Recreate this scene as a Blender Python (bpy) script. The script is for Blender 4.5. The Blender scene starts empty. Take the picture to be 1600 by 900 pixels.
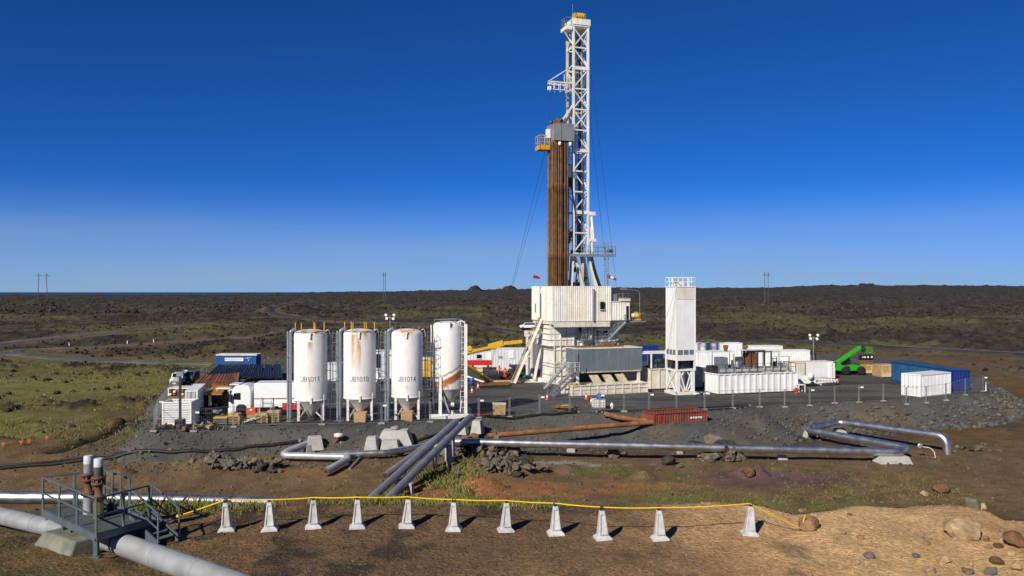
import bpy, bmesh, math, random
import numpy as np
from mathutils import Vector, Matrix

random.seed(7)
rng = np.random.default_rng(11)
R = math.radians
SC = bpy.context.scene
COL = SC.collection

# ------------------------------------------------------------------ camera, sky, sun, exposure
HC = 12.2                       # eye height above the gravel pad (pad = z 0)
cam_d = bpy.data.cameras.new('camera')
cam = bpy.data.objects.new('camera', cam_d)
COL.objects.link(cam)
cam.location = (0, 0, HC)
cam.rotation_euler = (R(90), 0, 0)
cam_d.sensor_width = 36
cam_d.lens = 28.8
cam_d.shift_y = 0.00375
cam_d.clip_end = 150000
SC.camera = cam

SUN_EL = R(33)
SUN_AZ = (-0.54, -0.842)        # horizontal direction towards the sun
world = bpy.data.worlds.new('World')
SC.world = world
world.use_nodes = True
wn = world.node_tree
wn.nodes.clear()
w_out = wn.nodes.new('ShaderNodeOutputWorld')
w_bg = wn.nodes.new('ShaderNodeBackground')
w_sky = wn.nodes.new('ShaderNodeTexSky')
w_sky.sky_type = 'NISHITA'
w_sky.sun_disc = False
w_sky.sun_elevation = SUN_EL
w_sky.sun_rotation = math.atan2(SUN_AZ[0], SUN_AZ[1])
w_sky.altitude = 3000
w_sky.air_density = 0.6
w_sky.dust_density = 0.0
w_sky.ozone_density = 6.0
w_bg.inputs['Strength'].default_value = 0.088
# clear deep-blue polar air: a little more saturation, thin veil of cloud low in the sky
w_hsv = wn.nodes.new('ShaderNodeHueSaturation')
w_hsv.inputs['Saturation'].default_value = 1.04
w_tint = wn.nodes.new('ShaderNodeMix'); w_tint.data_type = 'RGBA'; w_tint.blend_type = 'MULTIPLY'
w_tint.inputs['Factor'].default_value = 1.0
w_tint.inputs['B'].default_value = (0.37, 0.69, 1.07, 1)
wn.links.new(w_sky.outputs[0], w_tint.inputs['A'])
wn.links.new(w_tint.outputs['Result'], w_hsv.inputs['Color'])
w_tc = wn.nodes.new('ShaderNodeTexCoord')
w_sep = wn.nodes.new('ShaderNodeSeparateXYZ')
wn.links.new(w_tc.outputs['Generated'], w_sep.inputs[0])
w_map = wn.nodes.new('ShaderNodeMapping')
w_map.inputs['Scale'].default_value = (1.6, 1.6, 22)
wn.links.new(w_tc.outputs['Generated'], w_map.inputs[0])
w_noi = wn.nodes.new('ShaderNodeTexNoise')
w_noi.inputs['Scale'].default_value = 1.5
w_noi.inputs['Detail'].default_value = 4
wn.links.new(w_map.outputs[0], w_noi.inputs['Vector'])
w_r1 = wn.nodes.new('ShaderNodeMapRange')      # veil only within a few degrees of the horizon
w_r1.interpolation_type = 'SMOOTHSTEP'
w_r1.inputs['From Min'].default_value = 0.135
w_r1.inputs['From Max'].default_value = 0.0
wn.links.new(w_sep.outputs['Z'], w_r1.inputs['Value'])
w_r2 = wn.nodes.new('ShaderNodeMapRange')
w_r2.interpolation_type = 'SMOOTHSTEP'
w_r2.inputs['From Min'].default_value = 0.40
w_r2.inputs['From Max'].default_value = 0.68
w_r2.inputs['To Min'].default_value = 0.70
w_r2.inputs['To Max'].default_value = 0.92
wn.links.new(w_noi.outputs['Fac'], w_r2.inputs['Value'])
w_mul = wn.nodes.new('ShaderNodeMath'); w_mul.operation = 'MULTIPLY'
wn.links.new(w_r1.outputs[0], w_mul.inputs[0]); wn.links.new(w_r2.outputs[0], w_mul.inputs[1])
w_mix = wn.nodes.new('ShaderNodeMix'); w_mix.data_type = 'RGBA'
wn.links.new(w_mul.outputs[0], w_mix.inputs['Factor'])
wn.links.new(w_hsv.outputs[0], w_mix.inputs['A'])
w_mix.inputs['B'].default_value = (2.9, 4.15, 5.9, 1)
wn.links.new(w_mix.outputs['Result'], w_bg.inputs['Color'])
wn.links.new(w_bg.outputs[0], w_out.inputs['Surface'])

sun_d = bpy.data.lights.new('sun', 'SUN')
sun_d.energy = 5.0
sun_d.angle = R(0.53)
sun_d.color = (1.0, 0.935, 0.82)
sun = bpy.data.objects.new('sun', sun_d)
COL.objects.link(sun)
ce = math.cos(SUN_EL)
_sv = Vector((SUN_AZ[0] * ce, SUN_AZ[1] * ce, math.sin(SUN_EL)))
sun.rotation_euler = (-_sv).to_track_quat('-Z', 'Y').to_euler()
sun.location = (-30, -30, 60)

SC.view_settings.view_transform = 'Standard'
SC.view_settings.look = 'None'
SC.view_settings.exposure = 0.12
SC.view_settings.gamma = 1.0
SC.view_settings.use_curve_mapping = False
SC.render.engine = 'CYCLES'
SC.cycles.use_denoising = True
SC.cycles.max_bounces = 5
SC.cycles.diffuse_bounces = 3
SC.cycles.glossy_bounces = 3

# ------------------------------------------------------------------ placing: pixel of the 1600x900 photo on a level, or at a distance
F = 1280.0
def G(px, py, z=0.0):
    y = F * (HC - z) / (py - 456.0)
    return Vector(((px - 800.0) / F * y, y, z))
def D(px, py, y):
    return Vector(((px - 800.0) / F * y, y, HC - (py - 456.0) / F * y))

# ------------------------------------------------------------------ noise (numpy)
def _hash(ix, iy, seed):
    h = (ix.astype(np.int64) * 374761393 + iy.astype(np.int64) * 668265263 + seed * 1274126177) & 0xFFFFFFFF
    h = ((h ^ (h >> 13)) * 1274126177) & 0xFFFFFFFF
    h = h ^ (h >> 16)
    return (h & 0xFFFFFF) / float(0xFFFFFF)
def vnoise(x, y, s, seed=0):
    x = np.asarray(x, float) / s + 1000.37; y = np.asarray(y, float) / s + 1000.71
    ix = np.floor(x); iy = np.floor(y)
    fx = x - ix; fy = y - iy
    fx = fx * fx * fx * (fx * (fx * 6 - 15) + 10); fy = fy * fy * fy * (fy * (fy * 6 - 15) + 10)
    a = _hash(ix, iy, seed); b = _hash(ix + 1, iy, seed); c = _hash(ix, iy + 1, seed); d = _hash(ix + 1, iy + 1, seed)
    return (a * (1 - fx) + b * fx) * (1 - fy) + (c * (1 - fx) + d * fx) * fy
def fbm(x, y, s, oct=4, seed=0, gain=0.5):
    t = 0; a = 1.0; n = 0
    for i in range(oct):
        ca, sa = math.cos(0.6 * i + .3), math.sin(0.6 * i + .3)
        t = t + a * vnoise(x * ca - y * sa, x * sa + y * ca, s / 2 ** i, seed + i * 17)
        n += a; a *= gain
    return t / n
def ridged(x, y, s, oct=3, seed=0):
    t = 0; a = 1.0; n = 0
    for i in range(oct):
        ca, sa = math.cos(0.9 * i + .2), math.sin(0.9 * i + .2)
        v = 1 - np.abs(2 * vnoise(x * ca - y * sa, x * sa + y * ca, s / 2 ** i, seed + i * 31) - 1)
        t = t + a * v * v; n += a; a *= .55
    return t / n
def sstep(a, b, v):
    t = np.clip((np.asarray(v, float) - a) / (b - a), 0, 1)
    return t * t * (3 - 2 * t)
def seg_dist(x, y, pts):
    d = np.full(np.shape(x), 1e9)
    for (ax, ay), (bx, by) in zip(pts[:-1], pts[1:]):
        ux, uy = bx - ax, by - ay
        t = np.clip(((x - ax) * ux + (y - ay) * uy) / (ux * ux + uy * uy), 0, 1)
        d = np.minimum(d, np.hypot(x - ax - t * ux, y - ay - t * uy))
    return d
def poly_sd(x, y, P):
    """signed distance, positive inside"""
    ins = np.zeros(np.shape(x), bool)
    n = len(P)
    for i in range(n):
        ax, ay = P[i]; bx, by = P[(i + 1) % n]
        c = (ay > y) != (by > y)
        with np.errstate(divide='ignore', invalid='ignore'):
            xi = (bx - ax) * (y - ay) / (by - ay if by != ay else 1e-9) + ax
        ins ^= c & (x < xi)
    d = seg_dist(x, y, list(P) + [P[0]])
    return np.where(ins, d, -d)
def smooth_poly(P, n=6):
    """Catmull-Rom through the points"""
    out = []
    Q = [P[0]] + list(P) + [P[-1]]
    for i in range(1, len(Q) - 2):
        p0, p1, p2, p3 = [np.array(q, float) for q in Q[i - 1:i + 3]]
        for k in range(n):
            t = k / n
            out.append(tuple(.5 * ((2 * p1) + (-p0 + p2) * t + (2 * p0 - 5 * p1 + 4 * p2 - p3) * t * t + (-p0 + 3 * p1 - 3 * p2 + p3) * t ** 3)))
    out.append(tuple(P[-1]))
    return out

# ------------------------------------------------------------------ the lie of the land
g2 = lambda px, py, z=0: tuple(G(px, py, z)[:2])
PAD = [g2(236, 674), g2(470, 668), g2(600, 664), g2(735, 655), g2(800, 648), g2(1000, 645), g2(1140, 640), g2(1250, 632), g2(1400, 626),
       g2(1535, 615), g2(1535, 592), g2(1430, 560), g2(1250, 551), g2(900, 549), g2(560, 553), g2(345, 562), g2(285, 590), g2(250, 640)]
ROAD_W = smooth_poly([(-118, 300), g2(-80, 551, -1.2), g2(20, 556, -1.2), g2(100, 563, -1.2), g2(200, 567.5, -1.2), g2(300, 569, -1.0), g2(420, 566, -.6), g2(560, 560, -.2)])
ROAD_W2 = smooth_poly([g2(40, 557.5, -1.2), g2(25, 551, -1.0), g2(60, 548, -1.0), g2(150, 543, -.8), g2(320, 533, -.4), g2(450, 526, 0)])
ROAD_E = smooth_poly([(170, 148), g2(1660, 556, -.6), g2(1600, 551, -.6), g2(1450, 544, -.4), g2(1300, 537, -.2), g2(1150, 531, 0), g2(1000, 527.5, .2), g2(860, 522, .4), g2(730, 510, .9), g2(560, 500, 1.2), g2(440, 490, 1.5), g2(425, 480, 2), g2(470, 470, 2.6)])
ROADS = [(ROAD_W, 2.6), (ROAD_W2, 1.6), (ROAD_E, 2.9)]
DITCH = smooth_poly([g2(330, 592, -1.4), g2(275, 640, -1.6), g2(215, 668, -1.8), g2(150, 695, -2.0), g2(90, 712, -2.1)])
BROW_PX = [0, 250, 400, 640, 900, 1100, 1180, 1240, 1340, 1400, 1500, 1545, 1570, 1600, 2000]
BROW_PY = [806, 797, 791, 786, 789, 786, 792, 806, 792, 797, 789, 799, 812, 814, 825]

def base_z(x, y):
    r = np.hypot(x, y)
    # plain below the ridge, lower in front of the pad, climbing slowly to the far horizon
    z = -2.7 + 1.1 * sstep(58, 76, y) * sstep(10, -25, x) + 0.25 * sstep(58, 90, y)
    z = z + 1.5 * sstep(95, 240, y) * sstep(-110, -10, x) + .9 * sstep(120, 220, y)
    ang = np.arctan2(x, np.maximum(y, 1))
    far = 1.5 + 19 * sstep(-0.36, 0.12, ang) + 2 * sstep(.2, .5, ang)
    z = z + far * sstep(250, 3300, r) + 2.0 * sstep(180, 700, r)
    # beyond the lava on the left the land sinks to the sea
    z = z - 60 * sstep(2500, 4200, r) * sstep(-0.24, -0.33, ang)
    # low far hill on the right
    z = z + 7 * np.exp(-((ang - .43) / .16) ** 2) * sstep(1800, 2900, r) + 3 * np.exp(-((ang - .20) / .10) ** 2) * sstep(2000, 3300, r)
    return z

def ridge_z(x, y):
    px = 800 + F * x / np.maximum(y, 12)
    py = np.interp(px, BROW_PX, BROW_PY)
    yc = 30.0 + .5 * np.sin(x * .5)
    zc = HC - (py - 456) / F * yc
    zt = np.where(y < 22, 4.25 + (22 - y) * .29, 4.25)
    t = sstep(25.5, 30.0, y)
    z = zt * (1 - t) + zc * t
    back = zc - .262 * (y - yc) - .02 * np.maximum(y - yc, 0)
    return np.where(y > yc, back, z)

def land(x, y):
    """height and albedo of the ground sheet"""
    x = np.asarray(x, float); y = np.asarray(y, float)
    r = np.hypot(x, y)
    zb = base_z(x, y)
    zr = ridge_z(x, y)
    k = .6
    h = np.clip(.5 + .5 * (zr - zb) / k, 0, 1)
    z = zb * (1 - h) + zr * h + k * h * (1 - h) * .5
    onridge = sstep(-.5, .8, zr - zb)
    sdp = poly_sd(x, y, PAD)
    droad = np.full(x.shape, 1e9)
    for pts, w in ROADS:
        droad = np.minimum(droad, seg_dist(x, y, pts) - w)
    # --- masks
    n1 = fbm(x, y, 38, 4, 3); n2 = fbm(x, y, 9, 4, 5); n3 = fbm(x, y, 120, 4, 9)
    meadow = sstep(10, -14, x + 20 + .28 * (y - 70)) * sstep(172, 150, y + 22 * (n1 - .5)) * sstep(68, 78, y + 6 * (n1 - .5))
    lava = sstep(150, 195, y + 30 * (n1 - .5)) * (1 - meadow)
    lava = np.maximum(lava, sstep(95, 125, y) * sstep(62, 90, x - .2 * y + 30 * n1) * .35)
    lava = lava * sstep(0.5, 7, droad) * sstep(-2, -16, sdp)
    # --- relief
    big = np.clip(r / 900, 1, 3.2)
    l1 = ridged(x, y, 11, 3, 21); l2 = ridged(x, y, 4.2, 2, 22); l3 = fbm(x, y, 46, 3, 23); l4 = ridged(x, y, 34, 3, 29)
    patch = sstep(.38, .62, fbm(x, y, 70, 3, 41))
    rel = (l1 - .42) * 2.1 + (l2 - .45) * 1.1 * sstep(900, 500, r) + (l3 - .5) * 4.5 + (l4 - .45) * 3.2 * sstep(300, 900, r) + (fbm(x, y, 260, 3, 33) - .5) * 9 * sstep(600, 2000, r)
    z = z + lava * rel * (.45 + .55 * patch) * (.75 + .25 * big)
    hum = sstep(.60, .72, fbm(x, y, 5.0, 4, 51) * .75 + .25 * fbm(x, y, 22, 2, 52)) * meadow
    z = z + hum * (.25 + .8 * ridged(x, y, 1.6, 3, 53)) + meadow * (n2 - .5) * .7
    plain = (1 - lava) * (1 - meadow) * sstep(0, 3, droad)
    z = z + plain * ((n2 - .5) * .30 + (fbm(x, y, 2.2, 3, 61) - .5) * .16) * (1 - .5 * onridge)
    z = z + onridge * ((fbm(x, y, .8, 3, 63) - .5) * .14 + (fbm(x, y, 3.2, 3, 64) - .5) * .22) * sstep(17, 20, y)
    z = z - .14 * sstep(.8, .3, seg_dist(x, y, [(-24, 31.8), (-12, 25.2), (-1, 17.0)])) * onridge
    dd = seg_dist(x, y, DITCH)
    z = z - 0.55 * sstep(1.1, .3, dd) + .14 * np.exp(-((dd - 1.7) / .6) ** 2)
    # mid-ground lava hummocks left standing along the pipe line
    for (hx, hy, hr, hh) in HUMM:
        q = np.hypot((x - hx) / hr, (y - hy) / (hr * .8))
        z = z + hh * sstep(1.0, .25, q) * (.45 + .9 * ridged(x, y, 1.9, 3, 71))
    # roads are bedded in
    zroad = zb + (.15 if True else 0)
    f = sstep(5, .6, droad)
    z = z * (1 - f) + (zroad - .10) * f
    # under the pad the ground is out of sight
    z = np.where(sdp > 2, np.minimum(z, -.8), z)
    z = np.where((sdp > -8) & (y > 70), np.minimum(z, zb + .5 + (-sdp).clip(0, 8) * .1), z)
    # --- albedo
    C = lambda r_, g_, b_: np.array((r_, g_, b_))
    def mix(a, b, t):
        return a * (1 - t[..., None]) + b * t[..., None]
    m1 = fbm(x, y, 1.7, 4, 81); m2 = fbm(x, y, 5.5, 4, 83); m3 = fbm(x, y, 22, 4, 85); m4 = fbm(x, y, .9, 3, 87)
    col = np.ones(x.shape + (3,)) * C(.165, .110, .060)                     # brown dirt
    col = mix(col, C(.120, .092, .060), sstep(.42, .65, m3))
    col = mix(col, C(.21, .130, .062), sstep(.55, .75, m2) * .7)
    # mossy grass in the hollows of the plain
    gr = sstep(.44, .60, fbm(x, y, 6, 4, 91) * .6 + m1 * .4) * sstep(70, 64, y + 8 * (m3 - .5)) * sstep(-14, -4, x) * sstep(30, 22, x) * (1 - onridge)
    col = mix(col, C(.150, .150, .045), gr * .95)
    # red scoria below the brow
    red = sstep(1.0, .55, np.hypot((x - 0.6) / 9.0, (y - 61.0) / 2.6) + (m2 - .5) * 1.2)
    red = np.maximum(red, .8 * sstep(1, .5, np.hypot((x - 9.5) / 6.0, (y - 62.6) / 1.5) + (m2 - .5)))
    col = mix(col, C(.30, .135, .060), red * (1 - onridge))
    pur = sstep(1.0, .5, np.hypot((x - 21.5) / 7.5, (y - 64.5) / 3.2) + (m2 - .5))
    col = mix(col, C(.150, .082, .078), pur * .9 * (1 - onridge))
    pale = sstep(1.0, .5, np.hypot((x + 24) / 5, (y - 68) / 1.7) + (m1 - .5) * 1.3)
    col = mix(col, C(.24, .21, .17), pale * .7)
    wht = sstep(1.0, .5, np.hypot((x - 5) / 9, (y - 70.5) / 1.0) + (m1 - .5) * 1.8)
    col = mix(col, C(.30, .29, .26), wht * .75)
    # dark gravel around the pad and the pipe yard, orange-brown strip behind the loop
    grav = sstep(-16, -3, sdp + 5 * (m2 - .5)) * sstep(70, 78, y)
    col = mix(col, C(.050, .050, .047), grav * .9)
    ora = sstep(36, 44, x) * sstep(-15, -9, sdp) * sstep(-3.5, -6, sdp) * sstep(.3, .5, m2)
    col = mix(col, C(.15, .088, .030), ora * .85)
    # meadow
    mg = C(.135, .122, .042)
    mcol = mix(mix(np.ones(col.shape) * mg, C(.175, .160, .050), sstep(.45, .7, fbm(x, y * 2.2, 26, 4, 95))), C(.100, .084, .045), sstep(.52, .7, m2 * .5 + m3 * .5))
    mcol = mix(mcol, C(.038, .034, .028), sstep(.15, .7, hum))
    col = mix(col, mcol, meadow)
    col = mix(col, C(.13, .078, .040), .7 * sstep(3.6, 1.0, seg_dist(x, y, [g2(225, 640, -2), g2(170, 675, -2), g2(60, 705, -2)]) + 4 * (m2 - .5)))
    col = mix(col, C(.020, .019, .018), sstep(1.1, .5, dd + .5 * (m1 - .5)) * .9)  # ditch bed near black: its shade is put into the ground colour
    # lava
    lc = mix(np.ones(col.shape) * C(.055, .047, .037), C(.092, .080, .047), sstep(.50, .68, n2) * .8)
    lc = mix(lc, C(.022, .020, .019), sstep(.47, .70, m2) * .8)
    lc = mix(lc, C(.115, .106, .045), sstep(.48, .66, fbm(x, y * 1.6, 60, 5, 97)) * sstep(900, 240, y) * .8)
    lc = mix(lc, C(.044, .041, .039), sstep(500, 1500, r) * .6)
    col = mix(col, lc, lava)
    # bulldozed brown verge between pad and east road
    vb = sstep(-1, -6, sdp) * sstep(112, 128, y) * sstep(26, 0, droad) * sstep(-5, 15, x) * (1 - lava)
    col = mix(col, C(.085, .055, .038), vb * .85)
    vg = sstep(6, 1, droad) * sstep(.45, .62, m2) * sstep(100, 140, y)
    col = mix(col, C(.125, .118, .045), vg * .7)
    # foreground ridge: dark scoria at left, ochre tuff at right
    rc = mix(np.ones(col.shape) * C(.180, .115, .064), C(.27, .158, .078), sstep(.44, .62, m2 * .6 + m1 * .4))
    rc = mix(rc, C(.052, .044, .032), sstep(.50, .62, m1 * .6 + m4 * .4) * .85)
    rc = mix(rc, C(.10, .092, .034), sstep(.56, .70, fbm(x, y, 3.0, 4, 99)) * sstep(-5, -12, x) * .6)
    ochre = sstep(-1.5, 9.5, x + 4.5 * (m2 - .5) + (27 - y) * .35)
    rc = mix(rc, mix(np.ones(col.shape) * C(.58, .350, .165), C(.70, .45, .22), sstep(.40, .62, m2)), ochre * (.40 + .60 * sstep(3, 9, x)))
    rc = mix(rc, C(.58, .39, .17), sstep(.62, .78, m2) * ochre * .5)
    rc = mix(rc, C(.115, .085, .055), sstep(.56, .68, m1 * .6 + m4 * .4) * ochre * sstep(17, 5, x) * .75)
    col = mix(col, rc, onridge * sstep(1.8, -.4, y - 30.2 - .6 * (m1 - .5)))
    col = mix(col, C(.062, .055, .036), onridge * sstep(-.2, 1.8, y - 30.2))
    col = col * (1 + (m4 - .5) * (.76 - .35 * onridge))[..., None]
    return z, np.clip(col, .008, .8), dict(lava=lava, meadow=meadow, onridge=onridge, sdp=sdp, droad=droad, hum=hum, patch=patch)
HUMM = [(-2.6, 66.2, 3.2, 1.15), (-2.4, 61.8, 2.4, .9), (.8, 66.8, 2.2, .6), (19.3, 66.6, 1.9, 1.0), (4.8, 67.5, 1.7, .7), (-25.5, 66.5, 2.6, .8), (24, 80, 2, .5), (-31, 64.5, 1.6, .6), (10.5, 65.5, 1.4, .5)]

# ------------------------------------------------------------------ materials
MATS = {}
def nt(name):
    m = bpy.data.materials.new(name); m.use_nodes = True
    t = m.node_tree; t.nodes.clear()
    o = t.nodes.new('ShaderNodeOutputMaterial'); b = t.nodes.new('ShaderNodeBsdfPrincipled')
    t.links.new(b.outputs[0], o.inputs[0])
    return m, t, b
def _n(t, kind, **kw):
    n = t.nodes.new(kind)
    for k, v in kw.items():
        if k in n.inputs: n.inputs[k].default_value = v
        else: setattr(n, k, v)
    return n
def ramp(t, fac, a, b):
    mr = _n(t, 'ShaderNodeMapRange'); mr.interpolation_type = 'SMOOTHSTEP'
    mr.inputs['From Min'].default_value = a; mr.inputs['From Max'].default_value = b
    t.links.new(fac, mr.inputs['Value'])
    return mr.outputs[0]
def mixc(t, fac, a, b):
    m = _n(t, 'ShaderNodeMix'); m.data_type = 'RGBA'
    if hasattr(fac, 'links') or not isinstance(fac, (int, float)): t.links.new(fac, m.inputs['Factor'])
    else: m.inputs['Factor'].default_value = fac
    for s, v in (('A', a), ('B', b)):
        if isinstance(v, tuple): m.inputs[s].default_value = (*v, 1)
        else: t.links.new(v, m.inputs[s])
    return m.outputs['Result']
def paint(name, base, rough=.55, rnd=0, metal=0.0, var=.18, scale=1.2, dirt=None, dirt_amt=.0, streak=True, bump=.0, bscale=40, spec=.4, coat=0):
    """painted / bare surface with blotchy weathering, optional coloured run-down dirt"""
    if name in MATS: return MATS[name]
    m, t, b = nt(name)
    tc = _n(t, 'ShaderNodeTexCoord')
    oi = _n(t, 'ShaderNodeObjectInfo')
    add = _n(t, 'ShaderNodeVectorMath'); add.operation = 'ADD'
    t.links.new(tc.outputs['Object'], add.inputs[0]); t.links.new(oi.outputs['Location'], add.inputs[1])
    vec = add.outputs[0]
    n1 = _n(t, 'ShaderNodeTexNoise', Scale=scale, Detail=6.0, Roughness=.6)
    t.links.new(vec, n1.inputs['Vector'])
    lo = tuple(c * (1 - var) for c in base); hi = tuple(min(1, c * (1 + var * .6)) for c in base)
    c = mixc(t, ramp(t, n1.outputs['Fac'], .33, .67), lo, hi)
    if dirt:
        mp = _n(t, 'ShaderNodeMapping'); mp.inputs['Scale'].default_value = (3.2, 3.2, .35) if streak else (1.5, 1.5, 1.5)
        t.links.new(vec, mp.inputs[0])
        n2 = _n(t, 'ShaderNodeTexNoise', Scale=1.0, Detail=5.0, Roughness=.65)
        t.links.new(mp.outputs[0], n2.inputs['Vector'])
        f = ramp(t, n2.outputs['Fac'], .52, .74)
        mu = _n(t, 'ShaderNodeMath'); mu.operation = 'MULTIPLY'; mu.inputs[1].default_value = dirt_amt
        t.links.new(f, mu.inputs[0])
        c = mixc(t, mu.outputs[0], c, dirt)
    if rnd:
        rm = _n(t, 'ShaderNodeMapRange'); rm.inputs['To Min'].default_value = 1 - rnd; rm.inputs['To Max'].default_value = 1 + rnd * .8
        t.links.new(oi.outputs['Random'], rm.inputs['Value'])
        vm = _n(t, 'ShaderNodeVectorMath'); vm.operation = 'SCALE'
        t.links.new(c, vm.inputs[0]); t.links.new(rm.outputs[0], vm.inputs['Scale']); c = vm.outputs[0]
    t.links.new(c, b.inputs['Base Color'])
    rr = _n(t, 'ShaderNodeMapRange'); rr.inputs['To Min'].default_value = max(.05, rough - .12); rr.inputs['To Max'].default_value = min(1, rough + .12)
    t.links.new(n1.outputs['Fac'], rr.inputs['Value']); t.links.new(rr.outputs[0], b.inputs['Roughness'])
    b.inputs['Metallic'].default_value = metal
    b.inputs['Specular IOR Level'].default_value = spec
    if bump:
        n3 = _n(t, 'ShaderNodeTexNoise', Scale=bscale, Detail=5.0, Roughness=.7)
        t.links.new(vec, n3.inputs['Vector'])
        bp = _n(t, 'ShaderNodeBump', Strength=bump, Distance=.05)
        t.links.new(n3.outputs['Fac'], bp.inputs['Height']); t.links.new(bp.outputs[0], b.inputs['Normal'])
    MATS[name] = m
    return m

def ground_mat(name, attr=True, base=(.05, .05, .048), fine=1.0, blot=None):
    m, t, b = nt(name)
    tc = _n(t, 'ShaderNodeTexCoord')
    vec = tc.outputs['Object']
    if attr:
        a = _n(t, 'ShaderNodeAttribute'); a.attribute_name = 'Col'; src = a.outputs['Color']
    else:
        n0 = _n(t, 'ShaderNodeTexNoise', Scale=.12, Detail=6.0, Roughness=.62)
        t.links.new(vec, n0.inputs['Vector'])
        src = mixc(t, ramp(t, n0.outputs['Fac'], .36, .66), tuple(c * .74 for c in base), blot or tuple(c * 1.35 for c in base))
    nA = _n(t, 'ShaderNodeTexNoise', Scale=6.0 * fine, Detail=8.0, Roughness=.72); t.links.new(vec, nA.inputs['Vector'])
    nB = _n(t, 'ShaderNodeTexVoronoi', Scale=9.0 * fine); t.links.new(vec, nB.inputs['Vector'])
    f = ramp(t, nA.outputs['Fac'], .30, .72)
    dark = _n(t, 'ShaderNodeMix'); dark.data_type = 'RGBA'; dark.blend_type = 'MULTIPLY'; dark.inputs['Factor'].default_value = 1
    g = mixc(t, f, (.62, .62, .62), (1.36, 1.34, 1.31))
    t.links.new(src, dark.inputs['A']); t.links.new(g, dark.inputs['B'])
    t.links.new(dark.outputs['Result'], b.inputs['Base Color'])
    b.inputs['Roughness'].default_value = .95
    b.inputs['Specular IOR Level'].default_value = .12
    ad = _n(t, 'ShaderNodeMath'); ad.operation = 'MULTIPLY_ADD'; ad.inputs[1].default_value = -.35
    t.links.new(nB.outputs['Distance'], ad.inputs[0]); t.links.new(nA.outputs['Fac'], ad.inputs[2])
    bp = _n(t, 'ShaderNodeBump', Strength=.85, Distance=.16)
    t.links.new(ad.outputs[0], bp.inputs['Height']); t.links.new(bp.outputs[0], b.inputs['Normal'])
    MATS[name] = m
    return m

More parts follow.
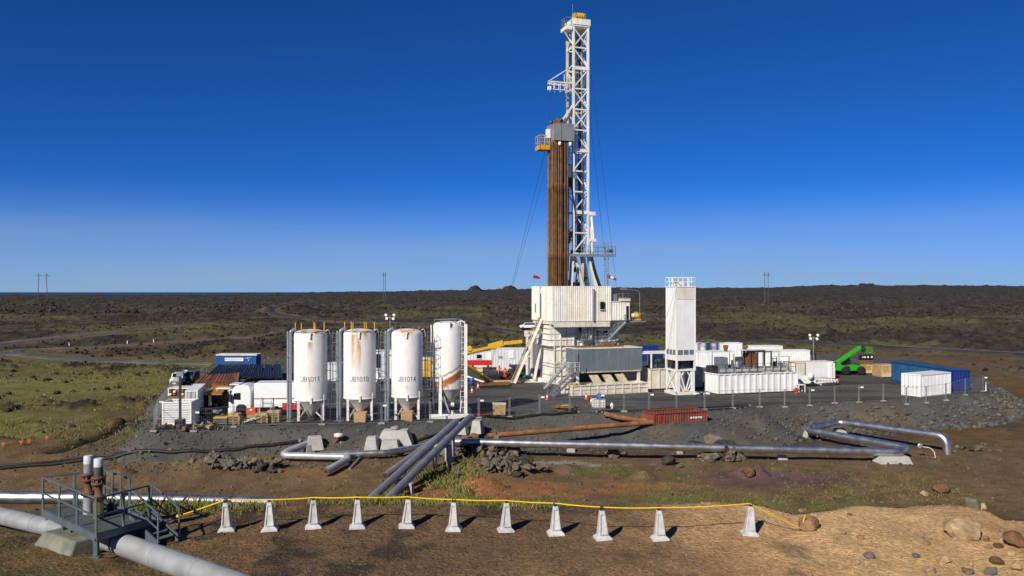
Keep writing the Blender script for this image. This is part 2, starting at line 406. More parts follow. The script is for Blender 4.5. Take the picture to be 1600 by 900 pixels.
# ------------------------------------------------------------------ mesh helpers
class MB:
    """collects shapes; build() links them as ONE mesh object"""
    def __init__(s): s.v = []; s.f = []; s.smooth = []
    def add(s, vs, fs, smooth=False):
        o = len(s.v); s.v += [tuple(v) for v in vs]; s.f += [tuple(i + o for i in f) for f in fs]; s.smooth += [smooth] * len(fs); return s
    def box(s, c, d, rz=0, M=None):
        x, y, z = d[0] / 2, d[1] / 2, d[2] / 2
        vs = [Vector(p) for p in ((-x, -y, -z), (x, -y, -z), (x, y, -z), (-x, y, -z), (-x, -y, z), (x, -y, z), (x, y, z), (-x, y, z))]
        if rz: q = Matrix.Rotation(rz, 3, 'Z'); vs = [q @ v for v in vs]
        if M: vs = [M @ v for v in vs]
        c = Vector(c)
        return s.add([v + c for v in vs], [(0, 3, 2, 1), (4, 5, 6, 7), (0, 1, 5, 4), (1, 2, 6, 5), (2, 3, 7, 6), (3, 0, 4, 7)])
    def bx(s, x0, x1, y0, y1, z0, z1):
        return s.box(((x0 + x1) / 2, (y0 + y1) / 2, (z0 + z1) / 2), (x1 - x0, y1 - y0, z1 - z0))
    def bar(s, a, b, w, h=None, up=(0, 0, 1)):
        a = Vector(a); b = Vector(b); h = h or w; d = (b - a)
        if d.length < 1e-6: return s
        d.normalize(); u = Vector(up)
        if abs(d.dot(u)) > .98: u = Vector((0, 1, 0))
        sx = d.cross(u).normalized(); sz = sx.cross(d).normalized()
        vs = []
        for p in (a, b):
            for (i, j) in ((-1, -1), (1, -1), (1, 1), (-1, 1)): vs.append(p + sx * (i * w / 2) + sz * (j * h / 2))
        return s.add(vs, [(0, 1, 2, 3), (7, 6, 5, 4), (0, 4, 5, 1), (1, 5, 6, 2), (2, 6, 7, 3), (3, 7, 4, 0)])
    def tube(s, pts, r, n=10, caps=True, inner=0):
        pts = [Vector(p) for p in pts]; m = len(pts)
        rs = r if isinstance(r, (list, tuple)) else [r] * m
        vs = []; prev = None
        for i, p in enumerate(pts):
            d = (pts[min(i + 1, m - 1)] - pts[max(i - 1, 0)]).normalized()
            if prev is None:
                u = Vector((0, 0, 1)) if abs(d.z) < .9 else Vector((1, 0, 0))
                u = (u - d * u.dot(d)).normalized()
            else:
                u = (prev - d * prev.dot(d)).normalized()
            prev = u; w = d.cross(u)
            k = 1.0
            if 0 < i < m - 1:
                c = (pts[i] - pts[i - 1]).normalized().dot((pts[i + 1] - pts[i]).normalized())
                k = 1 / math.sqrt(max(.3, (1 + c) / 2))
            for j in range(n):
                a = 2 * math.pi * j / n
                vs.append(p + (u * math.cos(a) + w * math.sin(a)) * rs[i] * (1 if k < 1.02 else 1))
        fs = [(i * n + j, i * n + (j + 1) % n, (i + 1) * n + (j + 1) % n, (i + 1) * n + j) for i in range(m - 1) for j in range(n)]
        s.add(vs, fs, True)
        if caps:
            s.add(vs[:n], [tuple(range(n))[::-1]]); s.add(vs[-n:], [tuple(range(n))])
        return s
    def cyl(s, a, b, r, n=12, r2=None):
        return s.tube([a, b], [r, r if r2 is None else r2], n)
    def lathe(s, prof, c=(0, 0, 0), n=24, axis='Z', smooth=True):
        vs = []
        for (r, h) in prof:
            for j in range(n):
                a = 2 * math.pi * j / n
                p = (r * math.cos(a), r * math.sin(a), h)
                if axis == 'X': p = (h, p[0], p[1])
                if axis == 'Y': p = (p[0], h, p[1])
                vs.append((p[0] + c[0], p[1] + c[1], p[2] + c[2]))
        m = len(prof)
        fs = [(i * n + j, i * n + (j + 1) % n, (i + 1) * n + (j + 1) % n, (i + 1) * n + j) for i in range(m - 1) for j in range(n)]
        s.add(vs, fs, smooth)
        if prof[0][0] > 1e-4: s.add(vs[:n], [tuple(range(n))[::-1]])
        if prof[-1][0] > 1e-4: s.add(vs[-n:], [tuple(range(n))])
        return s
    def prism(s, poly, y0, y1):
        """outline in x,z pushed through y"""
        n = len(poly)
        vs = [(p[0], y0, p[1]) for p in poly] + [(p[0], y1, p[1]) for p in poly]
        fs = [tuple(range(n)), tuple(range(2 * n - 1, n - 1, -1))] + [(i, n + i, n + (i + 1) % n, (i + 1) % n) for i in range(n)]
        return s.add(vs, fs)
    def corr(s, x0, x1, z0, z1, y, pitch=.28, depth=.05, along='x', ny=-1):
        """corrugated sheet facing -y, corrugations upright; local x along, ribs proud"""
        L = x1 - x0; k = max(1, int(round(L / pitch))); p = L / k
        xs = []
        for i in range(k):
            b = x0 + i * p
            xs += [(b, 0), (b + p * .30, 0), (b + p * .42, 1), (b + p * .88, 1)]
        xs.append((x1, 0))
        vs = []
        for (x, o) in xs:
            yy = y - ny * depth * o
            vs += [(x, yy, z0), (x, yy, z1)]
        if along == 'y': vs = [(v[1], v[0], v[2]) for v in vs]
        fs = [(2 * i, 2 * i + 2, 2 * i + 3, 2 * i + 1) for i in range(len(xs) - 1)]
        return s.add(vs, fs)
    def mesh(s, name):
        me = bpy.data.meshes.new(name)
        me.from_pydata(s.v, [], s.f)
        me.polygons.foreach_set('use_smooth', s.smooth)
        me.update()
        bm = bmesh.new(); bm.from_mesh(me)
        bmesh.ops.recalc_face_normals(bm, faces=bm.faces)
        bm.to_mesh(me); bm.free()
        return me
    def build(s, name, mat, parent=None, bevel=0):
        me = s.mesh(name)
        me.materials.append(mat)
        return link(name, me, parent, bevel)
def link(name, me, parent=None, bevel=0):
    o = bpy.data.objects.new(name, me); COL.objects.link(o)
    if parent is not None: o.parent = parent
    if bevel:
        b = o.modifiers.new('bevel', 'BEVEL'); b.width = bevel; b.segments = 2; b.limit_method = 'ANGLE'; b.angle_limit = R(40)
    return o
def tag(o, label=None, cat=None, group=None, kind=None):
    if label: o['label'] = label
    if cat: o['category'] = cat
    if group: o['group'] = group
    if kind: o['kind'] = kind
    return o
def thing(name, label, cat, loc=(0, 0, 0), rz=0, group=None):
    o = bpy.data.objects.new(name, None); COL.objects.link(o)
    o.empty_display_size = .3
    o.location = loc; o.rotation_euler = (0, 0, rz)
    return tag(o, label, cat, group)
def dup(root, loc=None, rz=None, label=None, group=None, scale=None):
    r = root.copy(); COL.objects.link(r)
    if loc is not None: r.location = loc
    if rz is not None: r.rotation_euler = (0, 0, rz)
    if scale is not None: r.scale = scale
    if label: r['label'] = label
    if group: r['group'] = group
    for ch in list(root.children):
        c = ch.copy(); COL.objects.link(c); c.parent = r
        for g_ in list(ch.children):
            d_ = g_.copy(); COL.objects.link(d_); d_.parent = c
    return r
def arc(c, r, a0, a1, n, f):
    return [Vector(f(c, r, a0 + (a1 - a0) * i / n)) for i in range(n + 1)]
def fillet(pts, r, n=6):
    """round the inner corners of a polyline"""
    pts = [Vector(p) for p in pts]; out = [pts[0]]
    for i in range(1, len(pts) - 1):
        a, b, c = pts[i - 1], pts[i], pts[i + 1]
        u = (a - b).normalized(); w = (c - b).normalized()
        ang = math.acos(max(-1, min(1, u.dot(w))))
        t = min(r / math.tan(ang / 2), (a - b).length * .48, (c - b).length * .48)
        p0 = b + u * t; p1 = b + w * t
        for k in range(n + 1):
            s = k / n
            out.append(p0 * (1 - s) ** 2 + b * 2 * s * (1 - s) + p1 * s ** 2)
    out.append(pts[-1])
    return out
def grid_mesh(name, X, Y, Z, C, mat, keep=None):
    n, m = X.shape
    co = np.stack([X, Y, Z], -1).reshape(-1, 3).astype(np.float32)
    idx = np.arange(n * m).reshape(n, m)
    q = np.stack([idx[:-1, :-1], idx[:-1, 1:], idx[1:, 1:], idx[1:, :-1]], -1).reshape(-1, 4)
    if keep is not None:
        q = q[keep[:-1, :-1].reshape(-1)]
    me = bpy.data.meshes.new(name)
    me.vertices.add(len(co)); me.vertices.foreach_set('co', co.ravel())
    me.loops.add(q.size); me.loops.foreach_set('vertex_index', q.ravel().astype(np.int32))
    me.polygons.add(len(q))
    me.polygons.foreach_set('loop_start', np.arange(0, q.size, 4, dtype=np.int32))
    me.polygons.foreach_set('loop_total', np.full(len(q), 4, np.int32))
    me.polygons.foreach_set('use_smooth', np.ones(len(q), bool))
    me.update(); me.validate()
    if C is not None:
        at = me.color_attributes.new('Col', 'FLOAT_COLOR', 'POINT')
        cc = np.ones((len(co), 4), np.float32); cc[:, :3] = C.reshape(-1, 3)
        at.data.foreach_set('color', cc.ravel())
    me.materials.append(mat)
    return link(name, me)
def ground_at(x, y):
    z, _, _ = land(np.array([x], float), np.array([y], float))
    return float(z[0])
def poly_mesh(name, V, Fc, mat, smooth=False, parent=None, C=None):
    """big triangle/quad soup from numpy"""
    V = np.asarray(V, np.float32); Fc = np.asarray(Fc, np.int32); k = Fc.shape[1]
    me = bpy.data.meshes.new(name)
    me.vertices.add(len(V)); me.vertices.foreach_set('co', V.ravel())
    me.loops.add(Fc.size); me.loops.foreach_set('vertex_index', Fc.ravel())
    me.polygons.add(len(Fc))
    me.polygons.foreach_set('loop_start', np.arange(0, Fc.size, k, dtype=np.int32))
    me.polygons.foreach_set('loop_total', np.full(len(Fc), k, np.int32))
    me.polygons.foreach_set('use_smooth', np.full(len(Fc), smooth, bool))
    me.update()
    if C is not None:
        at = me.color_attributes.new('Col', 'FLOAT_COLOR', 'POINT')
        cc = np.ones((len(V), 4), np.float32); cc[:, :3] = C
        at.data.foreach_set('color', cc.ravel())
    me.materials.append(mat)
    return link(name, me, parent)
# ================================================================== THE SETTING
M_ground = ground_mat('ground soil')
# ground sheet: fan of rings, finer near by, out to the horizon
_fc = (0.0, -14.0)
th = np.linspace(R(-47), R(47), 820)
rr = [20.0]
while rr[-1] < 5200:
    r_ = rr[-1]
    rr.append(r_ + max(.16, r_ * (.0062 if r_ < 130 else .0072 if r_ < 900 else .010)))
rr = np.array(rr)
TH, RR = np.meshgrid(th, rr)
GX = _fc[0] + RR * np.sin(TH); GY = _fc[1] + RR * np.cos(TH)
GZ, GC, GM = land(GX, GY)
ground = grid_mesh('ground', GX, GY, GZ, GC, M_ground)
tag(ground, kind='structure')

# sea
m, t, b = nt('sea water')
b.inputs['Base Color'].default_value = (.012, .035, .075, 1); b.inputs['Roughness'].default_value = .35
MATS['sea'] = m
sea = MB().add([(-60000, 3800, -34), (30000, 3800, -34), (30000, 90000, -34), (-60000, 90000, -34)], [(0, 1, 2, 3)]).build('sea', m)
tag(sea, kind='structure')

# far crater cones on the skyline
M_hill = ground_mat('far hill', attr=False, base=(.032, .030, .030), fine=.02)
def crater(px0, px1, top, y):
    a = D(px0, 456, y).x; b_ = D(px1, 456, y).x; zt = D(0, top, y).z
    w = (b_ - a) / 2; c = (a + b_) / 2
    prof = [(w * 2.3, -8), (w * 1.5, zt * .5), (w * .95, zt * .8), (w * .72, zt * .98), (w * .55, zt), (w * .4, zt * .97), (.01, zt * .96)]
    mb = MB().lathe(prof, (0, 0, 0), 28)
    mb.v = [(v[0] * (1 + .1 * math.sin(v[1] * .3)), v[1], v[2] * (1 + .06 * math.sin(v[0] * .31 + 1))) for v in mb.v]
    o = mb.build('hill', M_hill); o.location = (c, y, 0); tag(o, kind='structure')
crater(734, 750, 446.5, 2500); crater(787, 806, 446.5, 2400)
crater(1340, 1368, 443.5, 3000)

# gravel pad: level top with a tipped rubble slope round it
M_pad = ground_mat('pad gravel', attr=True, fine=1.6)
def pad_z(x, y):
    x = np.asarray(x, float); y = np.asarray(y, float)
    sd = poly_sd(x, y, PAD)
    sdn = sd + (fbm(x, y, 5, 3, 201) - .5) * 1.3
    nz = fbm(x, y, 1.4, 3, 203) - .5
    mid = sstep(-9, -3, x) * sstep(30, 22, x) * sstep(95, 90, y)
    ratio = 1.75 + .5 * mid
    slope = np.minimum(0, sdn / ratio)
    # spoil heaped round the sunken basin
    q = np.hypot((x - 17.2) / 6.2, (y - 80.6) / 3.3)
    slope = np.where(q < 2.2, np.maximum(slope, -.55 - 2.4 * np.clip(q - .75, 0, 3)), slope)
    hp = np.hypot((x - 24.5) / 3.2, (y - 82.5) / 2.4)
    slope = np.where(hp < 1.6, np.maximum(slope, -.3 - 2.2 * np.clip(hp - .4, 0, 3)), slope)
    z = slope + np.where(sdn < 0, nz * .40, nz * .03 + (fbm(x, y, 12, 3, 207) - .5) * .06)
    return z - .03, sd, sdn
def surf(x, y):
    """height of whatever ground shows at x, y"""
    x = np.atleast_1d(np.asarray(x, float)); y = np.atleast_1d(np.asarray(y, float))
    z = land(x, y)[0]; p, sd, _ = pad_z(x, y)
    return np.where(sd > -11, np.maximum(z, p), z)
def on_ground(px, py, y0=18, y1=400):
    """where the line of sight through a pixel meets the ground"""
    ys = np.concatenate([np.arange(y0, 60, .05), np.arange(60, 110, .1), np.arange(110, y1, .4)])
    xs = (px - 800) / F * ys; zr = HC - (py - 456) / F * ys
    hit = np.nonzero(zr <= surf(xs, ys))[0]
    k = hit[0] if len(hit) else len(ys) - 1
    return Vector((xs[k], ys[k], float(surf(xs[k], ys[k])[0])))
px_ = np.arange(-76, 96, .42); py_ = np.concatenate([np.arange(62, 112, .42), np.arange(112, 178, 1.1)])
PX, PY = np.meshgrid(px_, py_)
PZ, sd, sdn = pad_z(PX, PY)
pm1 = fbm(PX, PY, 9, 4, 211); pm2 = fbm(PX, PY, 1.2, 3, 213); pm3 = fbm(PX * .5, PY, 3, 3, 217)
pc = np.ones(PX.shape + (3,)) * np.array((.096, .095, .091))
pc *= (.66 + .55 * pm1 + .28 * pm3)[..., None]
pc *= (.74 + .52 * pm2)[..., None]
tr = sstep(.56, .66, fbm(PX * .30, PY * 1.3, 4, 3, 219)) * (sdn > 1)
pc *= (1 - .38 * tr)[..., None]
brown = sstep(.52, .7, fbm(PX, PY, 14, 3, 221))
pc = pc * (1 + brown[..., None] * np.array((.14, .02, -.12)))
edge = sstep(-.5, -2.5, sdn) * sstep(.42, .62, fbm(PX, PY, 4, 3, 223))
pc = pc * (1 + edge[..., None] * np.array((.25, .10, -.10)))
pad = grid_mesh('gravel_pad', PX, PY, PZ, pc, M_pad, keep=(sd > -11))
tag(pad, kind='structure')

# roads
def road_strip(name, pts, hw, mat, lift=.14):
    P = [Vector((p[0], p[1], 0)) for p in pts]
    # resample about every 3 m
    Q = [P[0]]
    for a, b_ in zip(P[:-1], P[1:]):
        k = max(1, int((b_ - a).length / 4))
        for i in range(1, k + 1): Q.append(a.lerp(b_, i / k))
    n = len(Q); cols = [-1.25, -1, -.5, 0, .5, 1, 1.25]
    xs = np.zeros((n, len(cols))); ys = np.zeros((n, len(cols)))
    for i, p in enumerate(Q):
        d = (Q[min(i + 1, n - 1)] - Q[max(0, i - 1)]).normalized(); s_ = Vector((d.y, -d.x, 0))
        for j, c in enumerate(cols):
            q = p + s_ * (hw * c); xs[i, j] = q.x; ys[i, j] = q.y
    zb = base_z(xs, ys) + lift + np.array([-.4, .02, .05, .06, .05, .02, -.4])[None, :]
    o = grid_mesh(name, xs, ys, zb, None, mat)
    tag(o, kind='structure')
    return Q
M_road = ground_mat('gravel road', attr=False, base=(.115, .112, .108), fine=.6)
M_road2 = ground_mat('dark road', attr=False, base=(.055, .054, .054), fine=.6)
road_strip('road', ROAD_W, 2.1, M_road, .18)
road_strip('road', ROAD_W2, 1.1, M_road, .14)
QE = road_strip('road', ROAD_E, 2.7, M_road2, .30)
M_line = paint('road line paint', (.62, .62, .60), .8, var=.25)
# painted edge line along the far side of the east road
mb = MB()
pts = [p for p in QE if p.y < 190 and p.x > 15]
for a, b_ in zip(pts[:-1], pts[1:]):
    d = (b_ - a).normalized(); s_ = Vector((d.y, -d.x, 0))
    q = []
    for p, e in ((a, 1.9), (b_, 1.9)):
        for w in (e, e + .22):
            c = p + s_ * w
            q.append((c.x, c.y, float(base_z(np.array([c.x]), np.array([c.y]))[0]) + .355))
    mb.add(q, [(0, 1, 3, 2)])
ln = mb.build('road_edge_line', M_line); tag(ln, kind='structure')
# ================================================================== MATERIALS FOR THE THINGS
RUST = (.26, .10, .025)
M_white = paint('rig white paint', (.81, .772, .69), .5, var=.10, scale=.7, dirt=(.62, .50, .30), dirt_amt=.55)
M_cream = paint('cream weathered paint', (.70, .655, .54), .6, var=.16, scale=.9, dirt=(.40, .29, .15), dirt_amt=.65)
M_wclean = paint('clean white paint', (.80, .785, .745), .45, var=.06, scale=.8, dirt=(.50, .42, .31), dirt_amt=.4)
M_mast = paint('mast white paint', (.78, .745, .66), .5, var=.12, scale=.5, dirt=(.52, .33, .14), dirt_amt=.5)
M_mastdirty = paint('mast tan stained paint', (.62, .50, .33), .6, var=.3, scale=.8, dirt=RUST, dirt_amt=.5)
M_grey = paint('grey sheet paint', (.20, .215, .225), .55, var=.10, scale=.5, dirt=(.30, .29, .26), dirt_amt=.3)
M_bluegrey = paint('blue grey sheet', (.135, .165, .185), .55, var=.10, scale=.6, dirt=(.26, .29, .30), dirt_amt=.5)
M_galv = paint('galvanised steel', (.42, .44, .46), .45, metal=.6, var=.15, scale=2)
M_steel = paint('grey structural steel', (.26, .28, .295), .5, metal=.3, var=.15, scale=2)
M_dark = paint('dark machinery', (.030, .032, .036), .5, var=.4, scale=2)
M_black = paint('black rubber', (.013, .013, .014), .55, var=.3, scale=3)
M_yel = paint('yellow paint', (.62, .36, .015), .45, var=.12, scale=1.5, dirt=(.20, .11, .02), dirt_amt=.5)
M_red = paint('red paint', (.50, .022, .016), .45, var=.15, scale=1.5)
M_pipe = paint('rust brown drill pipe', (.150, .078, .033), .6, rnd=.5, metal=.0, var=.35, scale=1.3, dirt=(.07, .034, .015), dirt_amt=.7)
M_glass = paint('dark window', (.012, .014, .018), .12, var=.2)
M_wood = paint('raw timber', (.46, .30, .13), .8, var=.25, scale=3, dirt=(.25, .15, .06), dirt_amt=.5)
M_hivis = paint('orange workwear', (.75, .12, .02), .8, var=.15)
M_skin = paint('skin', (.50, .29, .20), .6, var=.1)
M_rusty = paint('rusty steel', (.150, .072, .037), .8, var=.35, scale=1.6, dirt=(.12, .045, .02), dirt_amt=.7, bump=.3)
M_conc = paint('weathered concrete', (.30, .285, .25), .9, var=.22, scale=1.4, dirt=(.18, .165, .13), dirt_amt=.6, bump=.4, bscale=14)
M_brown = paint('brown clutter', (.17, .10, .05), .8, var=.4, scale=3)

def bp(name, a, b, w, mat, parent, h=None):
    return MB().bar(a, b, w, h).build(name, mat, parent)
def rails(mb, pts, h=1.05, post=.05, rail=.045, every=1.3, mid=True):
    """guard rail along a polyline"""
    pts = [Vector(p) for p in pts]
    for a, b in zip(pts[:-1], pts[1:]):
        mb.bar(a + Vector((0, 0, h)), b + Vector((0, 0, h)), rail)
        if mid: mb.bar(a + Vector((0, 0, h * .52)), b + Vector((0, 0, h * .52)), rail * .8)
        k = max(1, int(round((b - a).length / every)))
        for i in range(k + 1):
            p = a.lerp(b, i / k); mb.bar(p, p + Vector((0, 0, h)), post)
    return mb
def stair(name, a, b, w, mat, parent, rail=True, n=None):
    """flight from a (foot) to b (head); w across"""
    a = Vector(a); b = Vector(b); d = b - a; hz = Vector((d.x, d.y, 0)).normalized(); s = Vector((-hz.y, hz.x, 0))
    root = MB().bar(a + s * w / 2, b + s * w / 2, .06, .26).bar(a - s * w / 2, b - s * w / 2, .06, .26).build(name, mat, parent)
    n = n or max(3, int(abs(d.z) / .24))
    tr = MB()
    for i in range(1, n):
        p = a.lerp(b, i / n); tr.box(p, (.24, w - .1, .035), math.atan2(hz.y, hz.x))
    tr.build('tread', mat, root)
    if rail:
        for k in (-1, 1):
            rails(MB(), [a + s * (k * w / 2), b + s * (k * w / 2)], 1.0, .045, .045, 1.4).build('handrail', mat, root)
    return root
def ladder(mb, a, b, w=.45, step=.3, t=.045, side=(1, 0, 0)):
    a = Vector(a); b = Vector(b); s = Vector(side).normalized() * w / 2
    mb.bar(a - s, b - s, t).bar(a + s, b + s, t)
    n = int((b - a).length / step)
    for i in range(1, n):
        p = a.lerp(b, i / n); mb.bar(p - s, p + s, t * .7)
    return mb

# ================================================================== DRILL RIG
RZ = R(19); RO = Vector((8.8, 110, 0))
_cr, _sr = math.cos(RZ), math.sin(RZ)
def toW(u, v, z=0): return Vector((RO.x + u * _cr - v * _sr, RO.y + u * _sr + v * _cr, z))
def toL(p, o=RO): dx, dy = p[0] - o[0], p[1] - o[1]; return Vector((dx * _cr + dy * _sr, -dx * _sr + dy * _cr, p[2]))
rig = thing('drill_rig', 'tall white drilling rig with lattice mast above a walled drill floor', 'drill rig', RO, RZ)

# --- mast
ZB, ZT = 17.3, 47.4
mast = MB()
mast.bx(-1.25, 1.25, -1.25, 1.25, 47.45, 47.65).bx(-1.3, 1.3, -1.34, -1.06, 47.66, 48.45).bx(-1.3, 1.3, 1.06, 1.34, 47.66, 48.45)
mast.bx(-1.32, -1.08, -1.0, 1.0, 47.66, 48.4).bx(1.08, 1.32, -1.0, 1.0, 47.66, 48.4)
mast = mast.build('mast', M_mast, rig)
c_ = 1.05
corners = [(-c_, -c_), (c_, -c_), (c_, c_), (-c_, c_)]
for i, (x, y) in enumerate(corners):
    bp('chord', (x, y, ZB - .3), (x, y, 47.45), .27, M_mastdirty if i == 3 else M_mast, mast)
NP = 11; dz = (ZT - ZB) / NP
for k in range(NP + 1):
    z = ZB + k * dz
    for i in range(4):
        a = corners[i]; b = corners[(i + 1) % 4]
        if i == 3 and k % 2: continue
        bp('girt', (*a, z), (*b, z), .17, M_mast, mast)
        if k < NP:
            p, q = (a, b) if (k % 2 == 0) ^ (i % 2 == 1) else (b, a)
            if i == 3 and k < 7: continue          # open side towards the racked pipe
            bp('brace', (*p, z + .1), (*q, z + dz - .1), .13, M_mast if i < 3 else M_mastdirty, mast)
            if k in (NP - 1,) or (k in (6, 7) and i == 0): bp('brace', (*q, z + .1), (*p, z + dz - .1), .13, M_mast, mast)
for k in (2, 5, 9):
    z = ZB + k * dz
    MB().bx(-1.2, 1.2, -1.22, -1.0, z - .22, z + .22).build('splice_beam', M_mast, mast)
lad = ladder(MB(), (.2, .75, ZB), (.2, .75, 47.2), .5, .32)
for k in range(34):
    z = ZB + 1.5 + k * .85
    lad.bar((-.1, .75, z), (-.1, .3, z), .03).bar((.5, .75, z), (.5, .3, z), .03).bar((-.1, .3, z), (.5, .3, z), .03)
lad.build('ladder', M_steel, mast)
for (x0, x1, y, za, zb_) in ((.35, .95, .98, 17.5, 22.5), (.45, .98, .98, 23.4, 30.2), (.5, .98, .97, 31.0, 38.0), (.35, .9, .98, 38.6, 46.8), (-.6, -.1, .99, 40, 46.5)):
    MB().bx(x0, x1, y, y + .06, za, zb_).build('dark_back_screen', M_dark, mast)  # thin dark screens added to darken the back of the mast
for x in (-.35, -.22, .02, .15): MB().cyl((x, -.1, 20), (x, -.1, 47.4), .022, 5).build('drill_line', M_dark, mast)
# crown: platform, sheaves
cr = MB().bx(-2.2, -1.33, -1.3, .6, 46.9, 47.35)
cr = cr.build('crown_platform', M_mast, rig)
rails(MB(), [(-1.4, .55, 47.4), (-2.15, .55, 47.4), (-2.15, -1.25, 47.4), (-1.4, -1.25, 47.4)], 1.1, .05, .045, .6).build('handrail', M_steel, cr)
bp('support_strut', (-2.1, -.4, 46.9), (-1.1, -.4, 45.4), .1, M_mast, cr)
sh = MB()
for x in (-.35, -.1, .15, .4, .65):
    sh.lathe([(.25, -.07), (.62, -.07), (.56, 0), (.62, .07), (.25, .07)], (x, 0, 49.05), 18, 'X')
sh = sh.build('crown_sheaves', M_yel, rig)
MB().bx(-.6, -.47, -.5, .5, 48.45, 49.5).build('bracket', M_yel, sh)
MB().bx(.8, .93, -.5, .5, 48.45, 49.5).build('bracket', M_yel, sh)
bp('aerial', (-1.2, -1.1, 48.45), (-1.2, -1.1, 50.3), .05, M_steel, cr)
# --- swing arm on the left flank of the mast
arm = MB().bar((-1.2, -.9, 39.9), (-4.1, -.9, 39.9), .13).bar((-1.2, .5, 39.9), (-4.1, .5, 39.9), .13)
arm.bar((-2.0, -.9, 41.6), (-4.1, -.9, 40.2), .1).bar((-2.0, .5, 41.6), (-4.1, .5, 40.2), .1).bar((-1.1, -.9, 41.4), (-2.0, -.9, 41.6), .1)
for x in (-1.5, -2.3, -3.1, -3.8):
    arm.bar((x, -.9, 38.8), (x, -.9, 40.0 + (.0 if x < -3 else 1.0)), .07).bar((x, .5, 38.9), (x, .5, 40.2), .07).bar((x, -.9, 39.9), (x, .5, 39.9), .09)
arm.bar((-1.2, -.9, 38.9), (-3.9, -.9, 38.9), .09).bar((-4.1, -.9, 39.9), (-4.1, .5, 39.9), .12)
arm = arm.build('swing_arm', M_mast, rig)
MB().bx(-4.35, -3.95, -.4, 0, 38.9, 39.4).build('lamp_head', M_wclean, arm)
# --- racking board: grey wind box, fingers under it, yellow basket, tangle on top
rb = MB().bx(-4.2, -1.45, -2.25, -2.19, 31.95, 34.2).bx(-4.2, -4.14, -2.18, .65, 31.95, 34.2).bx(-4.13, -1.45, .6, .66, 31.95, 34.2).bx(-1.52, -1.46, -2.18, -1.2, 31.95, 34.2)
rb.bx(-4.13, -1.53, -2.18, .59, 32.3, 32.4)
rb = rb.build('racking_board', M_grey, rig)
for x in (-3.65, -3.2, -2.75, -2.3, -1.85):
    bp('finger', (x, -2.1, 32.1), (x, .5, 32.1), .09, M_dark, rb)
MB().bx(-4.21, -4.19, -2.27, -2.25, 31.9, 34.25).bx(-3.25, -3.22, -2.275, -2.255, 31.95, 34.2).build('seam', M_dark, rb)
for x in (-3.4, -1.9): MB().lathe([(.05, 0), (.22, -.15), (.2, -.55), (.05, -.6)], (x, -2.0, 31.9), 10).build('floodlight', M_wclean, rb)
cl = MB()
for i in range(26):
    x = random.uniform(-3.9, -1.7); y = random.uniform(-1.8, .4); z = 34.0 + random.uniform(.1, .9)
    cl.box((x, y, z), (random.uniform(.1, .6), random.uniform(.1, .6), random.uniform(.1, .5)), random.uniform(0, 3))
cl.bar((-2.6, -1.5, 34.2), (-1.1, -1.0, 36.4), .22).bar((-3.9, -1.4, 34.1), (-2.5, -1.2, 35.0), .1)
tag(cl.build('winch_gear', M_brown, rb), kind='stuff')
bp('stay', (-3.2, -1.3, 34.2), (-1.05, -1.05, 37.0), .2, M_mast, rb)
bk = MB().bx(-5.75, -4.35, -.9, .8, 30.9, 31.0)
rails(bk, [(-4.4, -.9, 31), (-5.75, -.9, 31), (-5.75, .8, 31), (-4.4, .8, 31)], 1.75, .08, .08, .7)
bk.bx(-5.75, -5.70, -.9, .8, 31, 31.45).bx(-5.7, -4.4, -.9, -.86, 31, 31.5)
bk.build('work_basket', M_yel, rig)
MB().bx(-4.75, -4.3, -1.0, -.4, 32.4, 33.6).build('white_cabinet', M_wclean, rig)
# --- mast foot: platform, raking legs, hoses
pl = MB().bx(-2.2, 4.7, -1.9, 1.2, 17.0, 17.12).bx(-2.2, 4.7, -1.95, -1.88, 16.85, 17.2).build('mast_platform', M_steel, rig)
rails(MB(), [(-2.2, 1.2, 17.1), (-2.2, -1.9, 17.1), (4.7, -1.9, 17.1), (4.7, 1.2, 17.1), (1.3, 1.2, 17.1)], 1.2, .06, .05, 1.0).build('handrail', M_steel, pl)
ladder(MB(), (3.5, -1.6, 8.4), (3.5, -1.6, 19), .55, .4, .06).build('ladder', M_steel, pl)
MB().bx(3.9, 4.5, -1.5, -1.0, 17.5, 17.9).build('floodlight', M_dark, pl)
for (a, b, w, mm) in (((-1.2, -1.1, 17), (-2.0, -1.6, 8.4), .42, M_mast), ((-.9, -1.0, 17), (1.5, -1.2, 8.4), .36, M_cream), ((1.2, -1.1, 17), (3.3, -1.4, 8.4), .55, M_mast),
                      ((.3, -1.0, 17), (.1, -1.0, 8.4), .3, M_mastdirty), ((-1.2, 1.1, 17), (-2.0, 2.2, 8.4), .42, M_mast), ((1.2, 1.1, 17), (3.3, 2.2, 8.4), .5, M_mast), ((.8, -1.2, 11.3), (3.0, -1.35, 11.3), .25, M_cream)):
    bp('raking_leg', a, b, w, mm, rig)
cyl = MB().cyl((1.55, -1.0, 20.9), (1.75, -1.0, 17.3), .16, 10).bx(1.1, 2.2, -1.2, -.8, 18.9, 19.3).bx(1.1, 2.1, -1.25, -.75, 22.4, 22.9).cyl((1.6, -1, 22.4), (1.9, -1.0, 19.2), .2, 10)
cyl.build('raising_cylinder', M_mast, rig)
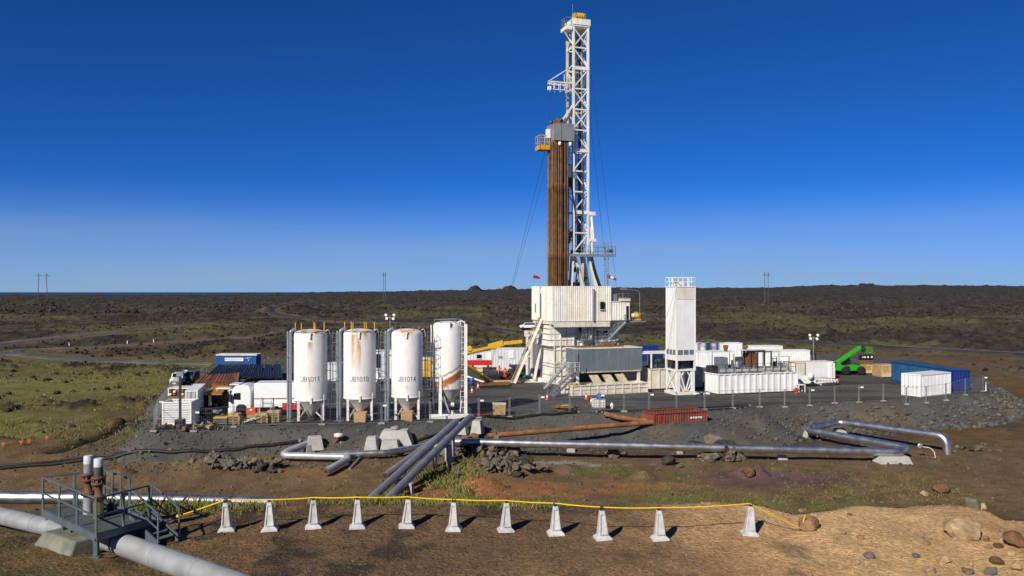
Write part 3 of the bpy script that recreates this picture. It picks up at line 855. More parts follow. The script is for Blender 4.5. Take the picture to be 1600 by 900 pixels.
# top drive and block hanging in the open side
td = MB().bx(-1.9, -.7, -1.2, -.2, 27.3, 28.0).bx(-1.7, -.9, -1.1, -.3, 28.0, 29.1).lathe([(.2, 0), (.35, .5), (.2, 1.2)], (-1.3, -.7, 26.1), 12).build('top_drive', M_steel, rig)
MB().bx(-1.95, -1.5, -1.28, -1.2, 27.4, 28.9).bx(-1.2, -.9, -1.28, -1.2, 28.1, 28.6).build('guard', M_mast, td)
hp = []
for (x, y, z0, z1, r) in ((-2.0, -.5, 8.6, 33, .17), (-1.65, .1, 8.6, 31.9, .14), (-1.75, -.95, 15, 27.2, .10), (-1.4, .6, 9, 31, .16)):
    MB().cyl((x, y, z0), (x, y, z1), r, 8).build('stand_pipe', M_dark, rig)
def hose(pts, r, mat, parent, name='hose'):
    P = smooth_poly([tuple(p) for p in pts], 5)
    return MB().tube(P, r, 7).build(name, mat, parent)
hose([(-1.9, -1.2, 20), (-2.0, -1.4, 15), (-2.4, -1.5, 11.8), (-1.9, -1.5, 10.6), (-1.2, -1.5, 12), (-.6, -1.4, 15.5)], .10, M_black, rig)
hose([(1.5, -1.3, 17), (2.2, -1.5, 14.2), (3.6, -1.7, 11), (5.2, -1.9, 9.3)], .14, M_black, rig)
hose([(1.3, -1.3, 17), (1.9, -1.5, 14.4), (3.2, -1.7, 11.2), (4.6, -1.9, 9.3)], .10, M_black, rig)
hose([(-1.5, -1.1, 27.2), (-1.0, -1.4, 23), (-.3, -1.4, 20.5), (.2, -1.3, 23.5), (.3, -1.2, 30)], .07, M_black, rig)
tl = MB()
for i in range(40):
    x = random.uniform(-1.1, 1.1); z = random.uniform(9.5, 21); 
    tl.box((x, random.uniform(-.7, .8), z), (random.uniform(.1, .5), random.uniform(.1, .5), random.uniform(.2, .9)), random.uniform(0, 3))
tag(tl.build('machinery', M_brown, rig), kind='stuff')
MB().bx(-.75, .2, -.3, .8, 8.4, 13.5).lathe([(.5, 0), (.62, .3), (.5, .6)], (-.7, -.9, 10.8), 14).build('drawworks', M_dark, rig)
for (a, b) in (((1.2, 1, 45), (6.5, 3, 8.5)), ((1.2, -1, 44), (5.2, -2.2, 9)), ((1.25, -1, 40), (4.0, 6, 1)), ((-4.2, -2, 32), (-11, 6, 0)), ((-4.2, .5, 32), (-8, 14, 0)), ((-4.2, -.9, 38.9), (-4.6, -1.2, 34))):
    bp('guy_wire', a, b, .026, M_dark, rig)

# --- wind walls round the drill floor
U0, U1, V0, V1, Z0, Z1 = -4.6, 3.6, -2.64, 4.8, 8.35, 12.95
def wall_run(name, a, b, z0, z1, mats, n, parent, skip=(), depth=.05):
    """wall of separate ribbed sheets between plan points a and b (outside on the right hand of a->b)"""
    a = Vector((*a, 0)); b = Vector((*b, 0)); L = (b - a).length; ang = math.atan2(b.y - a.y, b.x - a.x)
    fr = MB().bar(a + Vector((0, 0, z0 + .08)), b + Vector((0, 0, z0 + .08)), .1, .16).bar(a + Vector((0, 0, z1 - .06)), b + Vector((0, 0, z1 - .06)), .1, .12)
    nrm = Vector((math.sin(ang), -math.cos(ang), 0))
    mid = (z0 + z1) / 2
    fr.bar(a + nrm * .0 + Vector((0, 0, mid)), b + Vector((0, 0, mid)), .1, .1)
    for e in (a, b): fr.bar(e + Vector((0, 0, z0 + .02)), e + Vector((0, 0, z1 - .02)), .13)
    fr = fr.build(name, M_white, parent)
    for i in range(n):
        if i in skip: continue
        w = L / n
        mb = MB().corr(.012, w - .012, z0, z1, 0, w / 3.0, depth)
        Mx = Matrix.Rotation(ang, 3, 'Z'); o = a + (b - a).normalized() * (w * i) + nrm * (.07 + .012 * (i % 2))
        mb.v = [tuple(Mx @ Vector(v) + o) for v in mb.v]
        mb.build('panel', mats[i % len(mats)], fr)
    return fr
W2 = paint('rig white paint b', (.77, .72, .60), .5, var=.12, scale=.6, dirt=(.60, .46, .24), dirt_amt=.6)
fw = wall_run('windwall', (U0, V0), (U1, V0), Z0, Z1, [M_white, M_white, W2, M_white, W2], 9, rig)
wall_run('windwall', (U0, 1.35), (U0, V0 + .05), Z0 + .02, Z1, [M_white, W2, M_white, M_white], 4, rig)
wall_run('windwall', (U0 - .1, V1), (U0 - .1, 2.0), Z0 + .02, Z1 + .02, [M_white], 3, rig)
wall_run('windwall', (U1, V0 + .1), (U1, V1), Z0 + .02, Z1 - .02, [M_white], 7, rig)
wall_run('windwall', (U1, V1), (U0, V1), Z0, Z1, [M_white], 7, rig)
MB().bx(2.0, 2.62, V0 - .26, V0 - .18, 9.9, 10.9).build('window', M_glass, fw)
MB().bx(1.93, 2.69, V0 - .27, V0 - .17, 9.80, 9.88).build('window_sill', M_cream, fw)
MB().bx(.95, 1.12, V0 - .32, V0 - .17, 8.35, 12.6).build('downpipe', M_galv, fw)
MB().bx(U0 - .22, U0 - .16, 3.2, 3.5, 9.4, 10.6).build('slot_window', M_glass, rig)
df = MB().bx(U0, U1, V0 + .05, V1, 7.95, 8.3).bx(U0 + .1, U1 - .1, V0 - .05, V0 + .05, 7.6, 8.28).build('drill_floor', M_cream, rig)
# doghouse
dg = MB().bx(3.72, 6.5, V0 + .1, 1.5, 8.4, 10.85).bx(3.72, 6.55, V0, 1.5, 10.86, 10.95).build('doghouse', M_white, rig)
for i in range(3):
    w = 2.1 / 3
    mb = MB().corr(.01, w - .01, 8.42, 10.8, 0, w / 2, .06); mb.v = [(v[0] + 3.72 + i * w, v[1] + V0 + .02, v[2]) for v in mb.v]; mb.build('panel', M_white, dg)
MB().bx(5.9, 6.35, V0 + .03, V0 + .08, 8.45, 10.3).build('door', M_dark, dg)
MB().bx(5.82, 5.9, V0 - .02, V0 + .09, 8.4, 10.4).bx(6.35, 6.43, V0 - .02, V0 + .09, 8.4, 10.4).bx(5.9, 6.35, V0 - .02, V0 + .09, 10.3, 10.4).build('door_frame', M_cream, dg)
MB().bx(5.0, 6.5, V0 - .1, .2, 10.98, 11.3).build('air_unit', M_cream, dg)
MB().bx(3.8, 4.7, V0 + .3, 0, 10.98, 11.9).build('roof_tank', M_bluegrey, dg)
rails(MB(), [(4.6, V0 + .1, 10.95), (6.4, V0 + .1, 10.95), (6.4, 1.4, 10.95)], 1.0, .05, .045, .9).build('handrail', M_steel, dg)
la = MB().tube(fillet([(8.2, V0 + .5, 8.4), (8.2, V0 + .5, 12.3), (5.6, V0 + .2, 12.6)], .5), .04, 6).bx(5.2, 6.0, V0, V0 + .4, 12.5, 12.65).build('lamp_arm', M_galv, rig)
po = MB().bx(6.55, 8.6, V0 - .5, 1.0, 8.15, 8.28).build('porch', M_steel, rig)
rails(MB(), [(6.6, V0 - .45, 8.28), (8.55, V0 - .45, 8.28), (8.55, .9, 8.28)], 1.05, .05, .045, .9).build('handrail', M_steel, po)
wn_ = MB().bx(7.4, 8.2, V0 + .1, V0 + .9, 8.35, 8.6).lathe([(.2, -.45), (.42, -.42), (.42, .42), (.2, .45)], (7.85, V0 + .5, 9.0), 14, 'X').bx(7.5, 7.75, V0 + .2, V0 + .7, 9.0, 9.5).build('air_winch', M_yel, rig)
MB().lathe([(.1, 0), (.28, .1), (.28, .5), (.1, .6)], (7.15, V0 + .3, 8.75), 10).build('cap', M_wclean, wn_)

# --- substructure
sub = MB().bx(-4.35, -1.05, -1.25, 4.0, 5.0, 7.94).bx(-3.85, -1.15, -1.2, 3.9, .3, 4.98)
sub.add([(-4.6, -1.4, 7.9), (-1.05, -1.4, 7.9), (-1.05, -1.26, 5.6), (-4.4, -1.26, 5.6), (-4.6, -1.28, 7.9), (-1.05, -1.28, 7.9)], [(0, 3, 2, 1)])
sub = sub.build('substructure', M_white, rig, .02)
for z in (1.2, 2.35, 2.75, 4.55, 5.1, 5.9, 6.7, 7.4):
    u_ = -4.4 if z > 5 else -3.9
    MB().bar((u_ - .06, -1.34, z), (-1.0, -1.34, z), .09).bar((u_ - .06, -1.34, z), (u_ - .06, 4.0, z), .09).build('band', M_cream, sub)
for x in (-3.9, -3.0, -2.2, -1.15):
    bp('stiffener', (x, -1.32, .3), (x, -1.32, 7.8), .13, M_white if x != -2.2 else M_mastdirty, sub)
for (x, z0, z1) in ((-3.55, 5.2, 7.3), (-2.75, 5.2, 7.3), (-1.7, 5.2, 7.3), (-3.3, 2.9, 4.5), (-1.7, 2.9, 4.5)):
    MB().bx(x - .26, x + .26, -1.31, -1.265, z0, z1).build('access_panel', W2, sub)
for x in (-3.4, -2.6, -1.6):
    MB().bx(x - .12, x + .12, -1.4, -1.3, 7.45, 7.75).build('lifting_eye', M_dark, sub)
ri = MB().bx(-.95, 5.6, -.8, 4.0, .3, 7.94).build('substructure_housing', M_white, rig, .02)
for x in (-.9, -.35, .3, 1.25, 2.2, 3.2, 4.2, 5.5):
    bp('post', (x, -.9, .3), (x, -.9, 7.9), .2 if x not in (-.35,) else .12, M_cream if x in (-.35, 1.25) else M_white, ri)
for z in (2.2, 5.6, 6.6):
    bp('band', (-.95, -.92, z), (5.6, -.92, z), .12, M_cream, ri)
MB().cyl((1.35, -1.3, 5.0), (1.35, -1.3, 8.0), .3, 12).build('column', M_cream, ri)
dk = MB().bx(2.1, 2.7, -.86, -.815, 5.7, 7.4).bx(3.3, 4.4, -.86, -.815, 5.8, 7.5).bx(-.2, .2, -.86, -.815, 6.8, 7.7)
dk.build('painted_opening', M_dark, ri)  # flat dark panels on the solid housing, painted as shaded openings
MB().bx(2.0, 4.2, -1.5, -.95, 7.3, 7.8).cyl((2.2, -1.4, 7.2), (4.4, -1.4, 7.2), .22, 10).build('duct', M_cream, ri)
# rear leg, left: the shade on it is put into its grey colour
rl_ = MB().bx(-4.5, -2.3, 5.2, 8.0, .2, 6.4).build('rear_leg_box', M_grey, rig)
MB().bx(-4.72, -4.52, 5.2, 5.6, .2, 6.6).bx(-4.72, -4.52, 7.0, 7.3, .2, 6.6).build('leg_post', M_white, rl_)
MB().bar((-5.6, 5.4, 6.2), (-4.6, 5.4, 6.2), .3).bar((-4.7, 5.4, 6.0), (-5.5, 5.2, 3.0), .2).bar((-4.7, 5.4, 3.2), (-5.7, 5.2, 3.4), .22).build('outrigger', M_white, rl_)
MB().bar((-6.6, 1.5, 6.75), (-4.4, 1.9, 6.75), .5).box((-6.75, 1.5, 6.75), (.3, .9, .55)).build('catwalk_beam', M_cream, rig)
MB().bar((-4.5, 3.2, .3), (-3.3, -1.8, .3), .5).bar((-6.5, 3, .2), (-4.3, 3, .2), .35).build('base_skid', M_white, rig)
bp('brace_leg', (-5.2, 2.6, .4), (-4.4, 2.4, 5.0), .3, M_white, rig)
# V-door ramp with its two rails
ra = Vector((-8.3, 2.6, .05)); rt = Vector((-4.75, 1.6, 8.6))
rp = MB().bar(ra + Vector((0, -.75, 0)), rt + Vector((0, -.55, 0)), .28, .3).build('pipe_ramp', M_white, rig)
M_tan = paint('tan ramp boards', (.45, .26, .10), .75, var=.25, scale=2.0, dirt=(.20, .09, .03), dirt_amt=.6)
MB().bar(ra + Vector((-.05, -.35, .15)), rt + Vector((-.05, -.2, .15)), .30, .08).bar(ra + Vector((-.1, .35, .2)), rt + Vector((-.1, .3, .2)), .30, .08).build('ramp_rail', M_tan, rp)
rg = MB()
for i in range(46):
    p = ra.lerp(rt, (i + .5) / 46); rg.bar(p + Vector((0, -.6, .1)), p + Vector((0, .5, .1)), .07)
rg.build('rung', M_tan, rp)
# cellar stairs left, balcony and stair on the front
bl = MB().bx(-.1, 1.2, -2.1, -1.0, 5.85, 5.95).add([(-.1, -2.1, 5.85), (1.2, -2.1, 5.85), (1.2, -1.0, 5.85), (-.1, -1.0, 5.85), (.6, -1.3, 4.4)], [(0, 1, 4), (1, 2, 4), (2, 3, 4), (3, 0, 4)]).build('balcony', M_steel, rig)
rails(MB(), [(-.1, -1.0, 5.95), (-.1, -2.1, 5.95), (1.2, -2.1, 5.95), (1.2, -1.0, 5.95)], 1.2, .06, .055, .45).build('handrail', M_steel, bl)
stair('stair', (3.0, -1.9, 5.3), (5.6, -3.0, 8.2), .85, M_steel, rig)
MB().bx(1.8, 3.4, -2.6, -1.0, 5.1, 5.25).build('landing', M_steel, rig)
rails(MB(), [(1.8, -1.0, 5.25), (1.8, -2.6, 5.25), (3.0, -2.6, 5.25)], 1.05, .05, .045, .6).build('handrail', M_steel, rig)

# drill pipe racked upright
pm = MB()
prof = [(.085, 0), (.085, 8.2), (.115, 8.3), (.115, 8.9), (.085, 9.0), (.085, 17.2), (.115, 17.3), (.115, 17.9), (.085, 18.0), (.085, 23.0), (.1, 23.1), (.1, 23.5), (.01, 23.52)]
pmesh = MB().lathe(prof, (0, 0, 0), 8).mesh('drill_pipe_stand')
pmesh.materials.append(M_pipe)
for i in range(9):
    for j in range(6):
        o = bpy.data.objects.new('drill_pipe_stand', pmesh); COL.objects.link(o)
        w = toW(-4.35 + i * .245 + (.07 if i > 2 else 0) + (.08 if i > 5 else 0) + (.05 if j % 2 else 0) + random.uniform(-.02, .02), -1.95 + j * .36, 8.45)
        o.location = w; o.rotation_euler = (random.uniform(-.002, .002), random.uniform(-.002, .002), random.random() * 6)
        tag(o, 'rust brown drill pipe racked upright under the grey box beside the mast', 'drill pipe', 'drill pipe stands racked in the rig')

# windsocks on the rig corners
def windsock(loc, cols, L, label, ang):
    t_ = thing('windsock', label, 'windsock', loc)
    MB().cyl((0, 0, 0), (0, 0, 1.5), .03, 6).build('pole', M_steel, t_)
    n = len(cols)
    for i, c in enumerate(cols):
        a = Vector((math.cos(ang), 0, math.sin(ang))) * (L * i / n) + Vector((0, 0, 1.4)); b = Vector((math.cos(ang), 0, math.sin(ang))) * (L * (i + 1) / n) + Vector((0, 0, 1.4))
        MB().tube([a, b], [.24 - .10 * i / n, .24 - .10 * (i + 1) / n], 10, caps=False).build('sock_band', c, t_)
windsock(toW(-4.6, 4.6, 12.97), [M_red, M_red], .95, 'small red windsock on the left corner of the rig wall', -.3)
windsock(toW(3.9, -1.0, 12.97), [M_red, M_wclean, M_red], 1.35, 'red and white striped windsock right of the mast foot', -.4)
# ================================================================== SILOS
def silo_mat(name, stains, swoosh=False):
    m, t, b = nt(name)
    tc = _n(t, 'ShaderNodeTexCoord'); sp = _n(t, 'ShaderNodeSeparateXYZ'); t.links.new(tc.outputs['Object'], sp.inputs[0])
    def mth(op, a, b_=None, c=None):
        n = _n(t, 'ShaderNodeMath'); n.operation = op
        for i, v in enumerate((a, b_, c)):
            if v is None: continue
            if isinstance(v, (int, float)): n.inputs[i].default_value = v
            else: t.links.new(v, n.inputs[i])
        return n.outputs[0]
    X, Z = sp.outputs['X'], sp.outputs['Z']
    n1 = _n(t, 'ShaderNodeTexNoise', Scale=.8, Detail=6.0, Roughness=.6); t.links.new(tc.outputs['Object'], n1.inputs['Vector'])
    mp = _n(t, 'ShaderNodeMapping'); mp.inputs['Scale'].default_value = (7, 7, .5); t.links.new(tc.outputs['Object'], mp.inputs[0])
    n2 = _n(t, 'ShaderNodeTexNoise', Scale=1.0, Detail=5.0, Roughness=.65); t.links.new(mp.outputs[0], n2.inputs['Vector'])
    col = mixc(t, ramp(t, n1.outputs['Fac'], .35, .7), (.74, .72, .68), (.82, .80, .76))
    col = mixc(t, mth('MULTIPLY', ramp(t, n2.outputs['Fac'], .52, .75), .5), col, (.58, .49, .36))
    for (x0, z0, w, h, a) in stains:
        dx = mth('ABSOLUTE', mth('DIVIDE', mth('SUBTRACT', X, x0), w))
        dz = mth('DIVIDE', mth('SUBTRACT', z0, Z), h)
        f = mth('MULTIPLY', ramp(t, dx, 1.0, .1), mth('MULTIPLY', ramp(t, dz, 1.0, .0), ramp(t, dz, -.06, .02)))
        f = mth('MULTIPLY', f, ramp(t, mth('ADD', n2.outputs['Fac'], mth('MULTIPLY', n1.outputs['Fac'], .5)), .45, .85))
        f = mth('MULTIPLY', f, min(1, a * 1.3))
        col = mixc(t, f, col, (.42, .20, .05))
    if swoosh:
        q = mth('ADD', mth('SUBTRACT', Z, mth('MULTIPLY', mth('MULTIPLY', X, X), .12)), mth('MULTIPLY', X, -.50))
        q = mth('ADD', q, mth('MULTIPLY', mth('SUBTRACT', n2.outputs['Fac'], .5), .5))
        g1 = mth('MULTIPLY', ramp(t, q, 2.95, 3.2), ramp(t, q, 3.95, 3.8))
        g2_ = mth('MULTIPLY', ramp(t, q, 4.15, 4.2), ramp(t, q, 4.45, 4.3))
        g3 = mth('MULTIPLY', mth('MULTIPLY', ramp(t, q, 7.0, 7.05), ramp(t, q, 7.2, 7.12)), ramp(t, X, -.3, -.7))
        keep = ramp(t, n1.outputs['Fac'], .30, .46)
        col = mixc(t, mth('MULTIPLY', g1, keep), col, (.34, .115, .022))
        col = mixc(t, mth('MULTIPLY', mth('MULTIPLY', g2_, keep), .8), col, (.36, .14, .04))
        col = mixc(t, g3, col, (.34, .13, .03))
        lowd = mth('MULTIPLY', ramp(t, Z, 3.9, 2.8), ramp(t, n2.outputs['Fac'], .4, .6))
        col = mixc(t, mth('MULTIPLY', lowd, .6), col, (.50, .36, .20))
    t.links.new(col, b.inputs['Base Color']); b.inputs['Roughness'].default_value = .38; b.inputs['Specular IOR Level'].default_value = .5
    return m
M_hop = paint('hopper grey dust', (.47, .455, .425), .7, var=.15, scale=1.3, dirt=(.40, .31, .22), dirt_amt=.6)
M_blst = paint('blue grey tube', (.24, .285, .335), .4, metal=.4, var=.1)
M_ink = paint('black lettering', (.07, .07, .075), .7, var=.2)
GLYPH = {'J': [[(.5, 1), (.5, .25), (.4, .06), (.22, .0), (.06, .08), (.02, .25)]],
         'B': [[(.04, 0), (.04, 1), (.34, 1), (.5, .9), (.5, .66), (.34, .53), (.04, .53)], [(.34, .53), (.54, .42), (.54, .14), (.36, 0), (.04, 0)]],
         '1': [[(.14, .78), (.32, 1), (.32, 0)]],
         '0': [[(.28, 0), (.08, .14), (.03, .5), (.08, .86), (.28, 1), (.48, .86), (.53, .5), (.48, .14), (.28, 0)]],
         '4': [[(.42, 0), (.42, 1), (.02, .3), (.56, .3)]]}
def code_mesh(txt, h):
    """stencilled lettering in the x,y plane, centred"""
    mb = MB(); adv = .70 * h; x0 = -adv * len(txt) / 2
    for i, ch in enumerate(txt):
        for st in GLYPH[ch]:
            for a, b in zip(st[:-1], st[1:]):
                a = Vector((x0 + i * adv + a[0] * h, (a[1] - .5) * h, 0)); b = Vector((x0 + i * adv + b[0] * h, (b[1] - .5) * h, 0))
                d = (b - a).normalized(); s_ = Vector((-d.y, d.x, 0)) * h * .055; e = d * h * .04
                mb.add([a - s_ - e, b - s_ + e, b + s_ + e, a + s_ - e], [(0, 1, 2, 3)])
    return mb.mesh('lettering')
def silo(px, py, dia_px, top_py, cyl_py, label, mat, code=None, posts=0, box=False, boxlab=None):
    base = G(px, py, 0); y = base.y; s = y / F
    r = dia_px / 2 * s; zt = HC - (top_py - 456) * s; zc = HC - (cyl_py - 456) * s
    t_ = thing('silo', label, 'silo', base, -math.atan2(base.x, base.y), 'cement silos along the pad edge')
    dome = [(r, zc), (r, zt - .42), (r * .96, zt - .22), (r * .82, zt - .06), (r * .5, zt + .06), (.02, zt + .12)]
    tank = MB().lathe(dome, (0, 0, 0), 40).build('tank', mat, t_)
    for z in (zc + (zt - zc) * .28, zc + (zt - zc) * .66):
        MB().lathe([(r + .002, z - .02), (r + .014, z), (r + .002, z + .02)], (0, 0, 0), 40).build('weld_seam', mat, tank)
    MB().lathe([(r + .02, zc), (r + .025, zc + .09), (r + .002, zc + .10)], (0, 0, 0), 40).build('skirt_ring', M_wclean, tank)
    MB().lathe([(.22, .55 if box else .25), (.24, .75 if box else .4), (r - .02, zc - .01)], (0, 0, 0), 36).build('hopper', M_hop, t_)
    for a in (40, 140, 220, 320):
        x = (r - .12) * math.cos(R(a)); yy = (r - .12) * math.sin(R(a))
        x *= 1.02
        lg = MB().bx(x - .11, x + .11, yy - .11, yy + .11, .1, zc + .55).build('leg', M_wclean, t_)
        MB().bx(x - .28, x + .28, yy - .28, yy + .28, .02, .1).build('foot_plate', M_steel, lg)
    for sx in (-1, 1):
        x = sx * (r - .12) * math.cos(R(40)); yy = -(r - .12) * math.sin(R(40))
        bp('knee_brace', (x * .45, yy * .9, 1.2 if sx < 0 else .9), (x * .98, yy, .3), .1, M_wclean if sx > 0 else M_hop, t_)
    bf = MB()
    for yy in (-r * .75, r * .75): bf.bx(-r - .25, r + .35, yy - .1, yy + .1, .0, .14)
    for x in (-r * .8, r * .8): bf.bx(x - .1, x + .1, -r * .65, r * .65, .0, .13)
    bf.build('base_frame', M_dark, t_)
    # nozzle on the front and lower sight box
    MB().cyl((-.05, -r - .06, zt - .75), (-.05, -r - .06, zt - .25), .09, 8).bx(-.14, .04, -r - .13, -r + .05, zt - .32, zt - .16).build('nozzle', M_wclean, tank)
    MB().bx(-.09, .09, -r - .12, -r + .02, zc - .25, zc + .35).build('level_probe', M_wclean, tank)
    if code:
        # grey fill tubes on the left, clamped
        fx = -r - .30
        MB().tube(fillet([(fx, -.2, .1), (fx, -.2, zt - .05), (fx + .5, -.1, zt + .15)], .3), .135, 12).build('fill_tube', M_blst, t_)
        MB().tube([(fx - .24, .2, .1), (fx - .24, .2, zt - .1)], .11, 10).build('fill_tube', M_steel, t_)
        for z in (1.3, 3.55, 5.8):
            zz = z * zt / 8.6 + .35
            MB().bx(fx - .36, -r + .1, -.1, .1, zz - .06, zz + .06).build('tube_clamp', M_steel, t_)
        MB().bx(fx - .4, fx + .3, -.45, .45, 0, .08).build('tube_foot', M_steel, t_)
        # ladder with hoops on the right
        lx = r + .75
        ld = ladder(MB(), (lx, .35, 1.3), (lx, .35, zt - .1), .5, .62, .05).build('ladder', M_steel, t_)
        cg = MB()
        for k in range(7):
            z = 2.9 + k * (zt - 3.2) / 6
            cg.bar((lx - .32, .35, z), (lx - .32, -.3, z), .035).bar((lx + .32, .35, z), (lx + .32, -.3, z), .035).bar((lx - .32, -.3, z), (lx + .32, -.3, z), .035).bar((r, .1, z), (lx - .3, .3, z), .05)
        for x in (-.32, 0, .32): cg.bar((lx + x, -.3, 2.9), (lx + x, -.3, zt - .3), .03)
        cg.build('safety_cage', M_steel, ld)
        MB().tube(fillet([(r * .9, -.1, zt - .1), (r * .98 + .15, -.1, zt + .1), (r + .25, -.1, zt - .35), (r + .25, -.1, .2)], .15), .055, 8).build('vent_pipe', M_galv, t_)
        me = code_mesh(code, .43)
        zt_ = HC - (590 - 456) * s
        for v in me.vertices:
            a = v.co.x / (r + .012); zz = v.co.y
            v.co = ((r + .012) * math.sin(a), -(r + .012) * math.cos(a), zt_ + zz)
        me.materials.append(M_ink)
        me.update()
        link('lettering', me, tank)
    for (qx, sgn) in (posts or []):
        q = (qx, sgn * math.sqrt(max(.05, (r * .93) ** 2 - qx * qx)))
        MB().bx(q[0] - .045, q[0] + .045, q[1] - .045, q[1] + .045, zt - .25, zt + .72).build('guard_post', M_yel, tank)
    if posts:
        rim = MB().tube([(r * .98 * math.cos(a), r * .98 * math.sin(a), zt - .12) for a in np.linspace(0, 2 * math.pi, 33)], .03, 6).build('top_rail', M_steel, tank)
    if not posts:
        for a in (200, 240, 300, 340):
            q = (r * .8 * math.cos(R(a)), r * .8 * math.sin(R(a)))
            MB().cyl((*q, zt - .1), (*q, zt + .35), .025, 6).build('guard_post', M_steel, tank)
    return t_, base, r
S = []
for (px, py, dp, tp, cp, code, posts, st) in (
        (485.5, 657, 51, 516, 624, 'JB1011', [(-1.42, 1), (-.85, -1), (.38, -1), (.3, 1), (1.25, 1)], [(-.05, 7.5, .32, 1.3, .9), (-.1, 4.0, .12, 1.3, .9), (-.6, 8.55, .4, .8, 1), (.5, 8.55, .35, .7, 1), (0, 8.6, 1.4, .5, .6)]),
        (562, 657, 50, 515, 621, 'JB1010', [(-1.4, 1), (-.8, 1), (-.62, -1), (.45, 1), (.62, -1), (1.38, 1)], [(-.02, 7.6, .22, 3.6, 1.0), (-.62, 8.2, .25, 3.8, .9), (.5, 8.5, .35, 1.1, 1), (-.35, 8.3, .8, 5.0, .5), (0, 8.6, 1.4, .6, .6)]),
        (636, 655.5, 48.5, 515, 619, 'JB1014', 0, [(-.1, 8.5, .9, .9, 1), (.0, 3.4, .12, .6, .6), (0, 8.6, 1.4, .5, .6)])):
    S.append(silo(px, py, dp, tp, cp, 'white cement silo lettered ' + code + (', yellow posts on its top' if posts else ', no yellow posts on top'), silo_mat('silo paint ' + code, st), code, posts, code != 'JB1011'))
# the fourth: tall, rust-swept, standing in a white frame
base = G(700, 650, 0); y4 = base.y; s4 = y4 / F
t4 = thing('silo', 'white silo with an orange rust sweep standing in a white frame', 'silo', base, -math.atan2(base.x, base.y), 'cement silos along the pad edge')
r4 = 1.46; zt4 = HC - (503 - 456) * s4; zc4 = HC - (606 - 456) * s4
tank = MB().lathe([(r4, zc4), (r4, zt4 - .35), (r4 * .95, zt4 - .18), (r4 * .8, zt4 - .04), (r4 * .4, zt4 + .06), (.02, zt4 + .1)], (0, 0, 0), 40).build('tank', silo_mat('silo paint rust sweep', [(.3, 9.0, .12, .8, .8)], True), t4)
MB().lathe([(.28, 1.1), (.32, 1.25), (r4 - .02, zc4 - .01)], (0, 0, 0), 36).build('hopper', M_hop, t4)
MB().cyl((-.15, -.3, 1.15), (.6, -.3, 1.15), .22, 12).build('outlet_valve', M_cream, t4)
for (x, y, h) in ((-.75, -1.35, 4.0), (1.72, -.6, zt4 - .2), (-1.5, 1.0, 3.0), (1.4, 1.2, 3.2)):
    MB().bx(x - .15, x + .15, y - .15, y + .15, .35, h).build('leg', M_wclean, t4)
MB().bx(-1.7, -1.45, -.9, -.65, .35, 3.2).build('rusted_leg', M_rusty, t4)
fr4 = MB().bx(-1.8, 2.0, -1.75, -1.45, 0, .42).bx(-1.8, 2.0, 1.2, 1.5, 0, .36).bx(-1.8, -1.5, -1.45, 1.2, .02, .34).bx(1.7, 2.0, -1.45, 1.2, .02, .34).build('base_frame', M_wclean, t4)
bp('knee_brace', (-.5, -1.2, 2.3), (0.1, -1.0, .5), .12, M_hop, t4); bp('knee_brace', (1.6, .2, 2.8), (1.2, -.3, .5), .12, M_hop, t4)
ladder(MB(), (1.42, -.75, .4), (1.42, -.75, zt4 + .1), .4, .5, .05).build('ladder', M_wclean, t4)
MB().tube([(r4 * .93 * math.cos(a), r4 * .93 * math.sin(a), zt4 + .25) for a in np.linspace(0, 2 * math.pi, 29)], .03, 6).build('top_rail', M_steel, t4)
for a in range(0, 360, 60):
    MB().cyl((r4 * .93 * math.cos(R(a)), r4 * .93 * math.sin(R(a)), zt4 - .25), (r4 * .93 * math.cos(R(a)), r4 * .93 * math.sin(R(a)), zt4 + .25), .022, 6).build('rail_post', M_steel, tank)
MB().cyl((-1.65, .4, 2.4), (-1.65, .4, zt4 - .3), .06, 8).build('vent_pipe', M_wclean, t4)
MB().tube(fillet([(.9, -.6, zt4 - .05), (1.3, -.65, zt4 + .15), (1.72, -.6, zt4 - .15)], .1), .07, 8).build('top_pipe', M_wclean, t4)
MB().box((.28, -r4 * .99, zt4 - .25), (.14, .1, .4)).build('top_bracket', M_dark, tank)

# timber-coloured fibre tubs below the silo spouts
M_tub = paint('tan tub', (.50, .31, .15), .7, var=.15, scale=1.5, dirt=(.33, .19, .09), dirt_amt=.5)
def tub(px, py, w, h, label, mat=M_tub, d=None, name='tub', cat='tub', group=None, rz=.05, lid=None):
    b = G(px, py, 0); s = b.y / F
    t_ = thing(name, label, cat, b, rz, group)
    W = w * s; Hh = h * s; d = d or W * .9
    q = MB().add([(-W * .47, -d * .45, .06), (W * .47, -d * .45, .06), (W * .47, d * .45, .06), (-W * .47, d * .45, .06), (-W / 2, -d / 2, Hh), (W / 2, -d / 2, Hh), (W / 2, d / 2, Hh), (-W / 2, d / 2, Hh)],
                 [(0, 3, 2, 1), (4, 5, 6, 7), (0, 1, 5, 4), (1, 2, 6, 5), (2, 3, 7, 6), (3, 0, 4, 7)]).build('body', mat, t_, .02)
    for k in (-1, 1): MB().bx(k * W * .3 - W * .1, k * W * .3 + W * .1, -d * .43, d * .43, 0, .07).build('foot', M_wood if mat != M_wood else M_brown, t_)
    MB().bx(-W * .52, W * .52, -d * .52, d * .52, Hh, Hh + .05).build('rim', lid or mat, t_)
    return t_
tub(563, 659.5, 19, 15, 'tan tub under the spout of the silo lettered JB1010')
tub(636, 657.5, 18, 14.5, 'tan tub under the spout of the silo lettered JB1014')
tub(780, 648, 20, 17, 'tan cardboard box on the pad in front of the fence', M_wood, name='cardboard_box', cat='box', lid=M_cream)

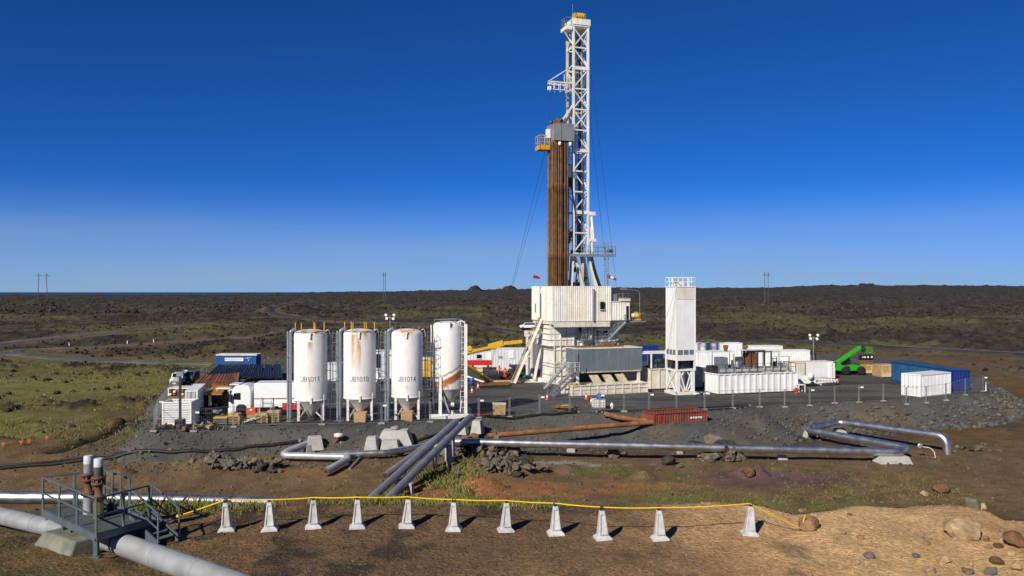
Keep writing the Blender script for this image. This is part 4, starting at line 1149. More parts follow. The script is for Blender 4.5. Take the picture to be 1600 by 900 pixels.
# ================================================================== WHITE TOWER
tw0 = G(1057, 617.5, 0)
tw = thing('tower_unit', 'tall square white tower on braced legs right of the rig', 'tower', tw0, R(19))
Wt = 2.55
body = MB().bx(0, Wt, 0, Wt, 5.3, 12.75).build('shell', paint('tower white', (.80, .795, .78), .5, var=.07, scale=.5, dirt=(.62, .55, .42), dirt_amt=.35), tw, .02)
MB().bx(-.02, Wt + .02, -.03, 0, 11.3, 11.42).bx(.02, Wt - .02, -.012, 0, 11.42, 12.7).build('stained_band', M_cream, body)
MB().bx(-.03, .03, -.03, .03, 5.3, 12.8).build('corner_trim', M_wclean, body)
MB().bx(Wt - .03, Wt + .04, -.035, .03, 5.3, 12.8).build('corner_trim', M_wclean, body)
rf = MB().bx(-.06, Wt + .06, -.06, Wt + .06, 12.76, 12.86).build('roof', M_wclean, tw)
rails(MB(), [(0, 0, 12.86), (Wt, 0, 12.86), (Wt, Wt, 12.86), (0, Wt, 12.86), (0, 0, 12.86)], 1.05, .09, .085, .85).build('handrail', M_wclean, rf)
MB().bx(.7, 1.6, 1.0, 1.8, 12.86, 13.4).build('hatch', M_cream, rf)
for (x, y) in ((.06, .06), (Wt - .06, .06), (.06, Wt - .06), (Wt - .06, Wt - .06)):
    MB().bx(x - .1, x + .1, y - .1, y + .1, 2.9, 5.3).build('upper_post', M_wclean, tw)
MB().bx(-.02, Wt + .02, -.02, .1, 4.05, 4.72).bx(-.02, .1, .1, Wt, 4.07, 4.7).bx(Wt - .1, Wt + .02, .1, Wt, 4.07, 4.7).bx(.1, Wt - .1, Wt - .1, Wt + .02, 4.07, 4.7).build('skirt', M_wclean, tw)
for k in range(3):
    x0 = .2 + k * .78
    MB().bx(x0, x0 + .7, .03, .08, 4.75, 5.26).build('louvre', M_bluegrey, tw)
    MB().bx(.03, .08, x0, x0 + .7, 4.75, 5.26).build('louvre', M_bluegrey, tw)
    MB().bx(x0 + .7, x0 + .78, -.01, .1, 4.72, 5.3).build('mullion', M_wclean, tw)
    MB().bx(-.01, .1, x0 + .7, x0 + .78, 4.72, 5.3).build('mullion', M_wclean, tw)
MB().bx(.1, Wt - .1, 1.1, 2.3, 3.15, 4.0).bx(.4, 1.4, .6, 1.0, 3.1, 3.5).build('machinery', M_dark, tw)
MB().bx(-.05, Wt + .05, -.05, Wt + .05, 2.82, 3.0).build('deck', M_wclean, tw)
for (x, y) in ((.28, .0), (Wt - .3, .0), (.28, Wt - .3), (Wt - .3, Wt - .3)):
    MB().bx(x - .22, x + .22, y, y + .3, .35, 2.8).build('leg', M_wclean, tw)
for (a, b) in (((.5, .1, 2.75), (1.28, .1, .4)), ((Wt - .5, .1, 2.75), (1.28, .1, .4)), ((.5, .13, 1.9), (1.1, .13, 2.8)), ((Wt - .5, .13, 1.9), (1.45, .13, 2.8)), ((.0, .2, 2.8), (.0, Wt - .2, .4)), ((.0, Wt - .2, 2.8), (.0, .2, .4)), ((.5, .12, 1.4), (1.0, .12, .4)), ((Wt - .5, .12, 1.4), (Wt - 1.0, .12, .4))):
    bp('brace', a, b, .12, M_wclean, tw)
MB().bx(-.1, Wt + .1, -.1, .35, 0, .35).bx(-.1, Wt + .1, Wt - .3, Wt + .1, 0, .35).bx(-.1, .2, .35, Wt - .3, .01, .33).bx(Wt - .2, Wt + .1, .35, Wt - .3, .01, .33).build('base_skid', M_wclean, tw)
MB().lathe([(.3, .35), (.3, 1.9), (.2, 2.1)], (1.25, 1.1, 0), 14).build('cylinder', M_wclean, tw)
MB().lathe([(.5, .35), (.6, .6), (.35, .8)], (1.3, .75, 0), 12).build('pump', M_yel, tw)
for (a, b) in (((0, 0, 12.7), (-5.2, -1.0, 1)), ((Wt, 0, 12.7), (6.0, 2.0, 2.5)), ((0, 0, 12.7), (-1.6, 0.0, 2))):
    bp('guy_wire', a, b, .02, M_dark, tw)
dbr = thing('scrap_pile', 'small heap of white wrapped hose at the foot of the white tower', 'scrap', tw0 + Vector((2.0, -.2, 0)), .3)
for i in range(5): MB().tube([(i * .32, random.uniform(-.2, .2), .14), (i * .32 + .5, random.uniform(-.1, .4), .2), (i * .32 + .9, .2, .12)], .13, 7).build('hose_bundle', M_wclean if i % 2 == 0 else M_black, dbr)

# ================================================================== MUD TANKS
def ribbed_tank(name, label, o, rz, L, W, Hh, rib, mat, ribmat, z0=.12, top=True):
    t_ = thing(name, label, 'tank', o, rz)
    sh_ = MB().bx(0, L, 0, W, z0, Hh).build('shell', mat, t_)
    n = int(L / rib)
    for i in range(n + 1):
        x = L * i / n
        MB().bx(x - .11, x + .11, -.10, 0, z0, Hh - .02).build('rib', ribmat, sh_)
    for i in range(4):
        y = W * (i + .5) / 4
        MB().bx(-.10, 0, y - .1, y + .1, z0, Hh - .02).build('rib', ribmat, sh_)
    MB().bx(-.12, L + .1, -.13, .02, Hh, Hh + .12).bx(-.12, .02, .02, W, Hh, Hh + .12).bx(L - .02, L + .1, .02, W, Hh, Hh + .12).build('top_rim', ribmat, t_)
    MB().bx(-.1, L + .1, -.05, .12, 0, z0).bx(-.1, L + .1, W - .12, W + .05, 0, z0).build('skid', M_dark, t_)
    return t_
M_tank = paint('tank white', (.79, .785, .765), .5, var=.08, scale=.8, dirt=(.60, .52, .38), dirt_amt=.4)
mt0 = G(1122, 617, 0)
mtk = ribbed_tank('mud_tank', 'long ribbed white mud tank with machinery and railings on top', mt0, R(17), 10.9, 3.0, 2.35, .82, M_tank, M_wclean)
tk0 = G(1016, 609, 0)
ribbed_tank('mud_tank', 'cream ribbed tank behind the white tower legs', tk0, R(17), 7.2, 2.8, 2.5, 1.15, M_cream, M_cream)
# gear on top of the white tank
gearroot = mtk
rails(MB(), [(0, .1, 2.47), (10.8, .1, 2.47), (10.8, 2.9, 2.47)], 1.05, .045, .04, 1.1).build('handrail', M_dark, mtk)
MB().tube([(.6, .45, 2.75), (10.4, .45, 2.75)], .18, 10).build('manifold_pipe', M_hop, mtk)
MB().tube([(.9, .95, 2.95), (9.6, .95, 2.95)], .10, 8).build('manifold_pipe', M_steel, mtk)
for x in (1.2, 2.6, 3.9, 5.2, 6.6, 7.7, 8.8, 9.8):
    MB().cyl((x, .45, 2.7), (x, .45, 3.25), .08, 8).lathe([(.2, 0), (.2, .06)], (x, .45, 3.25), 12).build('valve', M_steel if x < 6 else M_hop, mtk)
rnd = random.Random(3)
for i in range(26):
    x = rnd.uniform(.2, 10.6); y = rnd.uniform(.8, 2.7); h = rnd.uniform(.5, 1.5); w = rnd.uniform(.2, .7)
    if 5.0 < x < 7.8: continue
    k = i % 3
    if k == 0: MB().bx(x, x + w, y, y + w * .8, 2.47, 2.47 + h).build('pump_box', M_dark if i % 2 else M_bluegrey, mtk)
    elif k == 1: MB().lathe([(w * .3, 0), (w * .45, .1), (w * .45, h * .7), (w * .2, h)], (x, y, 2.47), 12).build('agitator_motor', M_bluegrey if i % 2 else M_steel, mtk)
    else: MB().bar((x, y, 2.47), (x, y, 2.47 + h * 1.5), .06).bar((x, y, 2.47 + h), (x + w * 1.6, y, 2.47 + h), .06).bar((x + w * 1.6, y, 2.47 + h), (x + w * 1.6, y, 2.47), .06).build('frame', M_dark, mtk)
MB().bx(.9, 2.0, 1.1, 2.4, 2.47, 4.3).build('shaker', M_bluegrey, mtk)
MB().bx(-.1, .8, 1.4, 2.6, 2.47, 3.3).build('shaker', M_dark, mtk)
# open steel booth: brown side, dark frame
bo = MB()
for (x, y) in ((5.1, .9), (6.0, .9), (7.9, .9), (5.1, 2.3), (7.9, 2.3)): bo.bx(x - .06, x + .06, y - .06, y + .06, 2.47, 4.85)
bo.bx(5.0, 8.0, .8, .95, 4.85, 4.97).bx(5.0, 8.0, 2.25, 2.4, 4.85, 4.97).bx(5.0, 5.12, .95, 2.25, 4.86, 4.96)
bo = bo.build('booth_frame', M_dark, mtk)
MB().bx(5.14, 5.94, .92, 2.2, 2.5, 4.8).build('booth_side', M_rusty, mtk)
for (x, y, l, z) in ((.2, 1.4, 2.6, 4.9), (4.0, 1.0, 3.2, 5.1), (7.6, 1.7, 2.4, 4.7), (8.8, .8, 2.0, 4.2)):
    c = MB().bx(x, x + l, y, y + .9, z, z + .08).build('canopy', M_cream, mtk)
    for q in (x + .1, x + l - .1): bp('canopy_post', (q, y + .45, 2.47), (q, y + .45, z), .06, M_dark, c)
MB().lathe([(.10, 0), (.22, .2), (.33, .75), (.1, .8)], (2.2, 1.9, 4.95), 14).build('vent_cowl', M_rusty, mtk)
MB().lathe([(.2, -.25), (.3, 0), (.2, .25)], (4.6, 1.4, 5.5), 14, 'X').cyl((4.6, 1.4, 5.18), (4.6, 1.4, 5.3), .12, 8).build('vent_cowl', M_brown, mtk)
# pumps behind the tower on the cream tank
pu = thing('pump_unit', 'dark blue and black pump sets under a white frame behind the white tower', 'pump', tk0 + Vector((.3, 1.0, 2.62)), R(17))
for i in range(6):
    x = .3 + i * 1.1
    MB().bx(x, x + .7, .4, 1.3, 0, .5).lathe([(.25, -.5), (.36, -.4), (.36, .4), (.2, .5)], (x + .3, .8, .8), 12, 'X').build('pump', paint('pump blue', (.05, .10, .16), .5, var=.2) if i % 2 == 0 else M_dark, pu)
for x in (0.0, 2.6): bp('post', (x, 0, 0), (x, 0, 2.0), .16, M_wclean, pu)
MB().bx(-2.2, 2.8, -.1, .1, 1.98, 2.15).build('beam', M_wclean, pu)
MB().bx(-2.0, 3.5, .9, 2.4, 1.7, 1.85).build('roof_sheet', M_tank, pu)

# ================================================================== SHAKER HOUSE: grey box over a shallow tank
sh0 = G(893, 619, 0)
sk = thing('shaker_tank', 'low cream open tank below the grey box, three chutes emptying into it', 'tank', sh0, R(20.5))
MB().bx(0, 10.2, 0, .12, 0, 1.12).bx(0, 10.2, 3.0, 3.12, 0, 1.2).bx(0, .12, .12, 3.0, .01, 1.12).bx(10.08, 10.2, .12, 3.0, .01, 1.12).bx(.12, 10.08, .12, 3.0, .6, .7).build('shell', paint('scuffed cream paint', (.68, .62, .51), .65, var=.2, scale=1.5, dirt=(.36, .20, .13), dirt_amt=.6, streak=False), sk)
for i in range(10):
    x = .1 + i * 1.11
    MB().bx(x - .06, x + .06, -.08, 0, 0, 1.1).build('rib', M_cream, sk)
MB().bx(-.06, 10.26, -.1, .14, 1.12, 1.22).bx(-.06, .14, .14, 3.1, 1.121, 1.219).bx(10.06, 10.26, .14, 3.1, 1.121, 1.219).bx(.1, 10.1, -.075, -.02, .66, .74).build('rim', M_cream, sk)
M_plate = paint('tan steel plate', (.50, .43, .29), .6, var=.25, scale=1.4, dirt=(.30, .23, .14), dirt_amt=.6)
for i, x in enumerate((3.0, 4.75, 6.5)):
    MB().add([(x, 1.55, 2.2), (x + 1.15, 1.55, 2.2), (x + 1.55, .45, .95), (x + .35, .45, .95), (x, 1.6, 2.15), (x + 1.15, 1.6, 2.15), (x + 1.55, .5, .9), (x + .35, .5, .9)],
             [(0, 1, 2, 3), (7, 6, 5, 4), (0, 4, 5, 1), (1, 5, 6, 2), (2, 6, 7, 3), (3, 7, 4, 0)]).build('chute', M_plate, sk)
bp('chute_edge', (7.4, 1.5, 2.25), (7.85, .4, 1.0), .14, M_plate, sk)
MB().bx(.2, .6, -.09, 1.2, 1.23, 1.35).build('yellow_cap', M_yel, sk)
gb = thing('shaker_house', 'big blue grey steel box raised over the low tank in front of the rig', 'cabin', sh0, R(20.5))
MB().bx(1.5, 10.4, 1.8, 4.9, 2.62, 5.3).build('shell', M_bluegrey, gb, .02)
MB().bx(1.45, 10.45, 1.75, 4.95, 5.31, 5.40).build('roof', M_cream, gb)
MB().bx(1.45, 10.2, 1.72, 1.82, 2.45, 2.61).bx(1.45, 1.6, 1.83, 4.9, 2.45, 2.61).build('floor_beam', M_plate, gb)
for x in (3.4, 5.2, 7.0, 8.8): MB().bx(x - .012, x + .012, 1.785, 1.8, 2.65, 5.28).build('sheet_seam', M_steel, gb)
MB().bx(1.5, 1.62, 1.74, 1.8, 2.6, 5.3).build('corner_post', M_galv, gb)
for (x, y) in ((1.7, 2.0), (10.0, 2.0), (1.7, 4.6), (10.0, 4.6), (6.0, 4.6)):
    MB().bx(x - .15, x + .15, y - .15, y + .15, 0 if y > 3.2 else .72, 2.44).build('leg', M_cream, gb)
MB().bx(2.0, 9.4, 3.6, 4.4, .0, 2.4).build('shaker_deck', M_dark, gb)
MB().bx(8.2, 10.6, 3.3, 3.4, .0, 2.45).build('back_panel', M_bluegrey, gb)
lp = MB(); ladder(lp, (1.3, 1.6, 2.8), (1.3, 1.6, 4.9), .4, .35, .04); lp.bx(.6, 1.7, 1.5, 2.6, 2.62, 2.7)
lp.build('access_ladder', M_galv, gb)
rails(MB(), [(.6, 2.6, 2.7), (.6, 1.5, 2.7), (1.7, 1.5, 2.7)], 1.05, .05, .045, .6).build('handrail', M_wclean, gb)
MB().bx(2.2, 8.6, 3.2, 5.2, 5.42, 5.5).bx(6.0, 7.5, 3.5, 4.5, 5.5, 6.0).build('roof_gear', M_brown, gb)
def wl(o, rz, p):
    q = Matrix.Rotation(-rz, 3, 'Z') @ (Vector(p) - Vector((o[0], o[1], 0))); return q
for (fp, hd, lab) in ((G(852, 607, 0), D(893, 557, 102.0), 0), (G(860, 621, 0), D(904, 578, 97.6), 1)):
    st = stair('stair', wl(sh0, R(20.5), (fp.x, fp.y, .03)), wl(sh0, R(20.5), hd), .9, M_galv, gb)
# low parts beside: green pump, red bits
pm_ = thing('green_pump', 'small green pump on the ground left of the rig legs', 'pump', G(823, 596, 0), .2)
MB().bx(-.9, .9, -.3, .3, 0, .2).build('skid', M_dark, pm_)
MB().lathe([(.2, -.6), (.33, -.5), (.33, .2), (.2, .3)], (0, 0, .55), 12, 'X').bx(.3, .7, -.25, .25, .2, .7).build('motor', paint('pump green', (.02, .16, .10), .5), pm_)
# ================================================================== CONTAINERS AND CABINS
M_cwhite = paint('container white', (.78, .78, .77), .5, var=.08, scale=.7, dirt=(.58, .52, .42), dirt_amt=.35)
M_cgrey = paint('cabin light grey', (.62, .64, .66), .5, var=.08, scale=.7, dirt=(.48, .45, .40), dirt_amt=.3)
M_blue = paint('container blue', (.012, .085, .27), .5, var=.16, scale=.8, dirt=(.03, .10, .22), dirt_amt=.4)
M_blue2 = paint('container dark blue', (.008, .028, .18), .5, var=.14, scale=.8)
M_teal = paint('container sea blue', (.012, .078, .185), .5, var=.16, scale=.8, dirt=(.05, .12, .18), dirt_amt=.4)
M_basin = paint('red oxide paint', (.20, .058, .036), .6, var=.22, scale=1.2, dirt=(.13, .045, .025), dirt_amt=.5)
def container(label, loc, rz, L, W=2.44, Hh=2.59, side=None, end=None, roof=None, frame=None, pitch=.28, horiz=False, doors=True, lock=None, group=None, name='shipping_container', cat='container', open_top=False):
    side = side or M_cwhite; end = end or side; roof = roof or side; frame = frame or side
    t_ = thing(name, label, cat, loc, rz, group)
    f = MB()
    for (x, y) in ((.07, .07), (L - .07, .07), (.07, W - .07), (L - .07, W - .07)): f.bx(x - .07, x + .07, y - .07, y + .07, 0, Hh)
    for z in (.08, Hh - .06):
        f.bx(.14, L - .14, 0, .1, z - .07, z + .055).bx(.14, L - .14, W - .1, W, z - .07, z + .055).bx(0, .1, .14, W - .14, z - .07, z + .055).bx(L - .1, L, .14, W - .14, z - .07, z + .055)
    f.build('frame', frame, t_)
    def hz(x0, x1, z0, z1, y, n=9):
        m = MB(); h = (z1 - z0) / n
        vs = []
        for i in range(n):
            for (zz, o) in ((z0 + i * h, 0), (z0 + i * h + .66 * h, 0), (z0 + i * h + .70 * h, .10), (z0 + i * h + .97 * h, .10)): vs.append((zz, o))
        vs.append((z1, 0))
        P = []
        for (zz, o) in vs: P += [(x0, y + o, zz), (x1, y + o, zz)]
        return m.add(P, [(2 * i, 2 * i + 1, 2 * i + 3, 2 * i + 2) for i in range(len(vs) - 1)])
    (hz(.14, L - .14, .14, Hh - .12, .03) if horiz else MB().corr(.14, L - .14, .13, Hh - .1, .025, pitch, .045)).build('side_wall', side, t_)
    MB().corr(.14, L - .14, .13, Hh - .1, W - .025, pitch, .045, ny=1).build('side_wall', side, t_)
    MB().corr(.14, W - .14, .13, Hh - .1, L - .025, pitch, .045, 'y', ny=1).build('end_wall', end, t_)
    if doors:
        for k in range(2):
            y0 = .15 + k * (W / 2 - .15); d = MB().corr(y0 + .01, y0 + W / 2 - .16, .14, Hh - .11, .03, .4, .035, 'y').build('door', end, t_)
            for q in (.28, .72):
                yy = y0 + (W / 2 - .15) * q
                MB().cyl((-.03, yy, .15), (-.03, yy, Hh - .12), .022, 6).bx(-.05, -.01, yy - .12, yy + .12, 1.1, 1.15).build('lock_bar', lock or M_galv, d)
    else:
        MB().corr(.14, W - .14, .13, Hh - .1, .025, pitch, .045, 'y').build('end_wall', end, t_)
    if not open_top:
        MB().bx(.05, L - .05, .05, W - .05, Hh - .10, Hh - .015).build('roof', roof, t_)
    MB().bx(.05, L - .05, .05, W - .05, .06, .13).build('floor', M_dark, t_)
    return t_
# right-hand group
c1 = G(1438.5, 620.5, 0); container('white twenty foot container standing by itself in front of the blue ones', c1, R(31), 6.06, roof=M_wclean)
container('long bright blue container receding behind the single white one', (56.4, 100.9, 0), R(98.8), 12.19, side=M_teal, end=M_blue2, roof=M_teal, frame=M_blue2, lock=M_blue2)
# reefer and its neighbours
rz5 = R(12)
o5 = G(1243, 593, 0)
cr5 = container('white panelled container with a cream ribbed end behind the trailer frame', o5, rz5, 6.06, Hh=2.4, side=M_cream, doors=False)
MB().bx(1.55, 5.8, -.05, -.005, .2, 2.3).build('smooth_panel', M_cwhite, cr5)
MB().bx(1.45, 1.53, -.06, 0, .1, 2.35).bx(5.82, 6.0, -.06, 0, .1, 2.35).build('panel_edge', M_dark, cr5)
bxw = thing('white_cabinet', 'narrow white upright cabinet left of the green telehandler', 'cabinet', G(1296.5, 592, 0), rz5)
MB().bx(0, .85, 0, 2.2, .05, 2.2).build('body', M_wclean, bxw, .02)
MB().bx(.42, .45, -.01, 0, .1, 2.15).build('door_gap', M_dark, bxw)
def topc(px0, px1, pyt, label, rz, mats, Hh=2.59, doors=False, y=None, horiz=False):
    yy = y or F * (HC - Hh) / (pyt - 456); a = D(px0, 456, yy); L = (px1 - px0) / F * yy / max(.6, math.cos(rz))
    return container(label, (a.x, a.y, 0), rz, L, side=mats, Hh=Hh, doors=doors)
t6 = topc(1176, 1268, 547.5, 'long white container with dark doors behind the mud tank railings', R(4), M_cwhite)
MB().bx(10.45, 10.55, .4, 1.2, .4, 2.2).build('vent_panel', M_dark, t6)
topc(1170, 1224, 540.5, 'white container roof farthest back, right of the red cowl', R(3), M_cwhite)
topc(1089, 1161, 536.0, 'long white container farthest back, just right of the white tower', R(3), M_cwhite)
topc(1090, 1150, 549, 'white ribbed container behind the left half of the mud tank', R(6), M_cwhite)
topc(1016, 1046, 548, 'light grey container between the grey box and the white tower', R(3), M_cgrey)
cb = topc(992, 1030, 541, 'dark blue container roof beyond the grey box', R(3), M_blue2)
rub = thing('machine', 'black generator box standing beside the end of the long white container', 'generator', G(1279, 570, 0) + Vector((0, 4, 0)), .1)
MB().bx(-.9, .9, -.6, .6, .1, 1.7).build('body', M_dark, rub, .03)
MB().bx(-.95, .95, -.65, .65, 0, .1).build('skid', M_steel, rub)
MB().bx(-.5, .5, -.63, -.605, .5, 1.4).build('grille', M_steel, rub)
# cabins behind the silos
def cabin(px0, px1, pyt, y, label, wins=(), doors=()):
    a = D(px0, 456, y); L = (px1 - px0) / F * y; Hh = HC - (pyt - 456) / F * y
    t_ = container(label, (a.x, a.y, 0), R(1), L, Hh=Hh, side=M_cgrey, roof=M_wclean, doors=False, pitch=.45, name='site_cabin', cat='cabin')
    for (p0, p1, q0, q1) in wins:
        x0 = (p0 - px0) / F * y; x1 = (p1 - px0) / F * y; z1 = HC - (q0 - 456) / F * y; z0 = HC - (q1 - 456) / F * y
        w = MB().bx(x0, x1, -.06, -.02, z0, z1).build('window', M_glass, t_)
        MB().bx(x0 - .07, x1 + .07, -.08, -.03, z0 - .1, z0 - .02).build('sill', M_wclean, w)
    for (p0, p1, q0, q1) in doors:
        x0 = (p0 - px0) / F * y; x1 = (p1 - px0) / F * y; z1 = HC - (q0 - 456) / F * y; z0 = HC - (q1 - 456) / F * y
        d = MB().bx(x0, x1, -.07, -.02, max(.1, z0), z1).build('door', M_wclean, t_)
        MB().bx(x0 + .08, x0 + .14, -.12, -.07, 1.0, 1.2).build('handle', M_dark, d)
    return t_
cabin(728, 792, 547, 133, 'light grey site cabin with a small window below the crane boom', [(745, 752, 554, 560)], [(761, 768, 551, 573)])
cabin(776, 832, 544.5, 127, 'light grey site cabin behind the pipe ramp, two pale door panels', [(778.5, 785, 557, 558.6)], [(796, 803, 547, 560)])
cabin(646, 676, 560, 112, 'white site cabin half hidden between the third and fourth silos')
cabin(584, 612, 548, 118, 'white cabin seen between the second and third silos', [(588, 594, 553, 575)])
cabin(508, 531, 568, 112, 'white cabin seen between the first and second silos')
cr_w = thing('flatbed_trailer', 'white trailer frame parked behind the gap between second and third silos', 'trailer', G(600, 600, 0), 0)
MB().bx(-1.6, 1.6, -.4, .9, .7, .9).build('bed', M_wclean, cr_w)
for q in (-1.2, .2, 1.2): bp('strut', (q, -.3, 0), (q + .4, -.3, .75), .12, M_wclean, cr_w)
MB().bx(-1.6, -.6, -.3, .8, .9, 1.5).build('tank', M_wclean, cr_w)

# blue container at the far left of the pad
cbl = topc(337.5, 400, 555.5, 'blue container with a white sign board behind the black pipe rack', R(0), M_blue)
MB().bx(-.05, 6.15, .0, 2.44, 2.6, 2.78).build('roof_sheet', M_cream, cbl)
sg = MB().bx(1.35, 4.15, -.06, -.02, 1.75, 2.25).build('sign_board', M_wclean, cbl)
ink = MB(); rq = random.Random(5)
x = 1.85
while x < 3.9:
    w = rq.uniform(.06, .11); ink.bx(x, x + w, -.068, -.061, 2.0, 2.10 + rq.uniform(-.02, .02)); x += w + .035
x = 1.9
while x < 3.4:
    w = rq.uniform(.05, .10); ink.bx(x, x + w, -.068, -.061, 1.84, 1.89); x += w + .04
ink.bx(1.42, 1.52, -.068, -.061, 1.95, 2.12).bx(1.56, 1.66, -.068, -.061, 1.92, 2.1)
tag(ink.build('sign_print', paint('sign print grey blue', (.16, .20, .32), .7), sg), kind='stuff')
lg = MB().bar((4.45, -.05, 2.2), (5.3, -.05, 2.25), .05).bar((4.75, -.05, 2.2), (4.85, -.05, 2.08), .06).bx(4.86, 4.98, -.06, -.02, 1.82, 1.94)
tag(lg.build('logo_print', M_wclean, cbl), kind='stuff')

# white open-top bin with horizontal ribs, far left front
bin0 = G(253, 665, 0)
bn = container('white bin with horizontal ribs at the left front corner of the pad', bin0, R(5), 2.6, 2.3, 2.15, side=M_cwhite, horiz=True, doors=False, open_top=True, name='waste_bin', cat='bin', frame=M_wclean)
def junk(name, label, loc, n, sx, sy, sz, mats, seed, rz=0):
    q = random.Random(seed); t_ = thing(name, label, 'scrap', loc, rz)
    for i in range(n):
        x = q.uniform(-sx, sx); y = q.uniform(-sy, sy); z = q.uniform(0, sz) * (1 - abs(x) / sx * .5)
        mm = mats[i % len(mats)]; k = q.random()
        if k < .5: MB().box((x, y, z + .15), (q.uniform(.2, .8), q.uniform(.2, .6), q.uniform(.1, .4)), q.uniform(0, 3)).build('scrap_piece', mm, t_)
        else: MB().bar((x, y, z + .1), (x + q.uniform(-.7, .7), y + q.uniform(-.5, .5), z + q.uniform(.1, .5)), .12).build('scrap_piece', mm, t_)
    return t_
# crate load standing behind the bin
ld = thing('pipe_crate', 'cream and rust crate of pipe ends standing behind the ribbed white bin', 'crate', G(263, 645, 0), R(5))
MB().bx(0, 2.0, 0, 2.0, 0, 1.7).build('body', M_brown, ld)
for i in range(10):
    MB().lathe([(.02, 0), (.14, 0), (.14, .5)], (.2 + (i % 5) * .4, -.06, 1.85 + (i // 5) * .26), 10, 'Y').build('pipe_end', M_rusty if i % 3 else M_cream, ld)
MB().bx(-.05, 2.05, -.05, 2.05, 2.4, 2.5).bx(-.05, .05, 0, 2, 1.7, 2.4).bx(1.95, 2.05, 0, 2, 1.7, 2.4).build('lid', M_cream, ld)
_c = D(309, 456, 79)
container('narrow tall white container behind the ribbed bin, its shaded side towards the truck', (_c.x, _c.y, 0), R(104), 6.06, 1.15, 2.7, side=M_cwhite, end=M_cwhite)
ps = thing('lamp_mast', 'dark square lamp pole on a block in front of the ribbed bin', 'lamp mast', G(281.5, 667.5, 0), 0)
MB().bx(-.09, .09, -.09, .09, .6, 4.9).build('pole', M_dark, ps)
MB().bx(-.38, .38, -.35, .35, 0, .75).build('block', M_dark, ps, .03)
MB().bx(-.3, .3, -.12, .12, 4.6, 5.0).build('lamp_head', M_steel, ps)

# ================================================================== VEHICLES
TELE = .8
M_tyre = paint('tyre rubber', (.016, .016, .017), .8, var=.3, scale=6)
M_vwhite = paint('vehicle white', (.82, .82, .82), .25, var=.04, spec=.5)
M_green = paint('machine green', (.035, .34, .012), .4, var=.12, scale=1.2, dirt=(.06, .17, .02), dirt_amt=.5)
def wheel(t_, x, y, r, w, name='wheel', rim=M_galv):
    a = MB().lathe([(r * .58, -w / 2), (r * .94, -w / 2), (r, -w * .36), (r, w * .36), (r * .94, w / 2), (r * .58, w / 2)], (x, y, r), 22, 'Y').build(name, M_tyre, t_)
    MB().lathe([(.02, -w * .38), (r * .2, -w * .40), (r * .3, -w * .22), (r * .58, -w * .3), (r * .58, w * .3), (r * .3, w * .22), (.02, w * .38)], (x, y, r), 18, 'Y').build('rim', rim, a)
# --- truck, cab to the left
tr0 = G(357, 652.5, 0)
tk = thing('truck', 'white box truck with its cab facing left behind the pallets', 'truck', tr0, R(4))
cabp = [(0.05, .55), (.0, 1.5), (.22, 2.15), (.38, 2.75), (.62, 3.05), (1.5, 3.18), (1.95, 3.05), (2.1, 2.6), (2.1, .75), (1.75, .75), (1.7, 1.05), (1.45, 1.25), (1.0, 1.25), (.75, 1.05), (.7, .55)]
cabm = MB().prism(cabp, 0, 2.3).build('cab', M_vwhite, tk, .05)
MB().prism([(.42, 1.75), (.52, 2.35), (1.15, 2.4), (1.15, 1.7)], -.02, 0).build('side_window', M_glass, cabm)
MB().add([(-.005, .25, 1.62), (-.005, 2.05, 1.62), (.30, 2.05, 2.5), (.30, .25, 2.5)], [(0, 1, 2, 3)]).build('windscreen', M_glass, cabm)
MB().prism([(.28, 2.62), (-.12, 2.55), (-.1, 2.62), (.3, 2.78)], .1, 2.2).build('sun_visor', M_vwhite, cabm)
MB().bx(.12, .3, -.32, -.05, 1.55, 2.3).build('mirror', M_dark, cabm)
MB().bx(-.06, .5, .05, 2.25, .35, .9).build('bumper', M_vwhite, cabm)
MB().bx(-.075, -.06, .15, .55, .62, .85).build('headlight', M_galv, cabm)
MB().bx(-.075, -.06, 1.75, 2.15, .62, .85).build('headlight', M_galv, cabm)
MB().bx(.02, .9, .2, 2.1, 3.12, 3.2).build('roof_fairing', M_vwhite, cabm)
bd = MB().bx(2.45, 9.4, -.1, 2.4, .95, 3.32).build('cargo_box', M_vwhite, tk, .05)
MB().bx(2.5, 9.4, -.13, -.105, 1.78, 1.86).build('trim_strip', M_brown, bd)
MB().bx(5.2, 7.6, -.35, -.12, .75, 1.4).build('red_locker', M_red, tk)
MB().bx(.6, 9.2, .5, 1.8, .55, .9).build('chassis', M_dark, tk)
MB().bx(2.3, 3.0, -.05, .3, .45, .85).build('battery_box', paint('signal orange', (.62, .11, .03), .6), tk)
for x in (1.22, 6.3, 7.7):
    for y in (.18, 2.1): wheel(tk, x, y, .5, .32)
ladder(MB(), (3.5, -.45, .1), (3.7, -.25, 2.0), 1.0, .45, .06).build('boarding_steps', M_galv, tk)
# --- green telehandler: cab and counterweight left, boom up to the right
th0 = G(1309, 586, 0)
tt = thing('telehandler', 'bright green telehandler with its boom raised to the right', 'telehandler', th0, R(6))
k_ = 1.0
MB().prism([(-.1, .75), (-.1, 2.1), (.5, 2.35), (1.0, 1.75), (2.0, 1.55), (3.2, 1.85), (5.2, 1.5), (5.6, 1.0), (5.4, .75), (4.2, .7), (3.6, .75), (2.2, .7)], .25, 2.2).build('chassis', M_green, tt, .05)
for x, nm in ((1.55, 0), (4.55, 1)):
    for y in (.0, 2.4): wheel(tt, x, y, .78, .5, rim=M_dark)
MB().prism([(.95, 1.3), (1.0, 1.62), (1.5, 1.75), (2.1, 1.62), (2.3, 1.3), (2.1, 1.55), (1.5, 1.66), (1.1, 1.5)], -.2, .3).build('mudguard', M_green, tt)
bm_ = MB().bar((.15, .95, 2.05), (4.7, .95, 4.9), .55, .72).build('boom', M_green, tt, .04)
